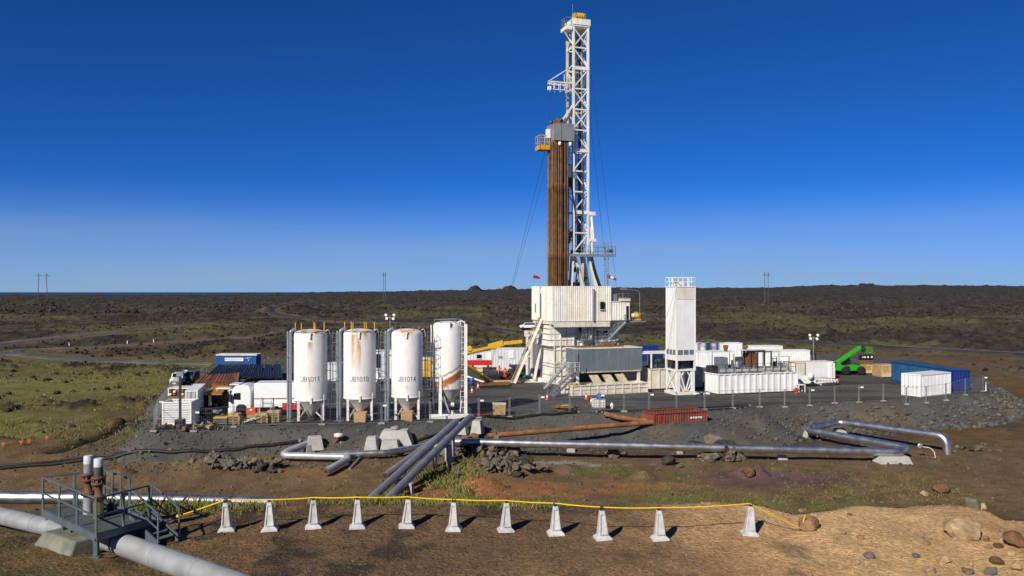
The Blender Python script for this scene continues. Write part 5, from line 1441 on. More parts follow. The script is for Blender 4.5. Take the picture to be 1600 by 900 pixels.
MB().bar((4.3, .95, 4.68), (5.1, .95, 5.05), .4, .5).build('boom_extension', M_green, bm_)
MB().prism([(4.9, 5.2), (5.6, 5.3), (5.75, 4.6), (5.5, 4.1), (5.2, 4.25), (5.0, 4.8)], .75, 1.15).build('quick_hitch', M_dark, bm_)
bkq = MB()
for y in (.1, 1.8):
    bkq.bar((5.6, y, 5.0), (5.7, y, 4.0), .09).bar((5.7, y, 4.0), (6.7, y, 4.0), .09).bar((6.7, y, 4.0), (6.7, y, 5.0), .09).bar((5.6, y, 5.0), (6.7, y, 5.0), .07)
for (x, z) in ((5.6, 5.0), (5.7, 4.0), (6.7, 4.0), (6.7, 5.0)): bkq.bar((x, .1, z), (x, 1.8, z), .09)
for i in range(4): bkq.bar((6.7, .3 + i * .4, 4), (6.7, .3 + i * .4, 5), .05)
bkq.build('carriage', M_green, tt)
cb_ = MB().prism([(1.7, 1.6), (1.6, 2.75), (1.9, 3.0), (3.0, 3.0), (3.35, 2.2), (3.4, 1.6)], 1.35, 2.25).build('cab', M_glass, tt, .04)
MB().bx(1.6, 3.1, 1.3, 2.3, 3.0, 3.1).build('cab_roof', M_dark, cb_)
MB().bx(-.6, .1, .3, 2.1, 1.5, 2.3).build('counterweight', M_dark, tt)
tt.scale = (TELE, TELE, TELE)
# --- small far vehicles
def van(loc, rz, label, L=4.6, mat=M_vwhite, name='van', cat='van', glass=None):
    t_ = thing(name, label, cat, loc, rz)
    MB().prism([(0, .4), (0, 1.0), (.15, 1.15), (.9, 1.25), (1.5, 1.9), (L - .3, 1.95), (L, 1.5), (L, .4)], -.9, .9).build('body', mat, t_, .06)
    MB().prism([(1.15, 1.3), (1.55, 1.82), (L - .5, 1.85), (L - .35, 1.3)], -.92, -.9).build('side_window', M_glass, t_)
    MB().add([(.92, -.75, 1.27), (.92, .75, 1.27), (1.46, .75, 1.88), (1.46, -.75, 1.88)], [(0, 1, 2, 3)]).build('windscreen', M_glass, t_)
    MB().bx(-.04, 0, -.8, .8, .45, .7).build('bumper', M_dark, t_)
    for x in (.85, L - .9):
        for y in (-.82, .82): wheel(t_, x, y, .34, .22)
    return t_
vz = ground_at(*g2(812, 514, .8)); vp = G(812, 514, .8)
van(vp, R(8), 'white van on the road left of the rig wall', 5.0)
v2 = G(274, 603, 0); van(v2, R(98), 'small white car parked behind the junk crates at the left pad edge', 4.0, name='car', cat='car').scale = (.8, .8, .8)
v3 = G(292, 600, 0); van(v3, R(95), 'dark grey car parked beside the small white car', 4.2, paint('vehicle grey', (.10, .10, .11), .3), 'car', 'car').scale = (.8, .8, .8)
fz = G(424, 484, 2); van(fz, R(120), 'dark truck far off on the winding road', 6.5, M_dark, 'truck', 'truck')
pk = thing('pickup', 'dark parked pickup in the shade left of the truck', 'pickup', G(325, 640, 0) + Vector((0, 2, 0)), R(10))
MB().prism([(0, .45), (0, 1.0), (1.1, 1.1), (1.6, 1.75), (2.7, 1.75), (2.95, 1.15), (5.0, 1.1), (5.0, .45)], -.9, .9).build('body', M_dark, pk, .05)
MB().prism([(1.3, 1.15), (1.68, 1.66), (2.6, 1.66), (2.75, 1.15)], -.92, -.9).build('side_window', M_glass, pk)
MB().bx(-.1, 0, -.85, .85, .45, .75).build('bumper', M_galv, pk)
for x in (.9, 4.0):
    for y in (-.85, .85): wheel(pk, x, y, .38, .25)
# --- yellow crane boom lying behind the fourth silo
bo0 = D(724, 553, 108); bo1 = D(775, 542, 108); bo2 = D(783, 537, 108); bo3 = D(816, 533.5, 108)
cn = thing('loader_crane', 'yellow folding crane boom rising to the right behind the rust-swept silo', 'crane', (bo0.x, 108, 0), 0)
o_ = Vector((bo0.x, 108, 0))
MB().bar(bo0 - o_ + Vector((-4.5, 0, -.9)), bo1 - o_, .5, .55).build('main_boom', M_yel, cn, .03)
MB().bar(bo0 - o_ + Vector((-4.5, -.4, -1.3)), bo1 - o_ + Vector((-.8, -.4, -.25)), .22).build('boom_cylinder', M_brown, cn)
MB().bar(bo1 - o_ + Vector((-1.0, -.05, .0)), bo2 - o_ + Vector((.3, -.05, .1)), .55, .75).build('knuckle', M_yel, cn, .03)
MB().bar(bo2 - o_, bo3 - o_, .42, .46).build('jib', M_yel, cn, .03)
MB().lathe([(.2, -.3), (.38, -.3), (.38, .3), (.2, .3)], tuple(D(734, 545, 108) - o_), 14, 'Y').build('winch_drum', M_yel, cn)
MB().bx(-6.2, -3.4, -1.1, 1.1, 1.1, 1.5).bx(-5.2, -4.2, -.6, .6, 1.5, 3.2).build('carrier', M_yel, cn)
MB().bx(-6.0, -3.6, -1.0, 1.0, .3, 1.09).build('truck_frame', M_dark, cn)
for x in (-5.6, -4.2): wheel(cn, x, -.9, .5, .3); wheel(cn, x, .9, .5, .3)
ou = D(728, 569, 103); ou2 = G(768, 600, 0)
ol = thing('boom_section', 'yellow tube leaning from the fourth silo to the ground by blue drums', 'boom', ou2, 0)
MB().tube([ou - ou2 + Vector((-1.5, 0, 1.1)), ou - ou2, (0, 0, .25)], [.2, .2, .22], 12).build('tube', M_yel, ol)
MB().tube([(ou - ou2) * .42 + Vector((0, 0, .15)), (0, 0, .25)], .27, 12).build('sleeve', M_yel, ol)
MB().bx(-.3, .5, -.3, .3, 0, .3).build('foot', M_yel, ol)
wp = G(757, 598.5, 0); wq = D(729, 588, wp.y)
wpo = thing('white_pole', 'white pole lying propped beside the yellow tube', 'pole', wp, 0)
MB().cyl((0, 0, .1), tuple(wq - wp), .13, 10).build('shaft', M_wclean, wpo)
MB().bx(-.15, .25, -.2, .2, 0, .14).build('end_plate', M_steel, wpo)
rbm = thing('red_girder', 'long red beam on trestles in front of the site cabins', 'beam', G(747, 581, 0) + Vector((0, 4, 0)), 0)
MB().bx(-5.5, 2.0, -.3, .3, .65, 1.45).build('beam', M_red, rbm, .04)
for x in (-4, -1, 1.4): MB().bx(x - .15, x + .15, -.5, .5, 0, .64).build('trestle', M_dark, rbm)

# ================================================================== PEOPLE in orange workwear, seen from far
def person(px, py, label, lean, arm, h=1.78, face=0.0):
    b = G(px, py, 0); t_ = thing('person', label, 'person', b, face)
    J = {'pel': (0, 0, .95), 'chest': (lean * .5, 0, 1.30), 'neck': (lean * .8, 0, 1.50), 'head': (lean * 1.0, 0, 1.66),
         'hl': (-.10, 0, .90), 'kl': (-.13, -.04, .48), 'fl': (-.14, 0, .06), 'tl': (-.14, -.16, .04), 'hr': (.10, 0, .90), 'kr': (.15, -.05, .48), 'fr': (.17, 0, .06), 'tr': (.17, -.16, .04),
         'sl': (-.20 + lean * .7, 0, 1.43), 'el': (-.27 + lean * .6, -.05 - arm * .1, 1.15), 'wl': (-.24 + lean * .6 + arm * .1, -.12 - arm * .25, .92 + arm * .15), 'sr': (.20 + lean * .7, 0, 1.43), 'er': (.28 + lean * .6, -.06, 1.16), 'wr': (.27 + lean, -.2 - arm * .1, .95 + arm * .1),
         'gl': (-.24 + lean * .6 + arm * .1, -.19 - arm * .25, .86 + arm * .15), 'gr': (.27 + lean, -.27 - arm * .1, .89 + arm * .1)}
    Rd = {'pel': .16, 'chest': .17, 'neck': .065, 'head': .11, 'hl': .10, 'kl': .075, 'fl': .06, 'tl': .045, 'hr': .10, 'kr': .075, 'fr': .06, 'tr': .045, 'sl': .085, 'el': .06, 'wl': .042, 'sr': .085, 'er': .06, 'wr': .042, 'gl': .045, 'gr': .045}
    E = [('pel', 'chest'), ('chest', 'neck'), ('neck', 'head'), ('pel', 'hl'), ('hl', 'kl'), ('kl', 'fl'), ('fl', 'tl'), ('pel', 'hr'), ('hr', 'kr'), ('kr', 'fr'), ('fr', 'tr'), ('chest', 'sl'), ('sl', 'el'), ('el', 'wl'), ('wl', 'gl'), ('chest', 'sr'), ('sr', 'er'), ('er', 'wr'), ('wr', 'gr')]
    ks = list(J); me = bpy.data.meshes.new('body')
    me.from_pydata([J[k] for k in ks], [(ks.index(a), ks.index(b_)) for a, b_ in E], [])
    o = link('body', me, t_); me.materials.append(M_hivis)
    sm = o.modifiers.new('skin', 'SKIN'); sm.use_smooth_shade = True
    for i, k in enumerate(ks):
        sv = me.skin_vertices[0].data[i]; sv.radius = (Rd[k], Rd[k]); sv.use_root = (k == 'pel')
    o.modifiers.new('sub', 'SUBSURF').levels = 1; o.modifiers['sub'].render_levels = 1
    hx = J['head'][0]
    MB().lathe([(.02, -.13), (.085, -.08), (.105, 0), (.09, .07), (.02, .1)], (hx, -.045, 1.655), 12).build('face', M_skin, t_)
    MB().lathe([(.15, 0), (.135, .03), (.12, .1), (.07, .15), (.01, .165)], (hx, -.01, 1.69), 14).build('hard_hat', M_wclean, t_)
    MB().lathe([(.19, -.03), (.195, 0), (.19, .03)], (lean * .4, 0, 1.22), 14).build('reflective_band', M_wclean, t_)
    return t_
person(789, 593, 'worker in orange overalls and white helmet standing upright by the pipe rack', .0, .4, face=.5)
person(779.5, 588.5, 'worker in orange jacket bending forward left of the upright worker', .18, 1.2, face=1.2)

# ================================================================== PIPE RACKS
M_blkpipe = paint('blue black pipe', (.016, .020, .036), .55, rnd=.4, metal=.0, var=.3, scale=.6)
M_rpipe = paint('rusty tubing', (.27, .105, .040), .75, rnd=.35, var=.35, scale=.9, dirt=(.10, .035, .015), dirt_amt=.6)
M_ypipe = paint('ochre tubing', (.60, .30, .04), .6, var=.2, scale=.8)
def rack(n, a0, a1, b0, b1, z, r, mat, label, group, name='steel_pipe', cat='pipe', n2=9):
    """n pipes between the near line a0-a1 and the far line b0-b1 (world xy)"""
    a0, a1, b0, b1 = map(Vector, (a0, a1, b0, b1))
    L = ((b0 + b1) / 2 - (a0 + a1) / 2).length
    me = MB().tube([(0, 0, 0), (0, L, 0)], r, n2).mesh(name); me.materials.append(mat)
    for i in range(n):
        f = i / max(1, n - 1); p = a0.lerp(a1, f); q = b0.lerp(b1, f); d = q - p
        o = bpy.data.objects.new(name, me); COL.objects.link(o)
        o.location = (p.x, p.y, z + random.uniform(-.02, .02)); o.rotation_euler = (random.uniform(-.004, .004), 0, math.atan2(-d.x, d.y) + random.uniform(-.006, .006))
        tag(o, label, cat, group)
def trestles(label, pts, w, h, rz=0, mat=M_dark):
    for i, (p, l) in enumerate(pts):
        t_ = thing('trestle', l, 'trestle', (p[0], p[1], 0), rz)
        MB().bx(-w, w, -.15, .15, h - .2, h).build('beam', mat, t_)
        for k in (-1, 0, 1): MB().bx(k * w * .9 - .1, k * w * .9 + .1, -.35, .35, 0, h - .2).build('leg', mat, t_)
# black pipes before the blue container
yb0, yb1 = 104, 121.5
X_ = lambda px, y: (px - 800) / F * y
rack(30, (X_(322, yb0), yb0, 0), (X_(440, yb0), yb0, 0), (X_(343, yb1), yb1, 0), (X_(437, yb1), yb1, 0), 1.35, .15, M_blkpipe, 'blue black steel pipe on the rack before the blue container', 'black pipes racked by the blue container')
trestles('', [((X_(380, 106), 106), 'dark trestle under the near end of the blue black pipes'), ((X_(388, 119), 119), 'dark trestle under the far end of the blue black pipes')], 4.6, 1.2)
yr0, yr1 = 88.5, 101
rack(26, (X_(300, yr0), yr0, 0), (X_(371, yr0 + 3), yr0 + 3, 0), (X_(318, yr1), yr1, 0), (X_(374, yr1), yr1, 0), 2.0, .095, M_rpipe, 'rusty brown tubing on the rack left of the truck', 'rusty tubing racked at the left')
trestles('', [((X_(335, 92), 92), 'dark trestle below the rusty tubing, near end'), ((X_(345, 99.5), 99.5), 'dark trestle below the rusty tubing, far end')], 2.5, 1.89)
yo0, yo1 = 82.5, 90.5
rack(12, (X_(321, yo0), yo0, 0), (X_(345, yo0), yo0, 0), (X_(334, yo1), yo1, 0), (X_(357, yo1), yo1, 0), 1.88, .07, M_ypipe, 'ochre yellow tubing in a short stack just behind the truck cab', 'ochre tubing stack')
trestles('', [((X_(334, 84), 84), 'dark trestle carrying the ochre tubing, near end'), ((X_(343, 89.5), 89.5), 'dark trestle carrying the ochre tubing, far end')], .85, 1.80)
# dark casing behind the workers
rack(16, (X_(806, 117), 117, 0), (X_(834, 117), 117, 0), (X_(796, 122.5), 122.5, 0), (X_(836, 122.5), 122.5, 0), 1.2, .17, M_blkpipe, 'blue black casing stacked behind the pipe ramp, upper layer', 'casing behind the ramp, upper layer')
rack(16, (X_(805, 116), 116, 0), (X_(833, 116), 116, 0), (X_(796, 122), 122, 0), (X_(836, 122), 122, 0), .65, .17, M_dark, 'dark casing stacked behind the pipe ramp, lower layer', 'casing behind the ramp, lower layer')
rack(7, (X_(758, 108.5), 108.5, 0), (X_(784, 113), 113, 0), (X_(757, 118), 118, 0), (X_(795, 123), 123, 0), .35, .16, M_blkpipe, 'single dark pipe lying on the ground near the workers', 'dark pipes on the ground by the workers')
rack(6, (X_(748, 104.6), 104.6, 0), (X_(752, 107.5), 107.5, 0), (X_(795, 105.5), 105.5, 0), (X_(797, 108.5), 108.5, 0), .22, .12, M_rusty, 'rust brown rod lying on the pad before the workers', 'rust rods on the pad')
sl_ = thing('pipe_slide', 'brown timber sleeper lying across the pad below the pipe ramp', 'timber', G(790, 597, 0), R(3))
MB().bx(-3.0, 3.2, -.4, .4, 0, .25).build('sleeper', M_wood, sl_); MB().bx(-3.1, 8.0, -.7, -.5, 0, .12).build('batten', M_cream, sl_)

# ================================================================== SMALL YARD THINGS
bw = paint('pale ply', (.58, .45, .27), .8, var=.2, scale=2, dirt=(.40, .27, .12), dirt_amt=.5)
def crate(px, py, wpx, hpx, d, label, mat, rz=0, slats=3, dark=None):
    b = G(px, py, 0); s = b.y / F; W = wpx * s; Hh = hpx * s
    t_ = thing('wooden_crate', label, 'crate', b, rz)
    MB().bx(0, W, 0, d, .1, Hh).build('body', mat, t_)
    for i in range(slats + 1):
        x = W * i / slats
        MB().bx(max(-.03, x - .07), min(W + .03, x + .07), -.04, 0, .1, Hh).build('batten', bw, t_)
    MB().bx(-.03, W + .03, -.075, -.04, Hh - .14, Hh + .02).build('batten', bw, t_)
    MB().bx(-.03, W + .03, -.075, -.04, .1, Hh * .38).build('low_board', bw, t_)
    MB().bx(.05, W - .05, .05, d - .05, 0, .1).build('pallet', M_wood, t_)
    return t_
ochrew = paint('ochre board', (.46, .26, .08), .75, var=.15, scale=2)
crate(1354, 584, 16, 13.5, 1.6, 'ochre wooden crate just right of the telehandler wheels', ochrew, R(8), 2)
crate(1378, 590, 26, 19.5, 2.4, 'large pale wooden crate left of the long blue container', M_wood, R(8), 2)
kt = thing('black_tank', 'black box with white marks stacked behind the ochre crate', 'box', G(1353, 578, 0) + Vector((0, 1.5, 0)), R(8))
MB().bx(0, 2.0, 0, 1.0, 1.45, 2.2).build('body', M_black, kt, .03); MB().bx(.1, 1.9, .1, .9, 0, 1.44).build('pallet_stack', M_brown, kt)
for (x, w) in ((.1, .15), (.35, .3), (.9, .3), (1.55, .3)): MB().bx(x, x + w, -.01, 0, 1.75, 2.0).build('white_mark', M_wclean, kt)
kb = thing('black_box', 'small black crate on the ground between the two wooden crates', 'box', G(1371, 584.5, 0), 0)
MB().bx(0, .75, 0, .7, .05, .9).build('body', M_black, kb, .02); MB().bx(.0, .2, -.02, 0, .5, .75).build('tag', M_wclean, kb)
# pale crate left of the workers
crate(744, 582, 10, 8, 1.0, 'small pale crate on the pad left of the workers', bw, 0, 1)
# drums
for (px, py, mm, lab) in ((737.5, 602, paint('drum blue', (.012, .08, .30), .45), 'bright blue drum beside the yellow leaning tube'), (727, 602, paint('drum slate', (.06, .10, .15), .45), 'slate blue drum half hidden by the fourth silo')):
    b = G(px, py, 0); t_ = thing('drum', lab, 'drum', b)
    MB().lathe([(.28, 0), (.3, .02), (.3, .30), (.315, .33), (.3, .36), (.3, .6), (.315, .63), (.3, .66), (.3, .93), (.28, .95)], (0, 0, 0), 18).build('body', mm, t_)
    MB().lathe([(.01, .93), (.27, .93), (.27, .94)], (0, 0, 0), 18).build('lid', mm, t_)
# liquid tote with a blue cover
ib = thing('liquid_tote', 'white liquid tote with a crumpled blue cover in front of the low tank', 'tote', G(935, 638, 0), R(10))
MB().bx(-.6, .6, -.5, .5, .14, 1.0).build('bottle', M_wclean, ib, .05)
MB().bx(-.62, .62, -.52, .52, 0, .12).build('pallet', M_steel, ib)
cg = MB()
for i in range(6): x = -.62 + i * .248; cg.bar((x, -.53, .12), (x, -.53, 1.02), .025)
for z in (.35, .65, 1.0): cg.bar((-.63, -.53, z), (.63, -.53, z), .025)
cg.build('cage', M_galv, ib)
q = MB().lathe([(.05, 1.02), (.5, 1.02), (.42, 1.25), (.15, 1.5), (.02, 1.5)], (.1, 0, 0), 9)
q.v = [(v[0] * random.uniform(.7, 1.2), v[1] * random.uniform(.7, 1.2), v[2] + random.uniform(-.0, .12)) for v in q.v]
q.build('cover', paint('blue sheet', (.012, .09, .42), .5), ib)
wb = thing('white_canister', 'small white canister standing right of the liquid tote', 'canister', G(956, 639, 0), 0)
MB().lathe([(.16, 0), (.17, .05), (.17, .5), (.08, .6), (.08, .68)], (0, 0, 0), 12).build('body', M_wclean, wb); MB().lathe([(.09, .66), (.09, .74)], (0, 0, 0), 10).build('cap', M_blue2, wb)
# coil of brown hose
cl_ = thing('hose_coil', 'brown heap of coiled hose lying on the pad behind the fence', 'coil', G(884, 641, 0), 0)
for i in range(9):
    rr_ = random.uniform(.7, 1.35); zz = .1 + .09 * (i % 5)
    MB().tube([(rr_ * math.cos(a) * 1.1, rr_ * .6 * math.sin(a) + .1 * math.sin(2 * a + i), zz + .05 * math.sin(3 * a + i)) for a in np.linspace(0, 2 * math.pi, 22)], .075, 6).build('loop', M_brown if i % 3 else M_wood, cl_)
# traffic cones
M_cone = paint('cone orange', (.75, .10, .03), .6, var=.1)
def tcone(px, py, label, h=.75):
    t_ = thing('traffic_cone', label, 'cone', G(px, py, 0), random.random(), 'orange traffic cones')
    MB().bx(-.2, .2, -.2, .2, 0, .05).build('base', M_cone, t_)
    MB().lathe([(.15, .05), (.12, h * .35)], (0, 0, 0), 14).build('lower_cone', M_cone, t_)
    MB().lathe([(.121, h * .35), (.08, h * .68)], (0, 0, 0), 14).build('white_band', M_wclean, t_)
    MB().lathe([(.08, h * .68), (.035, h)], (0, 0, 0), 14).build('tip', M_cone, t_)
tcone(737.5, 614, 'orange cone on the pad right of the fourth silo')
tcone(855, 624.5, 'orange cone at the foot of the grey stairs')
tcone(924, 631, 'orange cone left of the liquid tote, nearest to it')
tcone(916, 624, 'orange cone touching the front of the low cream tank')
tcone(441.5, 598, 'orange cone behind the truck near the black pipe rack', .95)
tcone(747, 607, 'red cone lying beside the blue drums')
# fire extinguisher-red hydrant by the tank
hy = thing('red_valve', 'red valve on the ground at the right end of the mud tank', 'valve', G(1244, 615, 0), 0)
MB().lathe([(.2, 0), (.14, .1), (.14, .5), (.22, .55), (.1, .75)], (0, 0, 0), 12).build('body', M_red, hy); MB().lathe([(.05, -.3), (.16, -.28), (.16, .28), (.05, .3)], (0, 0, .42), 10, 'X').build('outlet', M_red, hy)
tb = thing('steel_trestle', 'small white four-legged trestle right of the mud tank', 'trestle', G(1248, 613, 0), R(10))
for (x, y) in ((0, 0), (.8, 0), (0, .7), (.8, .7)): MB().bx(x - .05, x + .05, y - .05, y + .05, 0, .85).build('leg', M_wclean, tb)
MB().bx(-.06, .86, -.06, .76, .85, .93).build('top', M_wclean, tb)
# white spoked trailer frame lying behind the fence
sp_ = thing('trailer_frame', 'white lattice trailer frame with a red tip lying right of the mud tank', 'trailer', G(1247, 604, 0), R(11))
L_ = 6.0
MB().bx(0, 2.6, 0, 1.0, .35, .95).build('body', M_wclean, sp_, .04)
MB().bx(1.1, 2.2, .05, .9, .95, 1.35).build('motor_hood', M_wclean, sp_, .04)
MB().lathe([(.1, -.2), (.42, -.1), (.42, .1), (.1, .2)], (1.7, -.2, 1.3), 16, 'Y').build('fan', M_wclean, sp_)
for y in (.1, .9):
    for z in (.35, .85): MB().bar((2.6, y, z), (L_ - .3, .5 + (y - .5) * .3, .6 + (z - .6) * .4), .09).build('rail', M_wclean, sp_)
for i in range(7):
    x = 2.8 + i * .42; MB().bar((x, .15, .4), (x + .35, .15, .82), .07).bar((x + .35, .15, .82), (x + .42, .15, .4), .07).build('lacing', M_wclean, sp_)
MB().bx(L_ - .35, L_ + .05, .35, .7, .45, .85).build('red_tip', M_red, sp_)
MB().bar((4.9, .3, .6), (4.9, .3, 1.5), .07).bar((3.2, .3, .35), (3.2, -.2, .1), .08).build('jack', M_wclean, sp_)
for x in (.5, 2.0): wheel(sp_, x, -.05, .3, .2)
MB().lathe([(.1, -.12), (.34, -.1), (.34, .1), (.1, .12)], (.55, 2.2, .95), 14, 'Y').build('cable_reel', M_brown, sp_)
# pallets and boxes in front of the truck
M_pal = paint('pallet timber', (.40, .27, .13), .85, var=.3, scale=3, dirt=(.22, .15, .08), dirt_amt=.5)
def pallet_stack(px, py, n, label, top=None, w=1.25, bh=.15, dark=False):
    t_ = thing('pallet_stack', label, 'pallets', G(px, py, 0), R(random.uniform(-6, 6)))
    for i in range(n):
        z = i * bh
        for k in (-1, 0, 1): MB().bx(k * w * .42 - .07, k * w * .42 + .07, -.45, .45, z, z + bh * .6).build('bearer', M_pal if not dark else M_dark, t_)
        for k in range(3): MB().bx(-w / 2, w / 2, -.48 + k * .36, -.24 + k * .36, z + bh * .62, z + bh * .97).build('deck_board', M_pal if not dark else M_steel, t_)
    if top: top(t_, n * bh)
    return t_
pallet_stack(346, 662.5, 4, 'dark pallet stack with a yellow sheet on top before the truck', lambda t_, z: MB().bx(-.6, .6, -.4, .4, z, z + .1).build('yellow_sheet', M_yel, t_), dark=True)
pallet_stack(367, 662, 5, 'timber pallet stack in front of the truck front wheel', lambda t_, z: MB().bx(-.5, .5, -.4, .4, z, z + .22).build('board_pile', M_wood, t_))
pallet_stack(410, 660, 5, 'timber pallet stack below the truck boarding steps', lambda t_, z: MB().bx(-.6, .5, -.4, .3, z, z + .12).build('board_pile', M_wood, t_))
pallet_stack(428, 659, 6, 'tallest timber pallet stack, nearest the first silo', lambda t_, z: MB().bx(-.55, .6, -.35, .35, z, z + .18).build('board_pile', M_wood, t_))
rdx = thing('orange_box', 'orange red toolbox behind the pallets by the truck wheel', 'box', G(393, 652, 0), .1)
MB().bx(-.45, .45, -.3, .3, .35, .95).build('body', paint('toolbox orange', (.55, .09, .03), .5), rdx, .02); MB().bx(-.4, .4, -.25, .25, 0, .35).build('pallet', M_pal, rdx); MB().bx(-.12, .12, -.32, -.30, .7, .85).build('label_plate', M_wclean, rdx)
alu = thing('aluminium_ladder', 'bent bright aluminium ladder lying between the pallet stacks', 'ladder', G(390, 661.5, 0), .15)
ladder(MB(), (-.8, 0, .12), (.9, .1, .55), .4, .3, .07, side=(0, 1, .2)).build('frame', M_wclean, alu)
junk('scrap_heap', 'heap of pale timber scrap at the fence right of the ribbed bin', G(318, 670, 0), 16, 1.1, .5, .35, [M_pal, M_conc, M_brown], 4)
junk('scrap_heap', 'brown scrap iron strewn in front of the ribbed bin', G(268, 671, 0), 14, 1.4, .5, .12, [M_brown, M_rusty, M_dark], 8)
junk('scrap_heap', 'tangled brown fittings heaped behind the truck cargo box', G(392, 607, 0), 22, 1.0, .9, 1.3, [M_brown, M_pal, M_dark], 9)
junk('scrap_heap', 'dark heap of gear in the shade between bin and truck', G(322, 650, 0), 22, 1.6, 1.0, .9, [M_dark, M_black, M_galv], 12)
ybx = thing('ochre_box', 'ochre steel box behind the truck cab', 'box', G(346, 640, 0) + Vector((0, 1.0, 0)), 0)
MB().bx(-.7, .7, -.5, .5, .2, 1.5).build('body', ochrew, ybx, .03); MB().bx(-.8, .8, -.6, .6, 0, .2).build('skid', M_dark, ybx); MB().bx(-.75, .75, -.55, .55, 2.05, 2.2).build('lid_frame', M_cream, ybx)
for k in (-1, 1): MB().bx(k * .65 - .04, k * .65 + .04, -.5, -.42, 1.5, 2.05).build('post', M_cream, ybx)

# ================================================================== LIGHT MASTS AND PYLONS
def lightmast(px, py_top, py_base, y, label, z0=0):
    b = D(px, 456, y); h = HC - (py_top - 456) / F * y - z0
    t_ = thing('light_mast', label, 'light mast', (b.x, y, z0), 0, 'floodlight masts')
    MB().cyl((0, 0, .5), (0, 0, h), .06, 8).build('pole', M_galv, t_)
    MB().bx(-.9, .9, -.6, .6, .2, 1.2).build('trailer_box', M_dark, t_, .04)
    wheel(t_, 0, -.65, .3, .18); wheel(t_, 0, .65, .3, .18)
    MB().bar((-.75, 0, h - .2), (.75, 0, h - .2), .06).build('crossbar', M_galv, t_)
    for (x, z) in ((-.62, .18), (-.5, -.35), (.62, .18), (.5, -.4)):
        MB().lathe([(.1, .16), (.2, .05), (.22, -.10), (.2, -.13)], (x, -.1, h + z), 14, 'Y').build('floodlight', M_wclean, t_)
lightmast(1271, 525.5, 570, 128, 'floodlight mast with four lamps right of the white containers')
lightmast(609.5, 494, 560, 126, 'floodlight mast with four lamps showing between second and third silos')
def pylon(px0, px1, pyt, pyb, y, label, bar_py, full=False):
    a = D(px0, pyt, y); b = D(px1, pyt, y); zb = D(0, pyb, y).z; zt = a.z
    MPY = paint('dark pylon steel', (.07, .075, .08), .6)
    t_ = thing('power_pylon', label, 'pylon', ((a.x + b.x) / 2, y, zb), 0, 'power line pylons')
    w = (b.x - a.x) / 2; H_ = zt - zb; th_ = y * .00055
    sp = 1.15 if full else 1.0
    for k in (-1, 1): MB().bar((k * w * sp * .85, 0, -4), (k * w * .75, 0, H_), th_).build('pole', MPY, t_)
    zc = H_ - (bar_py - pyt) / F * y
    MB().bar((-w * 1.5, 0, zc), (w * 1.5, 0, zc), th_ * .9).build('crossarm', MPY, t_)
    MB().bar((-w * 1.2, 0, zc), (-w * .75, 0, H_), th_ * .5).bar((w * 1.2, 0, zc), (w * .75, 0, H_), th_ * .5).build('stay', MPY, t_)
    if full: MB().bar((-w * .95, 0, H_ * .12), (w * .95, 0, H_ * .12), th_ * .7).build('tie_bar', MPY, t_)
pylon(59, 74, 427, 461, 900, 'farthest left portal pylon before the sea', 431, True)
pylon(598.5, 602.5, 424.5, 462, 700, 'narrow pylon on the skyline above the second silo', 430)
pylon(1194, 1201, 425, 472, 620, 'pylon on the lava field right of the white tower', 430)
# ================================================================== FENCE round the pad
M_post = paint('fence galvanised', (.24, .255, .27), .5, metal=.4, var=.15)
FP = [(427, 664.5), (503, 663.5), (596, 662), (672, 660), (748, 653), (796, 649), (843, 647), (890, 645), (937, 644), (975, 643), (1014, 642), (1057, 641), (1101, 640), (1145, 638), (1187, 636), (1226, 634), (1265, 632), (1304, 630), (1342, 628.5), (1380, 627), (1416, 625.5), (1447, 623.5), (1478, 621.5), (1508, 617.5), (1536, 611.5)]
FL = [(427, 664.5), (365, 667), (303, 672), (240, 674), (247, 655), (258, 638), (268, 622), (278, 609), (287, 599)]
def fence(name, label, pts, tags=True):
    P = []
    for (px, py) in pts:
        p = G(px, py, 0); p.z = float(surf(p.x, p.y)[0]); P.append(p)
    t_ = thing(name, label, 'fence', P[0], 0)
    o = P[0]
    for i, p in enumerate(P):
        q = p - o
        ps_ = MB().cyl(q + Vector((0, 0, -.05)), q + Vector((0, 0, 2.0)),   .030, 8).build('post', M_post, t_)
        MB().box(q + Vector((0, 0, .06)), (.62, .24, .16)).build('foot', M_conc, t_, .03)
        if tags and i % 2 == 0: MB().box(q + Vector((.32, -.05, 1.72)), (.34, .02, .16)).build('tag_plate', M_wclean, t_)
    for a, b in zip(P[:-1], P[1:]):
        a = a - o; b = b - o; L = (b - a).length; d = (b - a) / L; up = Vector((0, 0, 1))
        fr = MB()
        for z in (.15, 1.95): fr.bar(a + up * z, b + up * z, .022)
        pn = fr.bar(a + d * .08 + up * .15, a + d * .08 + up * 1.95, .03).bar(b - d * .08 + up * .15, b - d * .08 + up * 1.95, .03).build('panel_frame', M_post, t_)
        w = MB(); n = int(L / .16)
        for k in range(1, n): w.bar(a + d * (L * k / n) + up * .17, a + d * (L * k / n) + up * 1.93, .006)
        for z in np.arange(.35, 1.9, .3): w.bar(a + up * float(z), b + up * float(z), .006)
        tag(w.build('wire_mesh', M_post, pn), kind='stuff')
fence('mesh_fence', 'long grey wire mesh fence along the front edge of the pad', FP)
fence('mesh_fence', 'short wire mesh fence round the left front corner of the pad', FL)
# two delineator posts at the right end
for (px, py, lab) in ((1537, 611, 'slim white marker post at the right corner of the pad'),):
    b = G(px, py, 0); t_ = thing('marker_post', lab, 'post', b + Vector((.5, .4, 0)))
    MB().lathe([(.12, 0), (.06, .1), (.05, 1.0), (.02, 1.02)], (0, 0, 0), 10).build('body', M_wclean, t_)
    MB().lathe([(.056, .75), (.056, .9)], (0, 0, 0), 10).build('band', M_steel, t_)

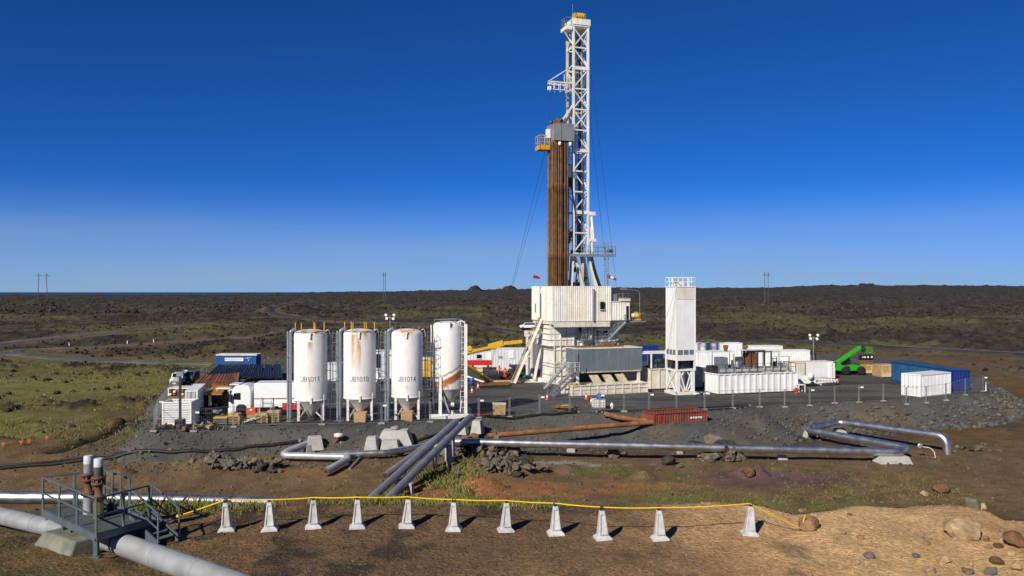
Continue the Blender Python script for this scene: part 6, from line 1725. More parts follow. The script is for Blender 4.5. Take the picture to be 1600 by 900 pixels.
# ================================================================== PIPELINES
def pipe_metal(name, base, rough, metal, band=True):
    m, t, b = nt(name)
    tc = _n(t, 'ShaderNodeTexCoord')
    n1 = _n(t, 'ShaderNodeTexNoise', Scale=1.6, Detail=5.0); t.links.new(tc.outputs['Object'], n1.inputs['Vector'])
    c = mixc(t, ramp(t, n1.outputs['Fac'], .35, .7), tuple(v * .80 for v in base), base)
    t.links.new(c, b.inputs['Base Color'])
    r_ = _n(t, 'ShaderNodeMapRange'); r_.inputs['To Min'].default_value = rough * .75; r_.inputs['To Max'].default_value = rough * 1.4
    t.links.new(n1.outputs['Fac'], r_.inputs['Value']); t.links.new(r_.outputs[0], b.inputs['Roughness'])
    b.inputs['Metallic'].default_value = metal
    n2 = _n(t, 'ShaderNodeTexNoise', Scale=5.0, Detail=3.0); t.links.new(tc.outputs['Object'], n2.inputs['Vector'])
    bp_ = _n(t, 'ShaderNodeBump', Strength=.03, Distance=.03); t.links.new(n2.outputs['Fac'], bp_.inputs['Height']); t.links.new(bp_.outputs[0], b.inputs['Normal'])
    MATS[name] = m
    return m
M_alu = pipe_metal('aluminium cladding', (.64, .645, .65), .36, .95)
M_aluB = pipe_metal('dull aluminium cladding', (.36, .40, .47), .30, .9)
M_aluG = pipe_metal('matt grey cladding', (.30, .32, .35), .48, .55)
M_aluP = pipe_metal('pale matt cladding', (.50, .52, .56), .42, .45)
M_aluQ = pipe_metal('scuffed pale cladding', (.37, .385, .40), .55, .3)
M_rline = paint('rust orange pipe', (.25, .105, .042), .8, var=.35, scale=1.2, dirt=(.12, .05, .022), dirt_amt=.6, bump=.2)
def pipeline(name, label, pts, r, mat, fil=.0, n=20, joints=2.0, cat='pipe', jmat=None, rings=True):
    pts = [Vector(p) for p in pts]; o = pts[0].copy()
    Q = [p - o for p in pts]
    t_ = thing(name, label, cat, o)
    path = fillet(Q, fil, 8) if fil and len(Q) > 2 else Q
    # break long straights so the sheet joints can sit on the run
    body = MB().tube(path, r, n).build('cladding', mat, t_)
    if rings:
        acc = 0; nxt = joints
        for a, b in zip(path[:-1], path[1:]):
            L = (b - a).length; d = (b - a).normalized()
            while nxt <= acc + L:
                p = a + d * (nxt - acc)
                MB().tube([p - d * .03, p + d * .03], r + .008, n).build('joint_band', jmat or mat, t_)
                nxt += joints
            acc += L
    return t_
zlo = lambda x, y: float(surf(x, y)[0])
# the long bright line and its expansion loop: one pipe
Lp = [G(706, 690, -1.05), G(1405, 706.5, -1.75), G(1418, 700, -1.7), G(1256, 671, -1.5), G(1312, 659.5, -1.0), G(1478, 682, -.95)]
Lp.append(Vector((Lp[-1].x + .15, Lp[-1].y - .1, -3.4)))
pl_ = pipeline('steam_pipeline', 'long shiny pipe running right into a flat zigzag loop', Lp, .35, M_alu, .95, 22, 4.0)
# blocks and saddles under the long line
M_plinth = paint('pale cast concrete', (.42, .41, .38), .9, var=.15, scale=1.5, dirt=(.26, .24, .20), dirt_amt=.5, bump=.3, bscale=12)
def plinth(px, py, w, d, h, label, taper=.7, rz=0, mat=None, z=None):
    p = on_ground(px, py) if z is None else G(px, py, z)
    t_ = thing('concrete_block', label, 'concrete block', p + Vector((0, 0, -.15)), rz)
    hh = h + .15
    MB().add([(-w / 2, -d / 2, 0), (w / 2, -d / 2, 0), (w / 2, d / 2, 0), (-w / 2, d / 2, 0), (-w / 2 * taper, -d / 2 * taper, hh), (w / 2 * taper, -d / 2 * taper, hh), (w / 2 * taper, d / 2 * taper, hh), (-w / 2 * taper, d / 2 * taper, hh)],
             [(0, 3, 2, 1), (4, 5, 6, 7), (0, 1, 5, 4), (1, 2, 6, 5), (2, 3, 7, 6), (3, 0, 4, 7)]).build('body', mat or M_plinth, t_, .04)
    return t_
plinth(1394, 722, 3.0, 1.6, .55, 'pale wide concrete slab under the right bend of the shiny pipe', .8, .1)
plinth(1222, 718, .9, .7, .35, 'small pale block under the long pipe, right of the lava boulder', .8)
plinth(892, 706, .8, .7, .45, 'small pale block under the long pipe below the rusty pipe', .8)
plinth(1062, 709, .6, .6, .45, 'dark small support block midway under the long pipe', .8, mat=M_conc)
plinth(1266, 683, 1.3, 1.0, .7, 'pale block under the left bend of the zigzag loop', .65, .3)
plinth(1312, 680, 1.5, 1.0, .7, 'pale block below the upper run of the zigzag loop', .6, .2)
# small white gauge on a bent tube
ga_p = on_ground(1458, 716); ga = thing('gauge', 'white round gauge on a thin bent tube left of the pipe riser', 'gauge', ga_p)
MB().tube(smooth_poly([(0.2, 0, -.1), (.1, 0, .5), (-.3, 0, .9), (-1.0, 0, 1.0)], 5), .035, 6).build('tube', M_wclean, ga)
MB().lathe([(.12, -.06), (.24, -.05), (.24, .05), (.12, .06)], (-1.15, 0, 1.08), 18, 'Y').build('dial_ring', M_galv, ga)
# left group: bent pipe with a sawn open stub, and a straight one
bent = pipeline('bent_pipe', 'shiny bent pipe lying in a hairpin, its open stub towards the viewer', [G(484, 692, -1.0), G(434, 711.5, -1.45), G(549, 714, -1.6), G(509, 737, -1.95)], .29, M_aluP, .7, 20, 2.4)
_e = Vector(G(509, 737, -1.95)) - Vector(G(484, 692, -1.0)); _d = (Vector(G(509, 737, -1.95)) - Vector(G(549, 714, -1.6))).normalized()
MB().tube([_e - _d * .02, _e + _d * .012], [.30, .30], 18).build('rusty_end', M_rusty, bent)
MB().tube([_e, _e + _d * .02], [.13, .13], 14).build('painted_bore', M_dark, bent)  # flat dark disc: shade inside the open stub put into colour
pipeline('straight_pipe', 'shiny straight pipe lying in front of the stepped concrete blocks', [G(500, 711, -1.55), G(600, 707.5, -1.55), G(664, 697, -1.5)], .27, M_alu, .5, 20, 1.9)
sp2 = G(564, 714, -1.9); pipeline('pipe_stub', 'thin grey pipe stub leaning out below the straight pipe', [sp2, G(546, 733, -2.2)], .12, M_aluG, 0, 12, 9, rings=False)
MBp = thing('pipe_pedestal', 'short silver stub foot under the straight pipe', 'support', G(572, 719, -2.2)); MB().lathe([(.19, -.15), (.19, .35), (.14, .4)], (0, 0, 0), 14).build('foot', M_alu, MBp); MB().lathe([(.26, -.16), (.26, -.1)], (0, 0, 0), 14).build('plate', M_steel, MBp)
# three raised diagonal pipes
d1 = pipeline('raised_pipe', 'leftmost of three slanting grey pipes, open rusty end', [D(602, 743.5, 62.5), D(711, 664, 71)], .27, M_aluG, 0, 20, 2.8)
_p, _q = D(602, 743.5, 62.5), D(711, 664, 71); _d = (_p - _q).normalized()
MB().tube([-_d * .02, _d * .012], [.28, .28], 18).build('rusty_end', M_rusty, d1); MB().tube([Vector((0, 0, 0)), _d * .02], .19, 14).build('painted_bore', M_dark, d1)  # dark disc on the end painted as the pipe's shaded inside
pipeline('raised_pipe', 'middle of three slanting grey pipes, reaching down to the grass', [D(570, 788, 56.8), D(712, 659, 70.5)], .29, M_aluG, 0, 20, 3.1)
pipeline('raised_pipe', 'rightmost of three slanting grey pipes, highest at its upper end', [D(600, 786, 57.2), D(733, 653, 72), D(738, 652, 73.2)], .30, M_aluG, 0, 20, 3.3)
# white cross supports under them
for (px, py, y, w, lab) in ((703, 664, 70.2, .7, 'white post head carrying the upper ends of the slanting pipes'), (690, 690, 67.5, 1.6, 'pale sleeper under the slanting pipes halfway up'), (632, 748, 60.5, 1.5, 'pale sleeper under the slanting pipes near the grass')):
    p = D(px, py, y); g = zlo(p.x, p.y)
    t_ = thing('pipe_support', lab, 'support', (p.x, p.y, g - .1), -.5)
    h = max(.25, p.z - g - .15)
    MB().bx(-w / 2, w / 2, -.18, .18, h - .2, h).build('crossbeam', M_plinth, t_)
    for k in (-1, 1): MB().bx(k * w * .42 - .12, k * w * .42 + .12, -.15, .15, 0, h - .2).build('leg', M_plinth, t_)
p = G(741, 672, -.9)
plinth(746, 680, 1.15, 1.5, 1.35, 'tall pale concrete block behind the slanting pipes', .62, -.2)
plinth(720, 676, 1.4, 1.3, .9, 'low pale concrete block left of the tall one behind the slanting pipes', .7, -.2)
lg_ = thing('steel_prop', 'dark inclined steel prop under the highest slanting pipe end', 'prop', G(736, 681, -1.7))
MB().bar((0, 0, 0), (-.25, 1.0, 2.6), .35, .2).build('leg', M_dark, lg_); MB().box((0, 0, .02), (.6, .6, .08)).build('foot', M_steel, lg_)
# stepped concrete anchor blocks
plinth(581, 703, 1.25, 1.4, 1.15, 'left one of the stepped concrete anchor blocks', .62)
plinth(610, 704, 1.7, 1.4, .95, 'front middle one of the stepped concrete anchor blocks', .78)
plinth(618, 692, 3.3, 2.0, 1.15, 'large rear one of the stepped concrete anchor blocks', .66)
plinth(634, 694, .55, .5, .75, 'small upright one of the stepped concrete anchor blocks', .8)
plinth(492, 701, 1.5, 1.3, 1.0, 'pale concrete lump in the bend of the hairpin pipe', .72, .3)
plinth(483, 707, .9, .8, .7, 'smaller broken concrete lump in front of the hairpin bend', .6, .6, M_conc)
# rusty valve set lying there
vs_ = thing('valve_assembly', 'rusty valve with a handwheel tipped over behind the hairpin pipe', 'valve', G(530, 706, -1.9), .1)
MB().cyl((-.9, 0, .25), (.1, .1, 1.35), .13, 10).build('stem', M_rusty, vs_)
MB().lathe([(.1, -.18), (.42, -.12), (.42, .12), (.1, .18)], (-.05, .1, 1.45), 18, 'Z').build('flange', M_cream, vs_)
MB().tube([(.0, .2, .7), (.7, .2, .35), (1.7, .1, .15)], [.2, .24, .18], 12).build('body', M_cream, vs_)
MB().lathe([(.1, -.08), (.36, -.06), (.36, .06), (.1, .08)], (.75, .2, .45), 16, 'X').build('flange', M_rusty, vs_)
MB().lathe([(.2, 0), (.3, .05), (.3, .4), (.15, .45)], (-1.2, .3, 0), 12).build('end_cap', M_rusty, vs_)
cap_ = thing('stone_cap', 'flat stone lying on top of the rear anchor block', 'stone', on_ground(617, 692) + Vector((0, .1, 1.15)), .4)
MB().lathe([(.3, 0), (.42, .08), (.36, .2), (.1, .26)], (0, 0, 0), 9).build('slab', M_conc, cap_); MB().box((.1, 0, .27), (.3, .2, .08)).build('chip', M_conc, cap_)
# rusty line to the basin
pipeline('rusty_pipe', 'long straight rust orange pipe climbing to the red basin', [G(722, 684.5, -.85), G(1022, 659.5, -.35)], .235, M_rline, 0, 16, 6.0)
pipeline('rusty_pipe', 'short curved rust orange pipe dropping from the pad into the red basin', [D(944, 646, 81.2), D(965, 652, 80.8), D(1012, 658, 80.2)], .25, M_rline, .6, 16, 9)
bs0 = D(1021, 663.5, 78.7)
bs = thing('basin', 'red oxide open steel basin sunk in the gravel at the pad edge', 'basin', (bs0.x, bs0.y, -.62), R(19))
Lb, Wb, Hb = 5.95, 2.3, 1.05
MB().corr(0, Lb, 0, Hb, 0, .30, .06).build('side_wall', M_basin, bs)
MB().corr(0, Lb, 0, Hb, Wb, .30, .06, ny=1).build('side_wall', M_basin, bs)
MB().corr(0, Wb, 0, Hb, 0, .30, .06, 'y').build('end_wall', M_basin, bs); MB().corr(0, Wb, 0, Hb, Lb, .30, .06, 'y', ny=1).build('end_wall', M_basin, bs)
MB().bx(-.06, Lb + .06, -.06, .09, Hb, Hb + .12).bx(-.06, Lb + .06, Wb - .09, Wb + .06, Hb, Hb + .12).bx(-.06, .09, .1, Wb - .1, Hb + .003, Hb + .117).bx(Lb - .09, Lb + .06, .1, Wb - .1, Hb + .003, Hb + .117).build('rim', M_basin, bs)
MB().bx(.05, Lb - .05, .1, Wb - .1, .45, .5).build('sludge', M_dark, bs)
MB().bx(-.05, .1, -.09, -.07, -.0, Hb).build('corner_strip', M_basin, bs)
for i in range(5): MB().bx(4.0 + i * .28, 4.2 + i * .28, -.075, -.065, .42 + .04 * (i % 2), .62).build('white_mark', M_wclean, bs)
MB().bx(.55, .8, -.075, -.065, .25, .95).build('red_mark', M_red, bs)
# white-clad end by the slanting pipes
# black hoses lying on the ground
def ghose(label, pix, r, mat=M_black, zs=None):
    P = []
    for (px, py) in pix: P.append(on_ground(px, py))
    S_ = smooth_poly([tuple(p) for p in P], 7)
    S_ = [(x, y, zlo(x, y) + r * .75) for (x, y, z) in S_]
    o = Vector(S_[0]); t_ = thing('black_hose', label, 'hose', o)
    MB().tube([Vector(q) - o for q in S_], r, 8).build('hose', mat, t_)
    for k in (0, -1):
        a = Vector(S_[k]) - o; b = Vector(S_[1 if k == 0 else -2]) - o; d = (b - a).normalized()
        MB().tube([a, a + d * .2], r * 1.25, 8).build('coupling', M_steel, t_)
ghose('thick black hose crossing the left ground to the hairpin pipe', [(-60, 741), (60, 729), (180, 717), (300, 707), (400, 699), (470, 692)], .16)
ghose('second thin black hose lying just below the thick left one', [(-60, 731), (50, 725), (150, 714), (215, 709)], .09)
ghose('black hose looping over the pad edge beside the slanting pipes', [(640, 694), (676, 683), (706, 668), (730, 655), (770, 653.5), (830, 651.5), (872, 648), (905, 646)], .14)
ghose('black hose lying on the pad behind the red basin', [(930, 645), (990, 643), (1060, 640), (1120, 637), (1172, 635)], .12)
ghose('thin black hose along the pad lip right of the basin', [(1080, 645), (1130, 640), (1165, 637.5)], .07)
rh = thing('red_hose', 'red hose lying by the foot of the fourth silo', 'hose', G(716, 650, 0)); MB().tube(smooth_poly([(0, 0, .08), (1, .5, .08), (2.2, .3, .08), (3.2, .8, .08)], 5), .07, 7).build('hose', M_red, rh); MB().lathe([(.11, -.08), (.11, .08)], (0, 0, .1), 8, 'X').build('coupling', M_steel, rh)

# ================================================================== FOREGROUND LEFT: big pipes, platform, vent stacks
pipeline('large_pipe', 'big matt silver pipe passing under the grey platform to the lower edge', [(-25, 32.4, 4.47), (-17.8, 28.4, 4.45), (-12.25, 25.35, 4.42)], .285, M_aluQ, 0, 26, 2.6)
pipeline('large_pipe', 'biggest pale pipe in the foreground, running out at the bottom edge', [(-12.05, 25.22, 4.44), (-8.0, 22.2, 4.44), (-1.5, 17.3, 4.44)], .335, M_aluQ, 0, 28, 2.1)
pipeline('silver_pipe', 'bright mirror-like pipe running level behind the grey platform', [D(-160, 776, 44.5), D(120, 778, 45), D(430, 785.5, 46.5)], .34, M_alu, 0, 24, 5.0)
pf = [G(150, 836, 5.0), G(233, 812, 5.0), G(163, 784, 5.0), G(67, 797, 5.0)]
pz = 5.0
pt = thing('valve_platform', 'blue grey steel platform with railings round two vent stacks', 'platform', (pf[0].x, pf[0].y, 4.2))
po_ = Vector((pf[0].x, pf[0].y, 4.2))
cs = [Vector((p.x, p.y, pz)) - po_ for p in pf]
M_plat = paint('blue grey platform steel', (.105, .135, .150), .55, metal=.2, var=.15, scale=2)
M_grate = paint('deck grating', (.085, .095, .090), .7, var=.25, scale=6, bump=.4, bscale=60)
dk_ = MB().add([c + Vector((0, 0, -.02)) for c in cs] + [c + Vector((0, 0, -.06)) for c in cs], [(0, 1, 2, 3), (7, 6, 5, 4), (0, 4, 5, 1), (1, 5, 6, 2), (2, 6, 7, 3), (3, 7, 4, 0)]).build('deck', M_grate, pt)
for i in range(4):
    a, b = cs[i], cs[(i + 1) % 4]
    bp('edge_beam', a + Vector((0, 0, -.07)), b + Vector((0, 0, -.07)), .09, M_plat, pt, .22)
    L = (b - a).length; k = 3 if L > 3 else 2
    if i == 1:   # stair side stays open near the right corner
        a = a.lerp(b, .42)
    r_ = MB().bar(a + Vector((0, 0, 1.08)), b + Vector((0, 0, 1.08)), .05).bar(a + Vector((0, 0, .55)), b + Vector((0, 0, .55)), .045)
    rr_ = r_.build('handrail', M_plat, pt)
    for q in range(k + (1 if i == 0 else 0)):
        if q == 0 and i == 0: a0_ = a
        p = a.lerp(b, q / k)
        MB().bar(p + Vector((0, 0, -.1)), p + Vector((0, 0, 1.08)), .06).build('post', M_plat, rr_)
for i, c in enumerate(cs):
    cc = sum(cs, Vector()) / 4; q = c.lerp(cc, .10)
    g = zlo(q.x + po_.x, q.y + po_.y) - po_.z
    lg3 = MB().bar(q + Vector((0, 0, -.1)), Vector((q.x, q.y, g - .05)), .13).build('leg', M_plat, pt)
    MB().box((q.x, q.y, g + .01), (.3, .3, .05)).build('foot_plate', M_plat, lg3)
# stair down to the right
sa = cs[1].lerp(cs[2], .20); su = (cs[1] - cs[0]).normalized()
ft = sa + Vector((1.25, -.75, 0)); gz = zlo(ft.x + po_.x, ft.y + po_.y) - po_.z
stair('stair', (ft.x, ft.y, gz + .05), sa + Vector((.05, -.02, -.03)), .75, M_plat, pt, True, 5)
# vent stacks standing on the deck
def stack(px, py, h, r, label, cap, lower):
    p = G(px, py, pz); t_ = thing('vent_stack', label, 'vent', p)
    MB().lathe([(r * 1.15, -.3), (r * 1.15, h * .30)], (0, 0, 0), 20).build('base_pipe', lower, t_)
    fl = MB().lathe([(r * .9, h * .30), (r * 1.6, h * .305), (r * 1.6, h * .36), (r * .85, h * .37), (r * .8, h * .55), (r * 1.0, h * .56)], (0, 0, 0), 20).build('spool', M_rusty, t_)
    MB().lathe([(r * 1.0, h * .555), (r * 1.55, h * .56), (r * 1.55, h * .595), (r * 1.2, h * .6), (r * 1.2, h * .655), (r * 1.55, h * .66), (r * 1.55, h * .69), (r * .9, h * .70)], (0, 0, 0), 20).build('flange', paint('rusted flange', (.13, .062, .035), .75, var=.35, scale=5), t_)
    for k in range(10):
        a = R(36 * k); q = (r * 1.38 * math.cos(a), r * 1.38 * math.sin(a))
        MB().cyl((*q, h * .55), (*q, h * .70), .018, 6).build('bolt', M_rusty, t_)
    MB().lathe([(r, h * .70), (r, h * .86)], (0, 0, 0), 20).build('pipe', cap[0], t_)
    MB().lathe([(r * 1.01, h * .86), (r * 1.01, h * .985), (r * .9, h)], (0, 0, 0), 20).build('cap', cap[1], t_)
M_pwh = paint('weathered white pipe', (.55, .58, .60), .5, var=.15, scale=3)
stack(138, 801, 1.86, .140, 'left vent stack with a weathered white top', (paint('silver pipe', (.40, .42, .42), .4, metal=.5, var=.25, scale=4), M_pwh), M_aluP)
stack(154, 808, 1.88, .140, 'right vent stack with a dark collar above a brass-coloured foot', (paint('dark mossy pipe', (.075, .080, .065), .6, var=.3, scale=4), M_pwh), paint('brass coloured sleeve', (.42, .33, .10), .35, metal=.7, var=.25, scale=3))
hw = thing('handwheel_valve', 'small black valve with a rusty handwheel right of the stacks', 'valve', G(173, 803, pz))
MB().lathe([(.16, 0), (.2, .06), (.12, .1), (.1, .34)], (0, 0, 0), 14).build('body', M_black, hw)
MB().tube([(.14 * math.cos(a), 0, .5 + .14 * math.sin(a)) for a in np.linspace(0, 2 * math.pi, 21)], .02, 6).build('handwheel', M_rusty, hw)
MB().cyl((0, 0, .3), (0, 0, .5), .025, 6).build('stem', M_rusty, hw)
# concrete footing under the platform
ftp = on_ground(92, 856)
fb = thing('concrete_footing', 'pale concrete footing below the left edge of the platform', 'concrete block', ftp + Vector((.15, .35, -.1)), -.6)
MB().add([(-1.0, -.7, 0), (1.3, -.7, 0), (1.3, .7, 0), (-1.0, .7, 0), (-.7, -.45, .5), (1.2, -.45, .5), (1.2, .5, .5), (-.7, .5, .5)], [(0, 3, 2, 1), (4, 5, 6, 7), (0, 1, 5, 4), (1, 2, 6, 5), (2, 3, 7, 6), (3, 0, 4, 7)]).build('body', paint('mossy concrete', (.19, .185, .15), .9, var=.3, scale=2, dirt=(.10, .10, .06), dirt_amt=.6, bump=.4, bscale=14), fb, .05)
for x in (-.35, .1): MB().bx(x - .06, x + .06, -.06, .06, .5, .85).build('stub_post', M_plat, fb)

# ================================================================== MARKER POSTS AND ROPE
M_plast = paint('grey white plastic', (.52, .525, .53), .55, var=.16, scale=5, dirt=(.24, .185, .125), dirt_amt=.75, rnd=.12)
M_rope = paint('yellow rope', (.78, .50, .008), .7, var=.12, scale=30)
cone0 = thing('marker_post', 'x', 'marker post', (0, 0, 0), 0, 'grey plastic rope posts in a row')
MB().add([(-.27, -.25, 0), (.27, -.25, 0), (.27, .25, 0), (-.27, .25, 0), (-.26, -.24, .06), (.26, -.24, .06), (.26, .24, .06), (-.26, .24, .06), (-.17, -.16, .14), (.17, -.16, .14), (.17, .16, .14), (-.17, .16, .14)],
         [(0, 3, 2, 1), (0, 1, 5, 4), (1, 2, 6, 5), (2, 3, 7, 6), (3, 0, 4, 7), (4, 5, 9, 8), (5, 6, 10, 9), (6, 7, 11, 10), (7, 4, 8, 11), (8, 9, 10, 11)]).build('base', M_plast, cone0, .012)
MB().add([(-.17, -.15, .14), (.17, -.15, .14), (.17, .15, .14), (-.17, .15, .14), (-.075, -.07, .93), (.075, -.07, .93), (.075, .07, .93), (-.075, .07, .93)],
         [(4, 5, 6, 7), (0, 1, 5, 4), (1, 2, 6, 5), (2, 3, 7, 6), (3, 0, 4, 7)]).build('shaft', M_plast, cone0, .015)
fr_ = MB()
for sx in (-1, 1): fr_.bar((sx * .125, -.162, .19), (sx * .066, -.090, .84), .035, .03)
fr_.bar((-.12, -.160, .19), (.12, -.160, .19), .035, .03).bar((-.066, -.091, .83), (.066, -.091, .83), .035, .03)
fr_.build('raised_border', M_plast, cone0)
MB().box((0, 0, .95), (.10, .09, .06)).tube([(.05 * math.cos(a), 0, 1.02 + .05 * math.sin(a)) for a in np.linspace(0, 2 * math.pi, 13)], .016, 6).build('rope_eye', M_dark, cone0)
CP = [(351, 832), (419, 831), (487, 828), (556.5, 828), (634, 828.5), (708.5, 831), (790, 834), (869, 839), (943, 845), (1033, 847), (1174, 839)]
ordn = ['nearest the platform stairs', 'second from the platform stairs', 'third from the platform stairs', 'fourth from the platform stairs', 'fifth from the platform stairs', 'in the middle of the row', 'fifth from the boulder', 'fourth from the boulder', 'third from the boulder', 'second from the boulder', 'nearest the roped boulder']
tops = []
for i, (px, py) in enumerate(CP):
    p = on_ground(px, py); p = p + Vector((0, .22, 0)); p.z = zlo(p.x, p.y) - .015
    c = cone0 if i == 0 else dup(cone0)
    rz_ = R(6) + math.atan2(p.x, p.y) * -.2 + random.uniform(-.12, .12)
    c.location = p; c.rotation_euler = (random.uniform(-.05, .05), random.uniform(-.06, .06), rz_ + random.uniform(-.15, .15))
    c['label'] = 'grey white tapered plastic post on the rope line, ' + ordn[i]
    tops.append(p + Vector((0, 0, 1.02)))
# stair foot rail end to start, boulder to finish
st_w = po_ + Vector((ft.x, ft.y, gz + 1.0))
bo_p = on_ground(1266, 826)
end = on_ground(1251, 831) + Vector((0, -.05, .10))
RP = [D(278, 806.5, tops[0].y + .2)] + tops + [end]
path = []
for a, b in zip(RP[:-1], RP[1:]):
    L = (b - a).length
    for k in range(8):
        f = k / 8; s_ = .0125 * L * 4 * f * (1 - f) * (1 if b is not end and a is not RP[0] else .3)
        path.append(a.lerp(b, f) - Vector((0, 0, s_)))
path.append(end)
path += [bo_p + Vector((-.30, -.18, .25)), bo_p + Vector((-.24, -.2, .5))]
o = path[0].copy(); rp_ = thing('yellow_rope', 'yellow rope strung from the platform stairs over the posts to a boulder', 'rope', o)
MB().tube([q - o for q in path], .021, 7).build('rope', M_rope, rp_)
MB().lathe([(.02, -.05), (.06, -.03), (.06, .03), (.02, .05)], (0, 0, 0), 8).build('knot', M_rope, rp_)
# ================================================================== ROCKS, RUBBLE, GRASS
def ico(sub=1):
    bm = bmesh.new(); bmesh.ops.create_icosphere(bm, subdivisions=sub, radius=1)
    v = np.array([x.co[:] for x in bm.verts]); f = np.array([[l.index for l in x.verts] for x in bm.faces]); bm.free()
    return v, f
IV, IF_ = ico(1); IV2, IF2 = ico(3)
def rock_verts(V, seed, jag=.35, flat=.75):
    q = np.random.default_rng(seed)
    out = V.copy()
    # chop with random planes: gives facets instead of a ball
    for k in range(9):
        n = q.normal(size=3); n /= np.linalg.norm(n); d = q.uniform(.55, .9)
        t = out @ n; over = np.maximum(t - d, 0); out -= over[:, None] * n
    out *= (1 + jag * (q.random((len(V), 1)) - .5) * .25)
    out *= np.array([q.uniform(.8, 1.25), q.uniform(.8, 1.15), flat * q.uniform(.8, 1.15)])
    return out
def rock_mat(name, base, var=.3, sc=2.5):
    return paint(name, base, .95, var=var, scale=sc, dirt=tuple(c * .5 for c in base), dirt_amt=.6, streak=False, bump=.9, bscale=9, spec=.15)
M_lava = rock_mat('lava rock', (.155, .125, .090)); M_lavad = rock_mat('dark lava rock', (.050, .045, .040))
M_tuff = rock_mat('brown tuff boulder', (.26, .155, .085)); M_tuff2 = rock_mat('pale tuff boulder', (.40, .285, .16)); M_oxr = rock_mat('red brown boulder', (.155, .082, .045))
M_gst = rock_mat('grey stone', (.155, .142, .118))
def boulder(px, py, size, label, mat, seed, flat=.8, sink=.25, name='boulder', group=None, squash=1.0):
    p = on_ground(px, py)
    v = rock_verts(IV2, seed, .3, flat) * size; v[:, 0] *= squash
    q = np.random.default_rng(seed + 5)
    v += (np.array(fbm(v[:, 0] * 3 + seed, v[:, 1] * 3 + v[:, 2] * 2, .8, 3, seed)) - .5)[:, None] * (v / size) * size * .25
    o = poly_mesh(name, v, IF2, mat, False)
    o.location = p + Vector((0, size * .35, size * flat * (1 - sink) * .75)); o.rotation_euler = (0, 0, seed * 1.3)
    tag(o, label, 'boulder', group)
    return o
boulder(1265.5, 829, .34, 'rounded brown boulder holding the end of the yellow rope', M_tuff, 3, .85, .15, squash=1.15)
tb_ = boulder(1258, 829, .20, 'flat brown stone balanced on top of the roped boulder', M_tuff, 8, .35, .15); tb_.location = Vector((tb_.location.x, tb_.location.y + .15, tb_.location.z + .56))
boulder(1512, 842, .52, 'large tan boulder half buried in the sand mound', M_tuff2, 14, .9, .45)
boulder(1590, 856, .36, 'reddish brown boulder at the right edge of the sand', M_oxr, 21, .85, .2)
boulder(1543, 846, .13, 'small grey brown stone right of the half buried boulder', M_tuff, 23)
boulder(1561, 857, .15, 'small round brown stone left of the reddish boulder', M_oxr, 24)
boulder(1545, 858, .10, 'tiny brown stone below the grey brown one', M_tuff, 25)
boulder(1480, 880, .17, 'ochre stone in the sand below the half buried boulder', M_tuff2, 27)
boulder(1550, 898, .20, 'dark grey stone at the bottom right edge', M_gst, 28)
boulder(1514, 898, .17, 'dark stone on the bottom edge left of the dark grey one', M_gst, 29)
boulder(1432, 872, .16, 'grey stone lying flat on the sand, middle of the slope', M_gst, 30, .5)
boulder(1360, 873, .2, 'broken grey rock among weeds on the sand', M_gst, 31, .6)
boulder(1345, 843, .12, 'small brown stone on the sand right of the roped boulder', M_tuff, 32)
boulder(1319, 836, .09, 'pebble-sized brown stone beside the roped boulder', M_tuff, 33)
boulder(1329, 806, .12, 'brown stone on the crest of the sand mound', M_tuff, 34, .5)
boulder(1449, 852, .12, 'brown stone in the sand near the mound crest', M_tuff, 35, .6)
boulder(1560, 882, .18, 'brown angular stone above the dark grey stone at the right', M_oxr, 36)
boulder(1591, 893, .2, 'ochre brown stone in the bottom right corner', M_tuff2, 37)
boulder(1455, 896, .25, 'flat ochre stone at the bottom edge of the sand', M_tuff2, 38, .5)
boulder(1580, 868, .12, 'small tan stone right below the reddish boulder', M_tuff2, 39)
# beyond the mound, on the plain
boulder(1520, 795, .34, 'white streaked boulder behind the sand mound crest', M_gst, 41, .8); boulder(1537, 796, .36, 'ochre boulder touching the white streaked one', M_tuff2, 42, .8)
boulder(1472, 770, .6, 'rust brown boulder on the grass beyond the mound', M_oxr, 43, .7, squash=1.3)
boulder(1446, 775, .35, 'small yellowish stone left of the rust brown boulder', M_tuff2, 44, .6)
boulder(1171, 747, .62, 'rust red rock on the plain below the shiny pipe', M_oxr, 45, .9)
boulder(1088, 700, .9, 'dark flat lava slab behind the long pipe', M_lavad, 47, .4, squash=1.5); boulder(1114, 695, .8, 'brown lava rock right of the dark slab behind the pipe', M_lava, 48, .8)
boulder(1046, 727, .55, 'black rock on the plain under the long pipe', M_lavad, 49, .9); boulder(1063, 731, .4, 'pale grey stone right of the black rock', M_gst, 50, .5)

def outcrop(px, py, w, h, n, label, mat, seed):
    p = on_ground(px, py); q = random.Random(seed)
    t_ = thing('lava_outcrop', label, 'rocks', p)
    for i in range(n):
        sz = q.uniform(.22, .8) * h
        v = rock_verts(IV2 if sz > .3 else IV, seed * 50 + i, .5, q.uniform(.6, 1.1)) * sz
        F_ = IF2 if sz > .3 else IF_
        v += (fbm(v[:, 0] * 2 + i * 7, v[:, 1] * 2 + v[:, 2] * 3, .5, 3, seed + i) - .5)[:, None] * v * 1.9
        x = q.gauss(0, w * .42); y = q.uniform(-.3, 1.5)
        o = poly_mesh('rock', v, F_, mat if q.random() < .75 else M_lavad, False, t_)
        gz_ = zlo(p.x + x, p.y + y) - p.z
        o.location = (x, y, gz_ + sz * q.uniform(.1, .5) + .35 * h * math.exp(-(x / (w * .4)) ** 2)); o.rotation_euler = (q.uniform(-.4, .4), q.uniform(-.4, .4), q.uniform(0, 6))
outcrop(765, 713, 3.4, 1.25, 22, 'jagged grey brown lava outcrop right of the slanting pipes', M_lava, 2)
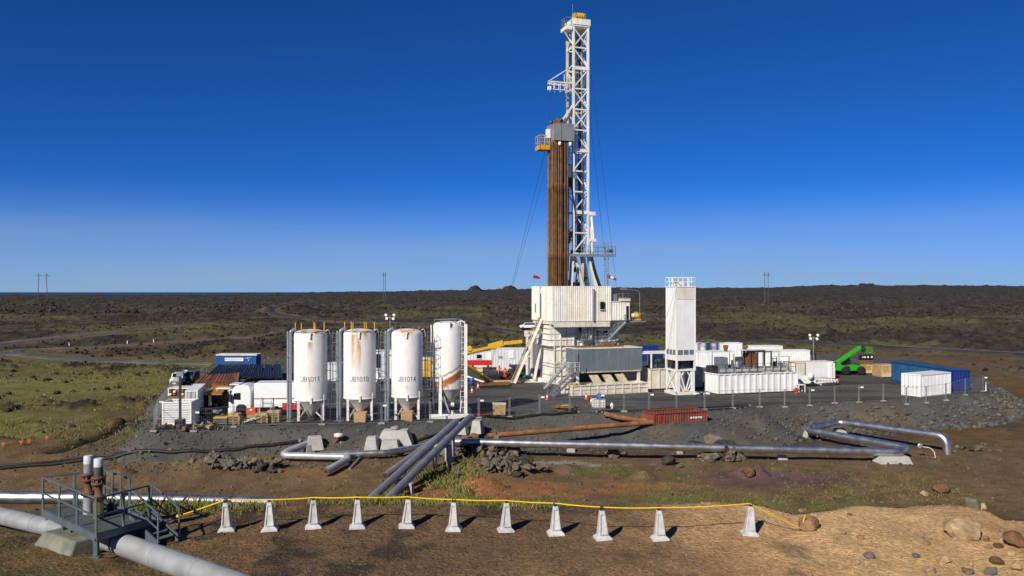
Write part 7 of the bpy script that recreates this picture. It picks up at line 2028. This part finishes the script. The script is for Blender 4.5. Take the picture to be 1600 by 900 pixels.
outcrop(768, 742, 2.6, .9, 16, 'lower dark lava outcrop above the red soil', M_lava, 3)
outcrop(815, 733, 2.6, .7, 10, 'loose lava rocks in the grass right of the lower outcrop', M_lava, 4)
outcrop(1143, 721, 1.9, 1.15, 12, 'rounded lava outcrop in front of the long pipe, right part', M_lava, 5)
outcrop(965, 714, 1.6, .75, 9, 'small lava outcrop in front of the middle of the long pipe', M_lava, 6)
outcrop(345, 733, 3.0, .9, 16, 'pale crumbly rock heap left of the hairpin pipe', M_gst, 7)
outcrop(413, 738, 1.4, .8, 8, 'brown rock heap below the bend of the hairpin pipe', M_lava, 8)
outcrop(405, 728, 1.6, .5, 7, 'low brown rocks beside the black hose end', M_tuff, 9)
outcrop(1530, 706, 3.2, .45, 12, 'low row of grey stones right of the pipe riser', M_gst, 10)
outcrop(690, 714, 1.0, .55, 6, 'few grey rocks under the slanting pipes', M_gst, 11)
outcrop(235, 712, 2.4, .45, 8, 'low brown stones beside the black hoses at left', M_lava, 13)

# rubble as stuff ------------------------------------------------
def scatter(name, n, sampler, smin, smax, mat, label, cat, seed, flat=.7, power=2.0, sink=.15, colf=None, keep=None):
    q = np.random.default_rng(seed)
    x, y = sampler(q, n)
    if keep is not None:
        k = keep(x, y, q); x = x[k]; y = y[k]
    n = len(x)
    z = surf(x, y)
    s = smin + (smax - smin) * q.random(n) ** power
    var = [rock_verts(IV, 900 + i, .6, flat) for i in range(14)]
    a = q.random(n) * 6.283; vi = q.integers(0, 14, n)
    base = np.stack(var)[vi] * s[:, None, None]
    c, si = np.cos(a)[:, None], np.sin(a)[:, None]
    X = base[..., 0] * c - base[..., 1] * si + x[:, None]; Y = base[..., 0] * si + base[..., 1] * c + y[:, None]; Z = base[..., 2] + (z + s * flat * (.5 - sink))[:, None]
    V = np.stack([X, Y, Z], -1).reshape(-1, 3)
    Fc = (IF_[None] + (np.arange(n) * len(IV))[:, None, None]).reshape(-1, 3)
    C = None
    if colf is not None:
        C = np.repeat(colf(x, y, q)[:, None, :], len(IV), 1).reshape(-1, 3)
    o = poly_mesh(name, V, Fc, mat, False, None, C)
    tag(o, label, cat, kind='stuff')
    return o
M_rub = ground_mat('rubble stone', True, fine=1.2)
def grey_col(base, v=.5):
    def f(x, y, q): return np.array(base)[None] * (1 - v / 2 + v * q.random((len(x), 1))) * (1 + .05 * q.normal(size=(len(x), 1)) * np.array((1, 0, -1.2)))
    return f
def pad_slope(q, n):
    x = q.uniform(-40, 72, n * 3); y = q.uniform(66, 112, n * 3); sd_ = poly_sd(x, y, PAD)
    p = np.where(x > 22, 1.0, .0); k = (sd_ < -.6) & (sd_ > -6.2) & (x > 22) & (q.random(n * 3) < sstep(-.3, -2.4, sd_) * sstep(22, 30, x))
    return x[k][:n], y[k][:n]
scatter('rubble_slope', 9500, pad_slope, .07, .36, M_rub, 'grey broken rubble covering the right embankment of the pad', 'rubble', 61, .7, 2.2, colf=grey_col((.118, .114, .104), .8))
def pad_slope2(q, n):
    x = q.uniform(-38, 40, n * 3); y = q.uniform(64, 100, n * 3); sd_ = poly_sd(x, y, PAD)
    k = (sd_ < .3) & (sd_ > -7)
    return x[k][:n], y[k][:n]
scatter('gravel', 9000, pad_slope2, .03, .17, M_rub, 'coarse grey gravel on the front slope of the pad', 'gravel', 62, .7, 3.0, colf=grey_col((.115, .110, .10), .7))
def plain(q, n): return q.uniform(-45, 50, n), q.uniform(54, 82, n)
scatter('stones', 4200, plain, .025, .20, M_rub, 'small stones strewn over the plain below the pad', 'stones', 63, .7, 4.0, colf=grey_col((.13, .11, .085), .8), keep=lambda x, y, q: poly_sd(x, y, PAD) < -2)
def ridge(q, n): y = q.uniform(20.5, 31, n); return q.uniform(-1, 1, n) * y * .70, y
def ridge_col(x, y, q):
    t = sstep(0, 11, x)[:, None]; return (np.array((.11, .085, .058))[None] * (1 - t) + np.array((.46, .32, .17))[None] * t) * (.6 + .8 * q.random((len(x), 1)))
scatter('pebbles', 9000, ridge, .008, .05, M_rub, 'pebbles and clods on the foreground ridge', 'pebbles', 64, .7, 3.0, colf=ridge_col)
scatter('stones', 50, lambda q, n: (q.uniform(8.5, 18, n), q.uniform(20.5, 27, n)), .04, .16, M_rub, 'loose brown stones in the sand at the right corner', 'stones', 65, .75, 2.5, colf=ridge_col, keep=lambda x, y, q: q.random(len(x)) < sstep(8, 14, x + (26 - y) * .6))
def lavaf(q, n):
    r_ = 150 * (1150 / 150.) ** q.random(n); a = q.uniform(-.60, .60, n)
    return r_ * np.sin(a), r_ * np.cos(a)
def lavakeep(x, y, q):
    _, _, m_ = land(x, y); return q.random(len(x)) < m_['lava'] * (.15 + .85 * sstep(.40, .62, fbm(x, y, 30, 3, 141)))
def lava_col(x, y, q): return np.array((.044, .039, .032))[None] * (.5 + .95 * q.random((len(x), 1)))
lv = scatter('lava_rubble', 60000, lavaf, .12, .62, M_rub, 'dark broken lava blocks covering the field behind the pad', 'lava', 66, .75, 2.0, colf=lava_col, keep=lavakeep)
# scale with distance handled by larger far blocks
def lavaf2(q, n):
    r_ = 420 * (2600 / 420.) ** q.random(n); a = q.uniform(-.60, .60, n)
    return r_ * np.sin(a), r_ * np.cos(a)
scatter('lava_rubble', 30000, lavaf2, .35, 1.5, M_rub, 'far dark lava crags reaching to the skyline', 'lava', 67, .8, 2.0, colf=lava_col, keep=lavakeep)
def meadowf(q, n): return q.uniform(-130, -22, n), q.uniform(62, 175, n)
def meadowkeep(x, y, q):
    _, _, m_ = land(x, y); return q.random(len(x)) < m_['meadow'] * sstep(.52, .66, fbm(x, y, 9, 3, 151)) * sstep(-6, -12, m_['sdp'])
scatter('lava_rubble', 2600, meadowf, .1, .6, M_rub, 'dark lava stones scattered in clumps over the left meadow', 'stones', 68, .7, 2.2, colf=lava_col, keep=meadowkeep)

# grass -----------------------------------------------------------
def leafmat(name, a, b_):
    m, t, b = nt(name)
    at = _n(t, 'ShaderNodeAttribute'); at.attribute_name = 'Col'
    t.links.new(at.outputs['Color'], b.inputs['Base Color']); b.inputs['Roughness'].default_value = .8; b.inputs['Specular IOR Level'].default_value = .15
    return m
M_gr = leafmat('grass blade', 0, 0)
def grass(name, x, y, h, w, label, seed, cols, per=5, spread=.10):
    q = np.random.default_rng(seed); n = len(x) * per
    X = np.repeat(x, per) + q.normal(size=n) * spread; Y = np.repeat(y, per) + q.normal(size=n) * spread; Hh = np.repeat(h, per) * q.uniform(.5, 1.15, n); Z = surf(X, Y) - .02
    a = q.random(n) * 6.283; ln = q.normal(size=(n, 2)) * .35 * Hh[:, None]
    ww = w * (.6 + .8 * q.random(n))
    dx, dy = np.cos(a) * ww, np.sin(a) * ww
    V = np.stack([np.stack([X - dx, Y - dy, Z], -1), np.stack([X + dx, Y + dy, Z], -1), np.stack([X + ln[:, 0] * .4 + dx * .6, Y + ln[:, 1] * .4 + dy * .6, Z + Hh * .6], -1), np.stack([X + ln[:, 0], Y + ln[:, 1], Z + Hh], -1)], 1)
    Fc = np.concatenate([np.stack([np.arange(n) * 4, np.arange(n) * 4 + 1, np.arange(n) * 4 + 2], -1), np.stack([np.arange(n) * 4, np.arange(n) * 4 + 2, np.arange(n) * 4 + 3], -1)])
    cols = np.array(cols); C = cols[q.integers(0, len(cols), n)] * (.7 + .6 * q.random((n, 1)))
    o = poly_mesh(name, V.reshape(-1, 3), Fc, M_gr, False, None, np.repeat(C[:, None], 4, 1).reshape(-1, 3))
    tag(o, label, 'grass', kind='stuff')
GC_ = [(.15, .16, .040), (.19, .18, .055), (.11, .135, .032), (.24, .21, .085)]
DG_ = [(.20, .155, .075), (.15, .125, .05), (.25, .20, .105), (.12, .115, .042)]
q = np.random.default_rng(77)
def tufts(n, xr, yr, dens):
    x = q.uniform(*xr, n); y = q.uniform(*yr, n); k = q.random(n) < dens(x, y); return x[k], y[k]
# brow tufts
x, y = tufts(2600, (-15, 1.5), (29.4, 32.5), lambda x, y: sstep(.45, .62, fbm(x, y, 2.5, 3, 161)) * (.25 + .75 * np.exp(-((x + 6.2) / 2.6) ** 2)))
grass('grass', x, y, q.uniform(.12, .42, len(x)), .012, 'green grass tufts along the brow behind the rope', 171, GC_, 6)
x, y = tufts(900, (-15.5, -11.2), (27.0, 33), lambda x, y: sstep(.42, .6, fbm(x, y, 1.5, 3, 163)))
grass('grass', x, y, q.uniform(.2, .6, len(x)), .012, 'tall thin grass behind the platform stairs', 172, GC_, 6)
x, y = tufts(7000, (-17, 4), (20.5, 30), lambda x, y: sstep(.50, .68, fbm(x, y, 1.8, 4, 165)) * .8)
grass('dry_grass', x, y, q.uniform(.03, .10, len(x)), .008, 'short dry moss and grass on the dark foreground ridge', 173, DG_, 5, .06)
# around the slanting pipes and over the plain
x, y = tufts(16000, (-14, 34), (54.5, 70), lambda x, y: sstep(.50, .66, fbm(x, y, 5, 4, 167)) * sstep(70, 60, y) * (.4 + .6 * np.exp(-((x + 5) / 5) ** 2)))
grass('grass', x, y, q.uniform(.06, .22, len(x)) * (1 + 1.2 * sstep(1, -4, x)), .022, 'rough green grass round the slanting pipes and lava rocks', 174, GC_, 5, .18)
x, y = tufts(1500, (-9, -2.5), (55.5, 68), lambda x, y: sstep(.42, .6, fbm(x, y, 2.5, 4, 168)))
grass('grass', x, y, q.uniform(.2, .7, len(x)), .02, 'tall pale grass beside the rightmost slanting pipe', 175, GC_, 6, .15)
# meadow
x, y = tufts(16000, (-120, -24), (64, 172), lambda x, y: land(x, y)[2]['meadow'] * sstep(.40, .6, fbm(x, y * 2, 14, 4, 169)))
grass('grass', x, y, q.uniform(.1, .4, len(x)), .05, 'mossy grass covering the meadow left of the pad', 176, GC_[:2] + DG_[:2], 4, .4)
# weeds in the sand
x, y = tufts(260, (8.5, 11.5), (21.2, 24), lambda x, y: sstep(.5, .65, fbm(x, y, .7, 3, 170)))
grass('grass', x, y, q.uniform(.03, .12, len(x)), .008, 'few weeds in the sand by the broken grey rock', 177, DG_, 6, .05)

# tiny orange survey flags and white road markers
for i, (px, py) in enumerate(((5, 698), (33, 695), (45.5, 693), (73, 688))):
    p = on_ground(px, py)
    t_ = thing('survey_stake', ['orange survey stake at the left edge of the picture', 'second orange survey stake from the left edge', 'third orange survey stake from the left edge', 'orange survey stake farthest from the left edge'][i], 'stake', p, 0, 'orange survey stakes in the meadow')
    MB().box((0, 0, .1), (.05, .05, .3)).build('stake', M_wood, t_); MB().box((0, 0, .28), (.26, .06, .18), .3).build('flag', M_cone, t_)
for i, (px, py, lab) in enumerate(((108, 540.5, 'white road marker far left by the road bend'), (199, 537, 'white road marker left of the grassy strip'), (240, 534.5, 'white road marker at the end of the grassy strip'))):
    p = on_ground(px, py, 100)
    t_ = thing('road_marker', lab, 'marker', p); MB().bx(-.09, .09, -.06, .06, -.1, .8).build('post', M_wclean, t_); MB().bx(-.095, .095, -.065, .065, .55, .68).build('band', M_dark, t_)
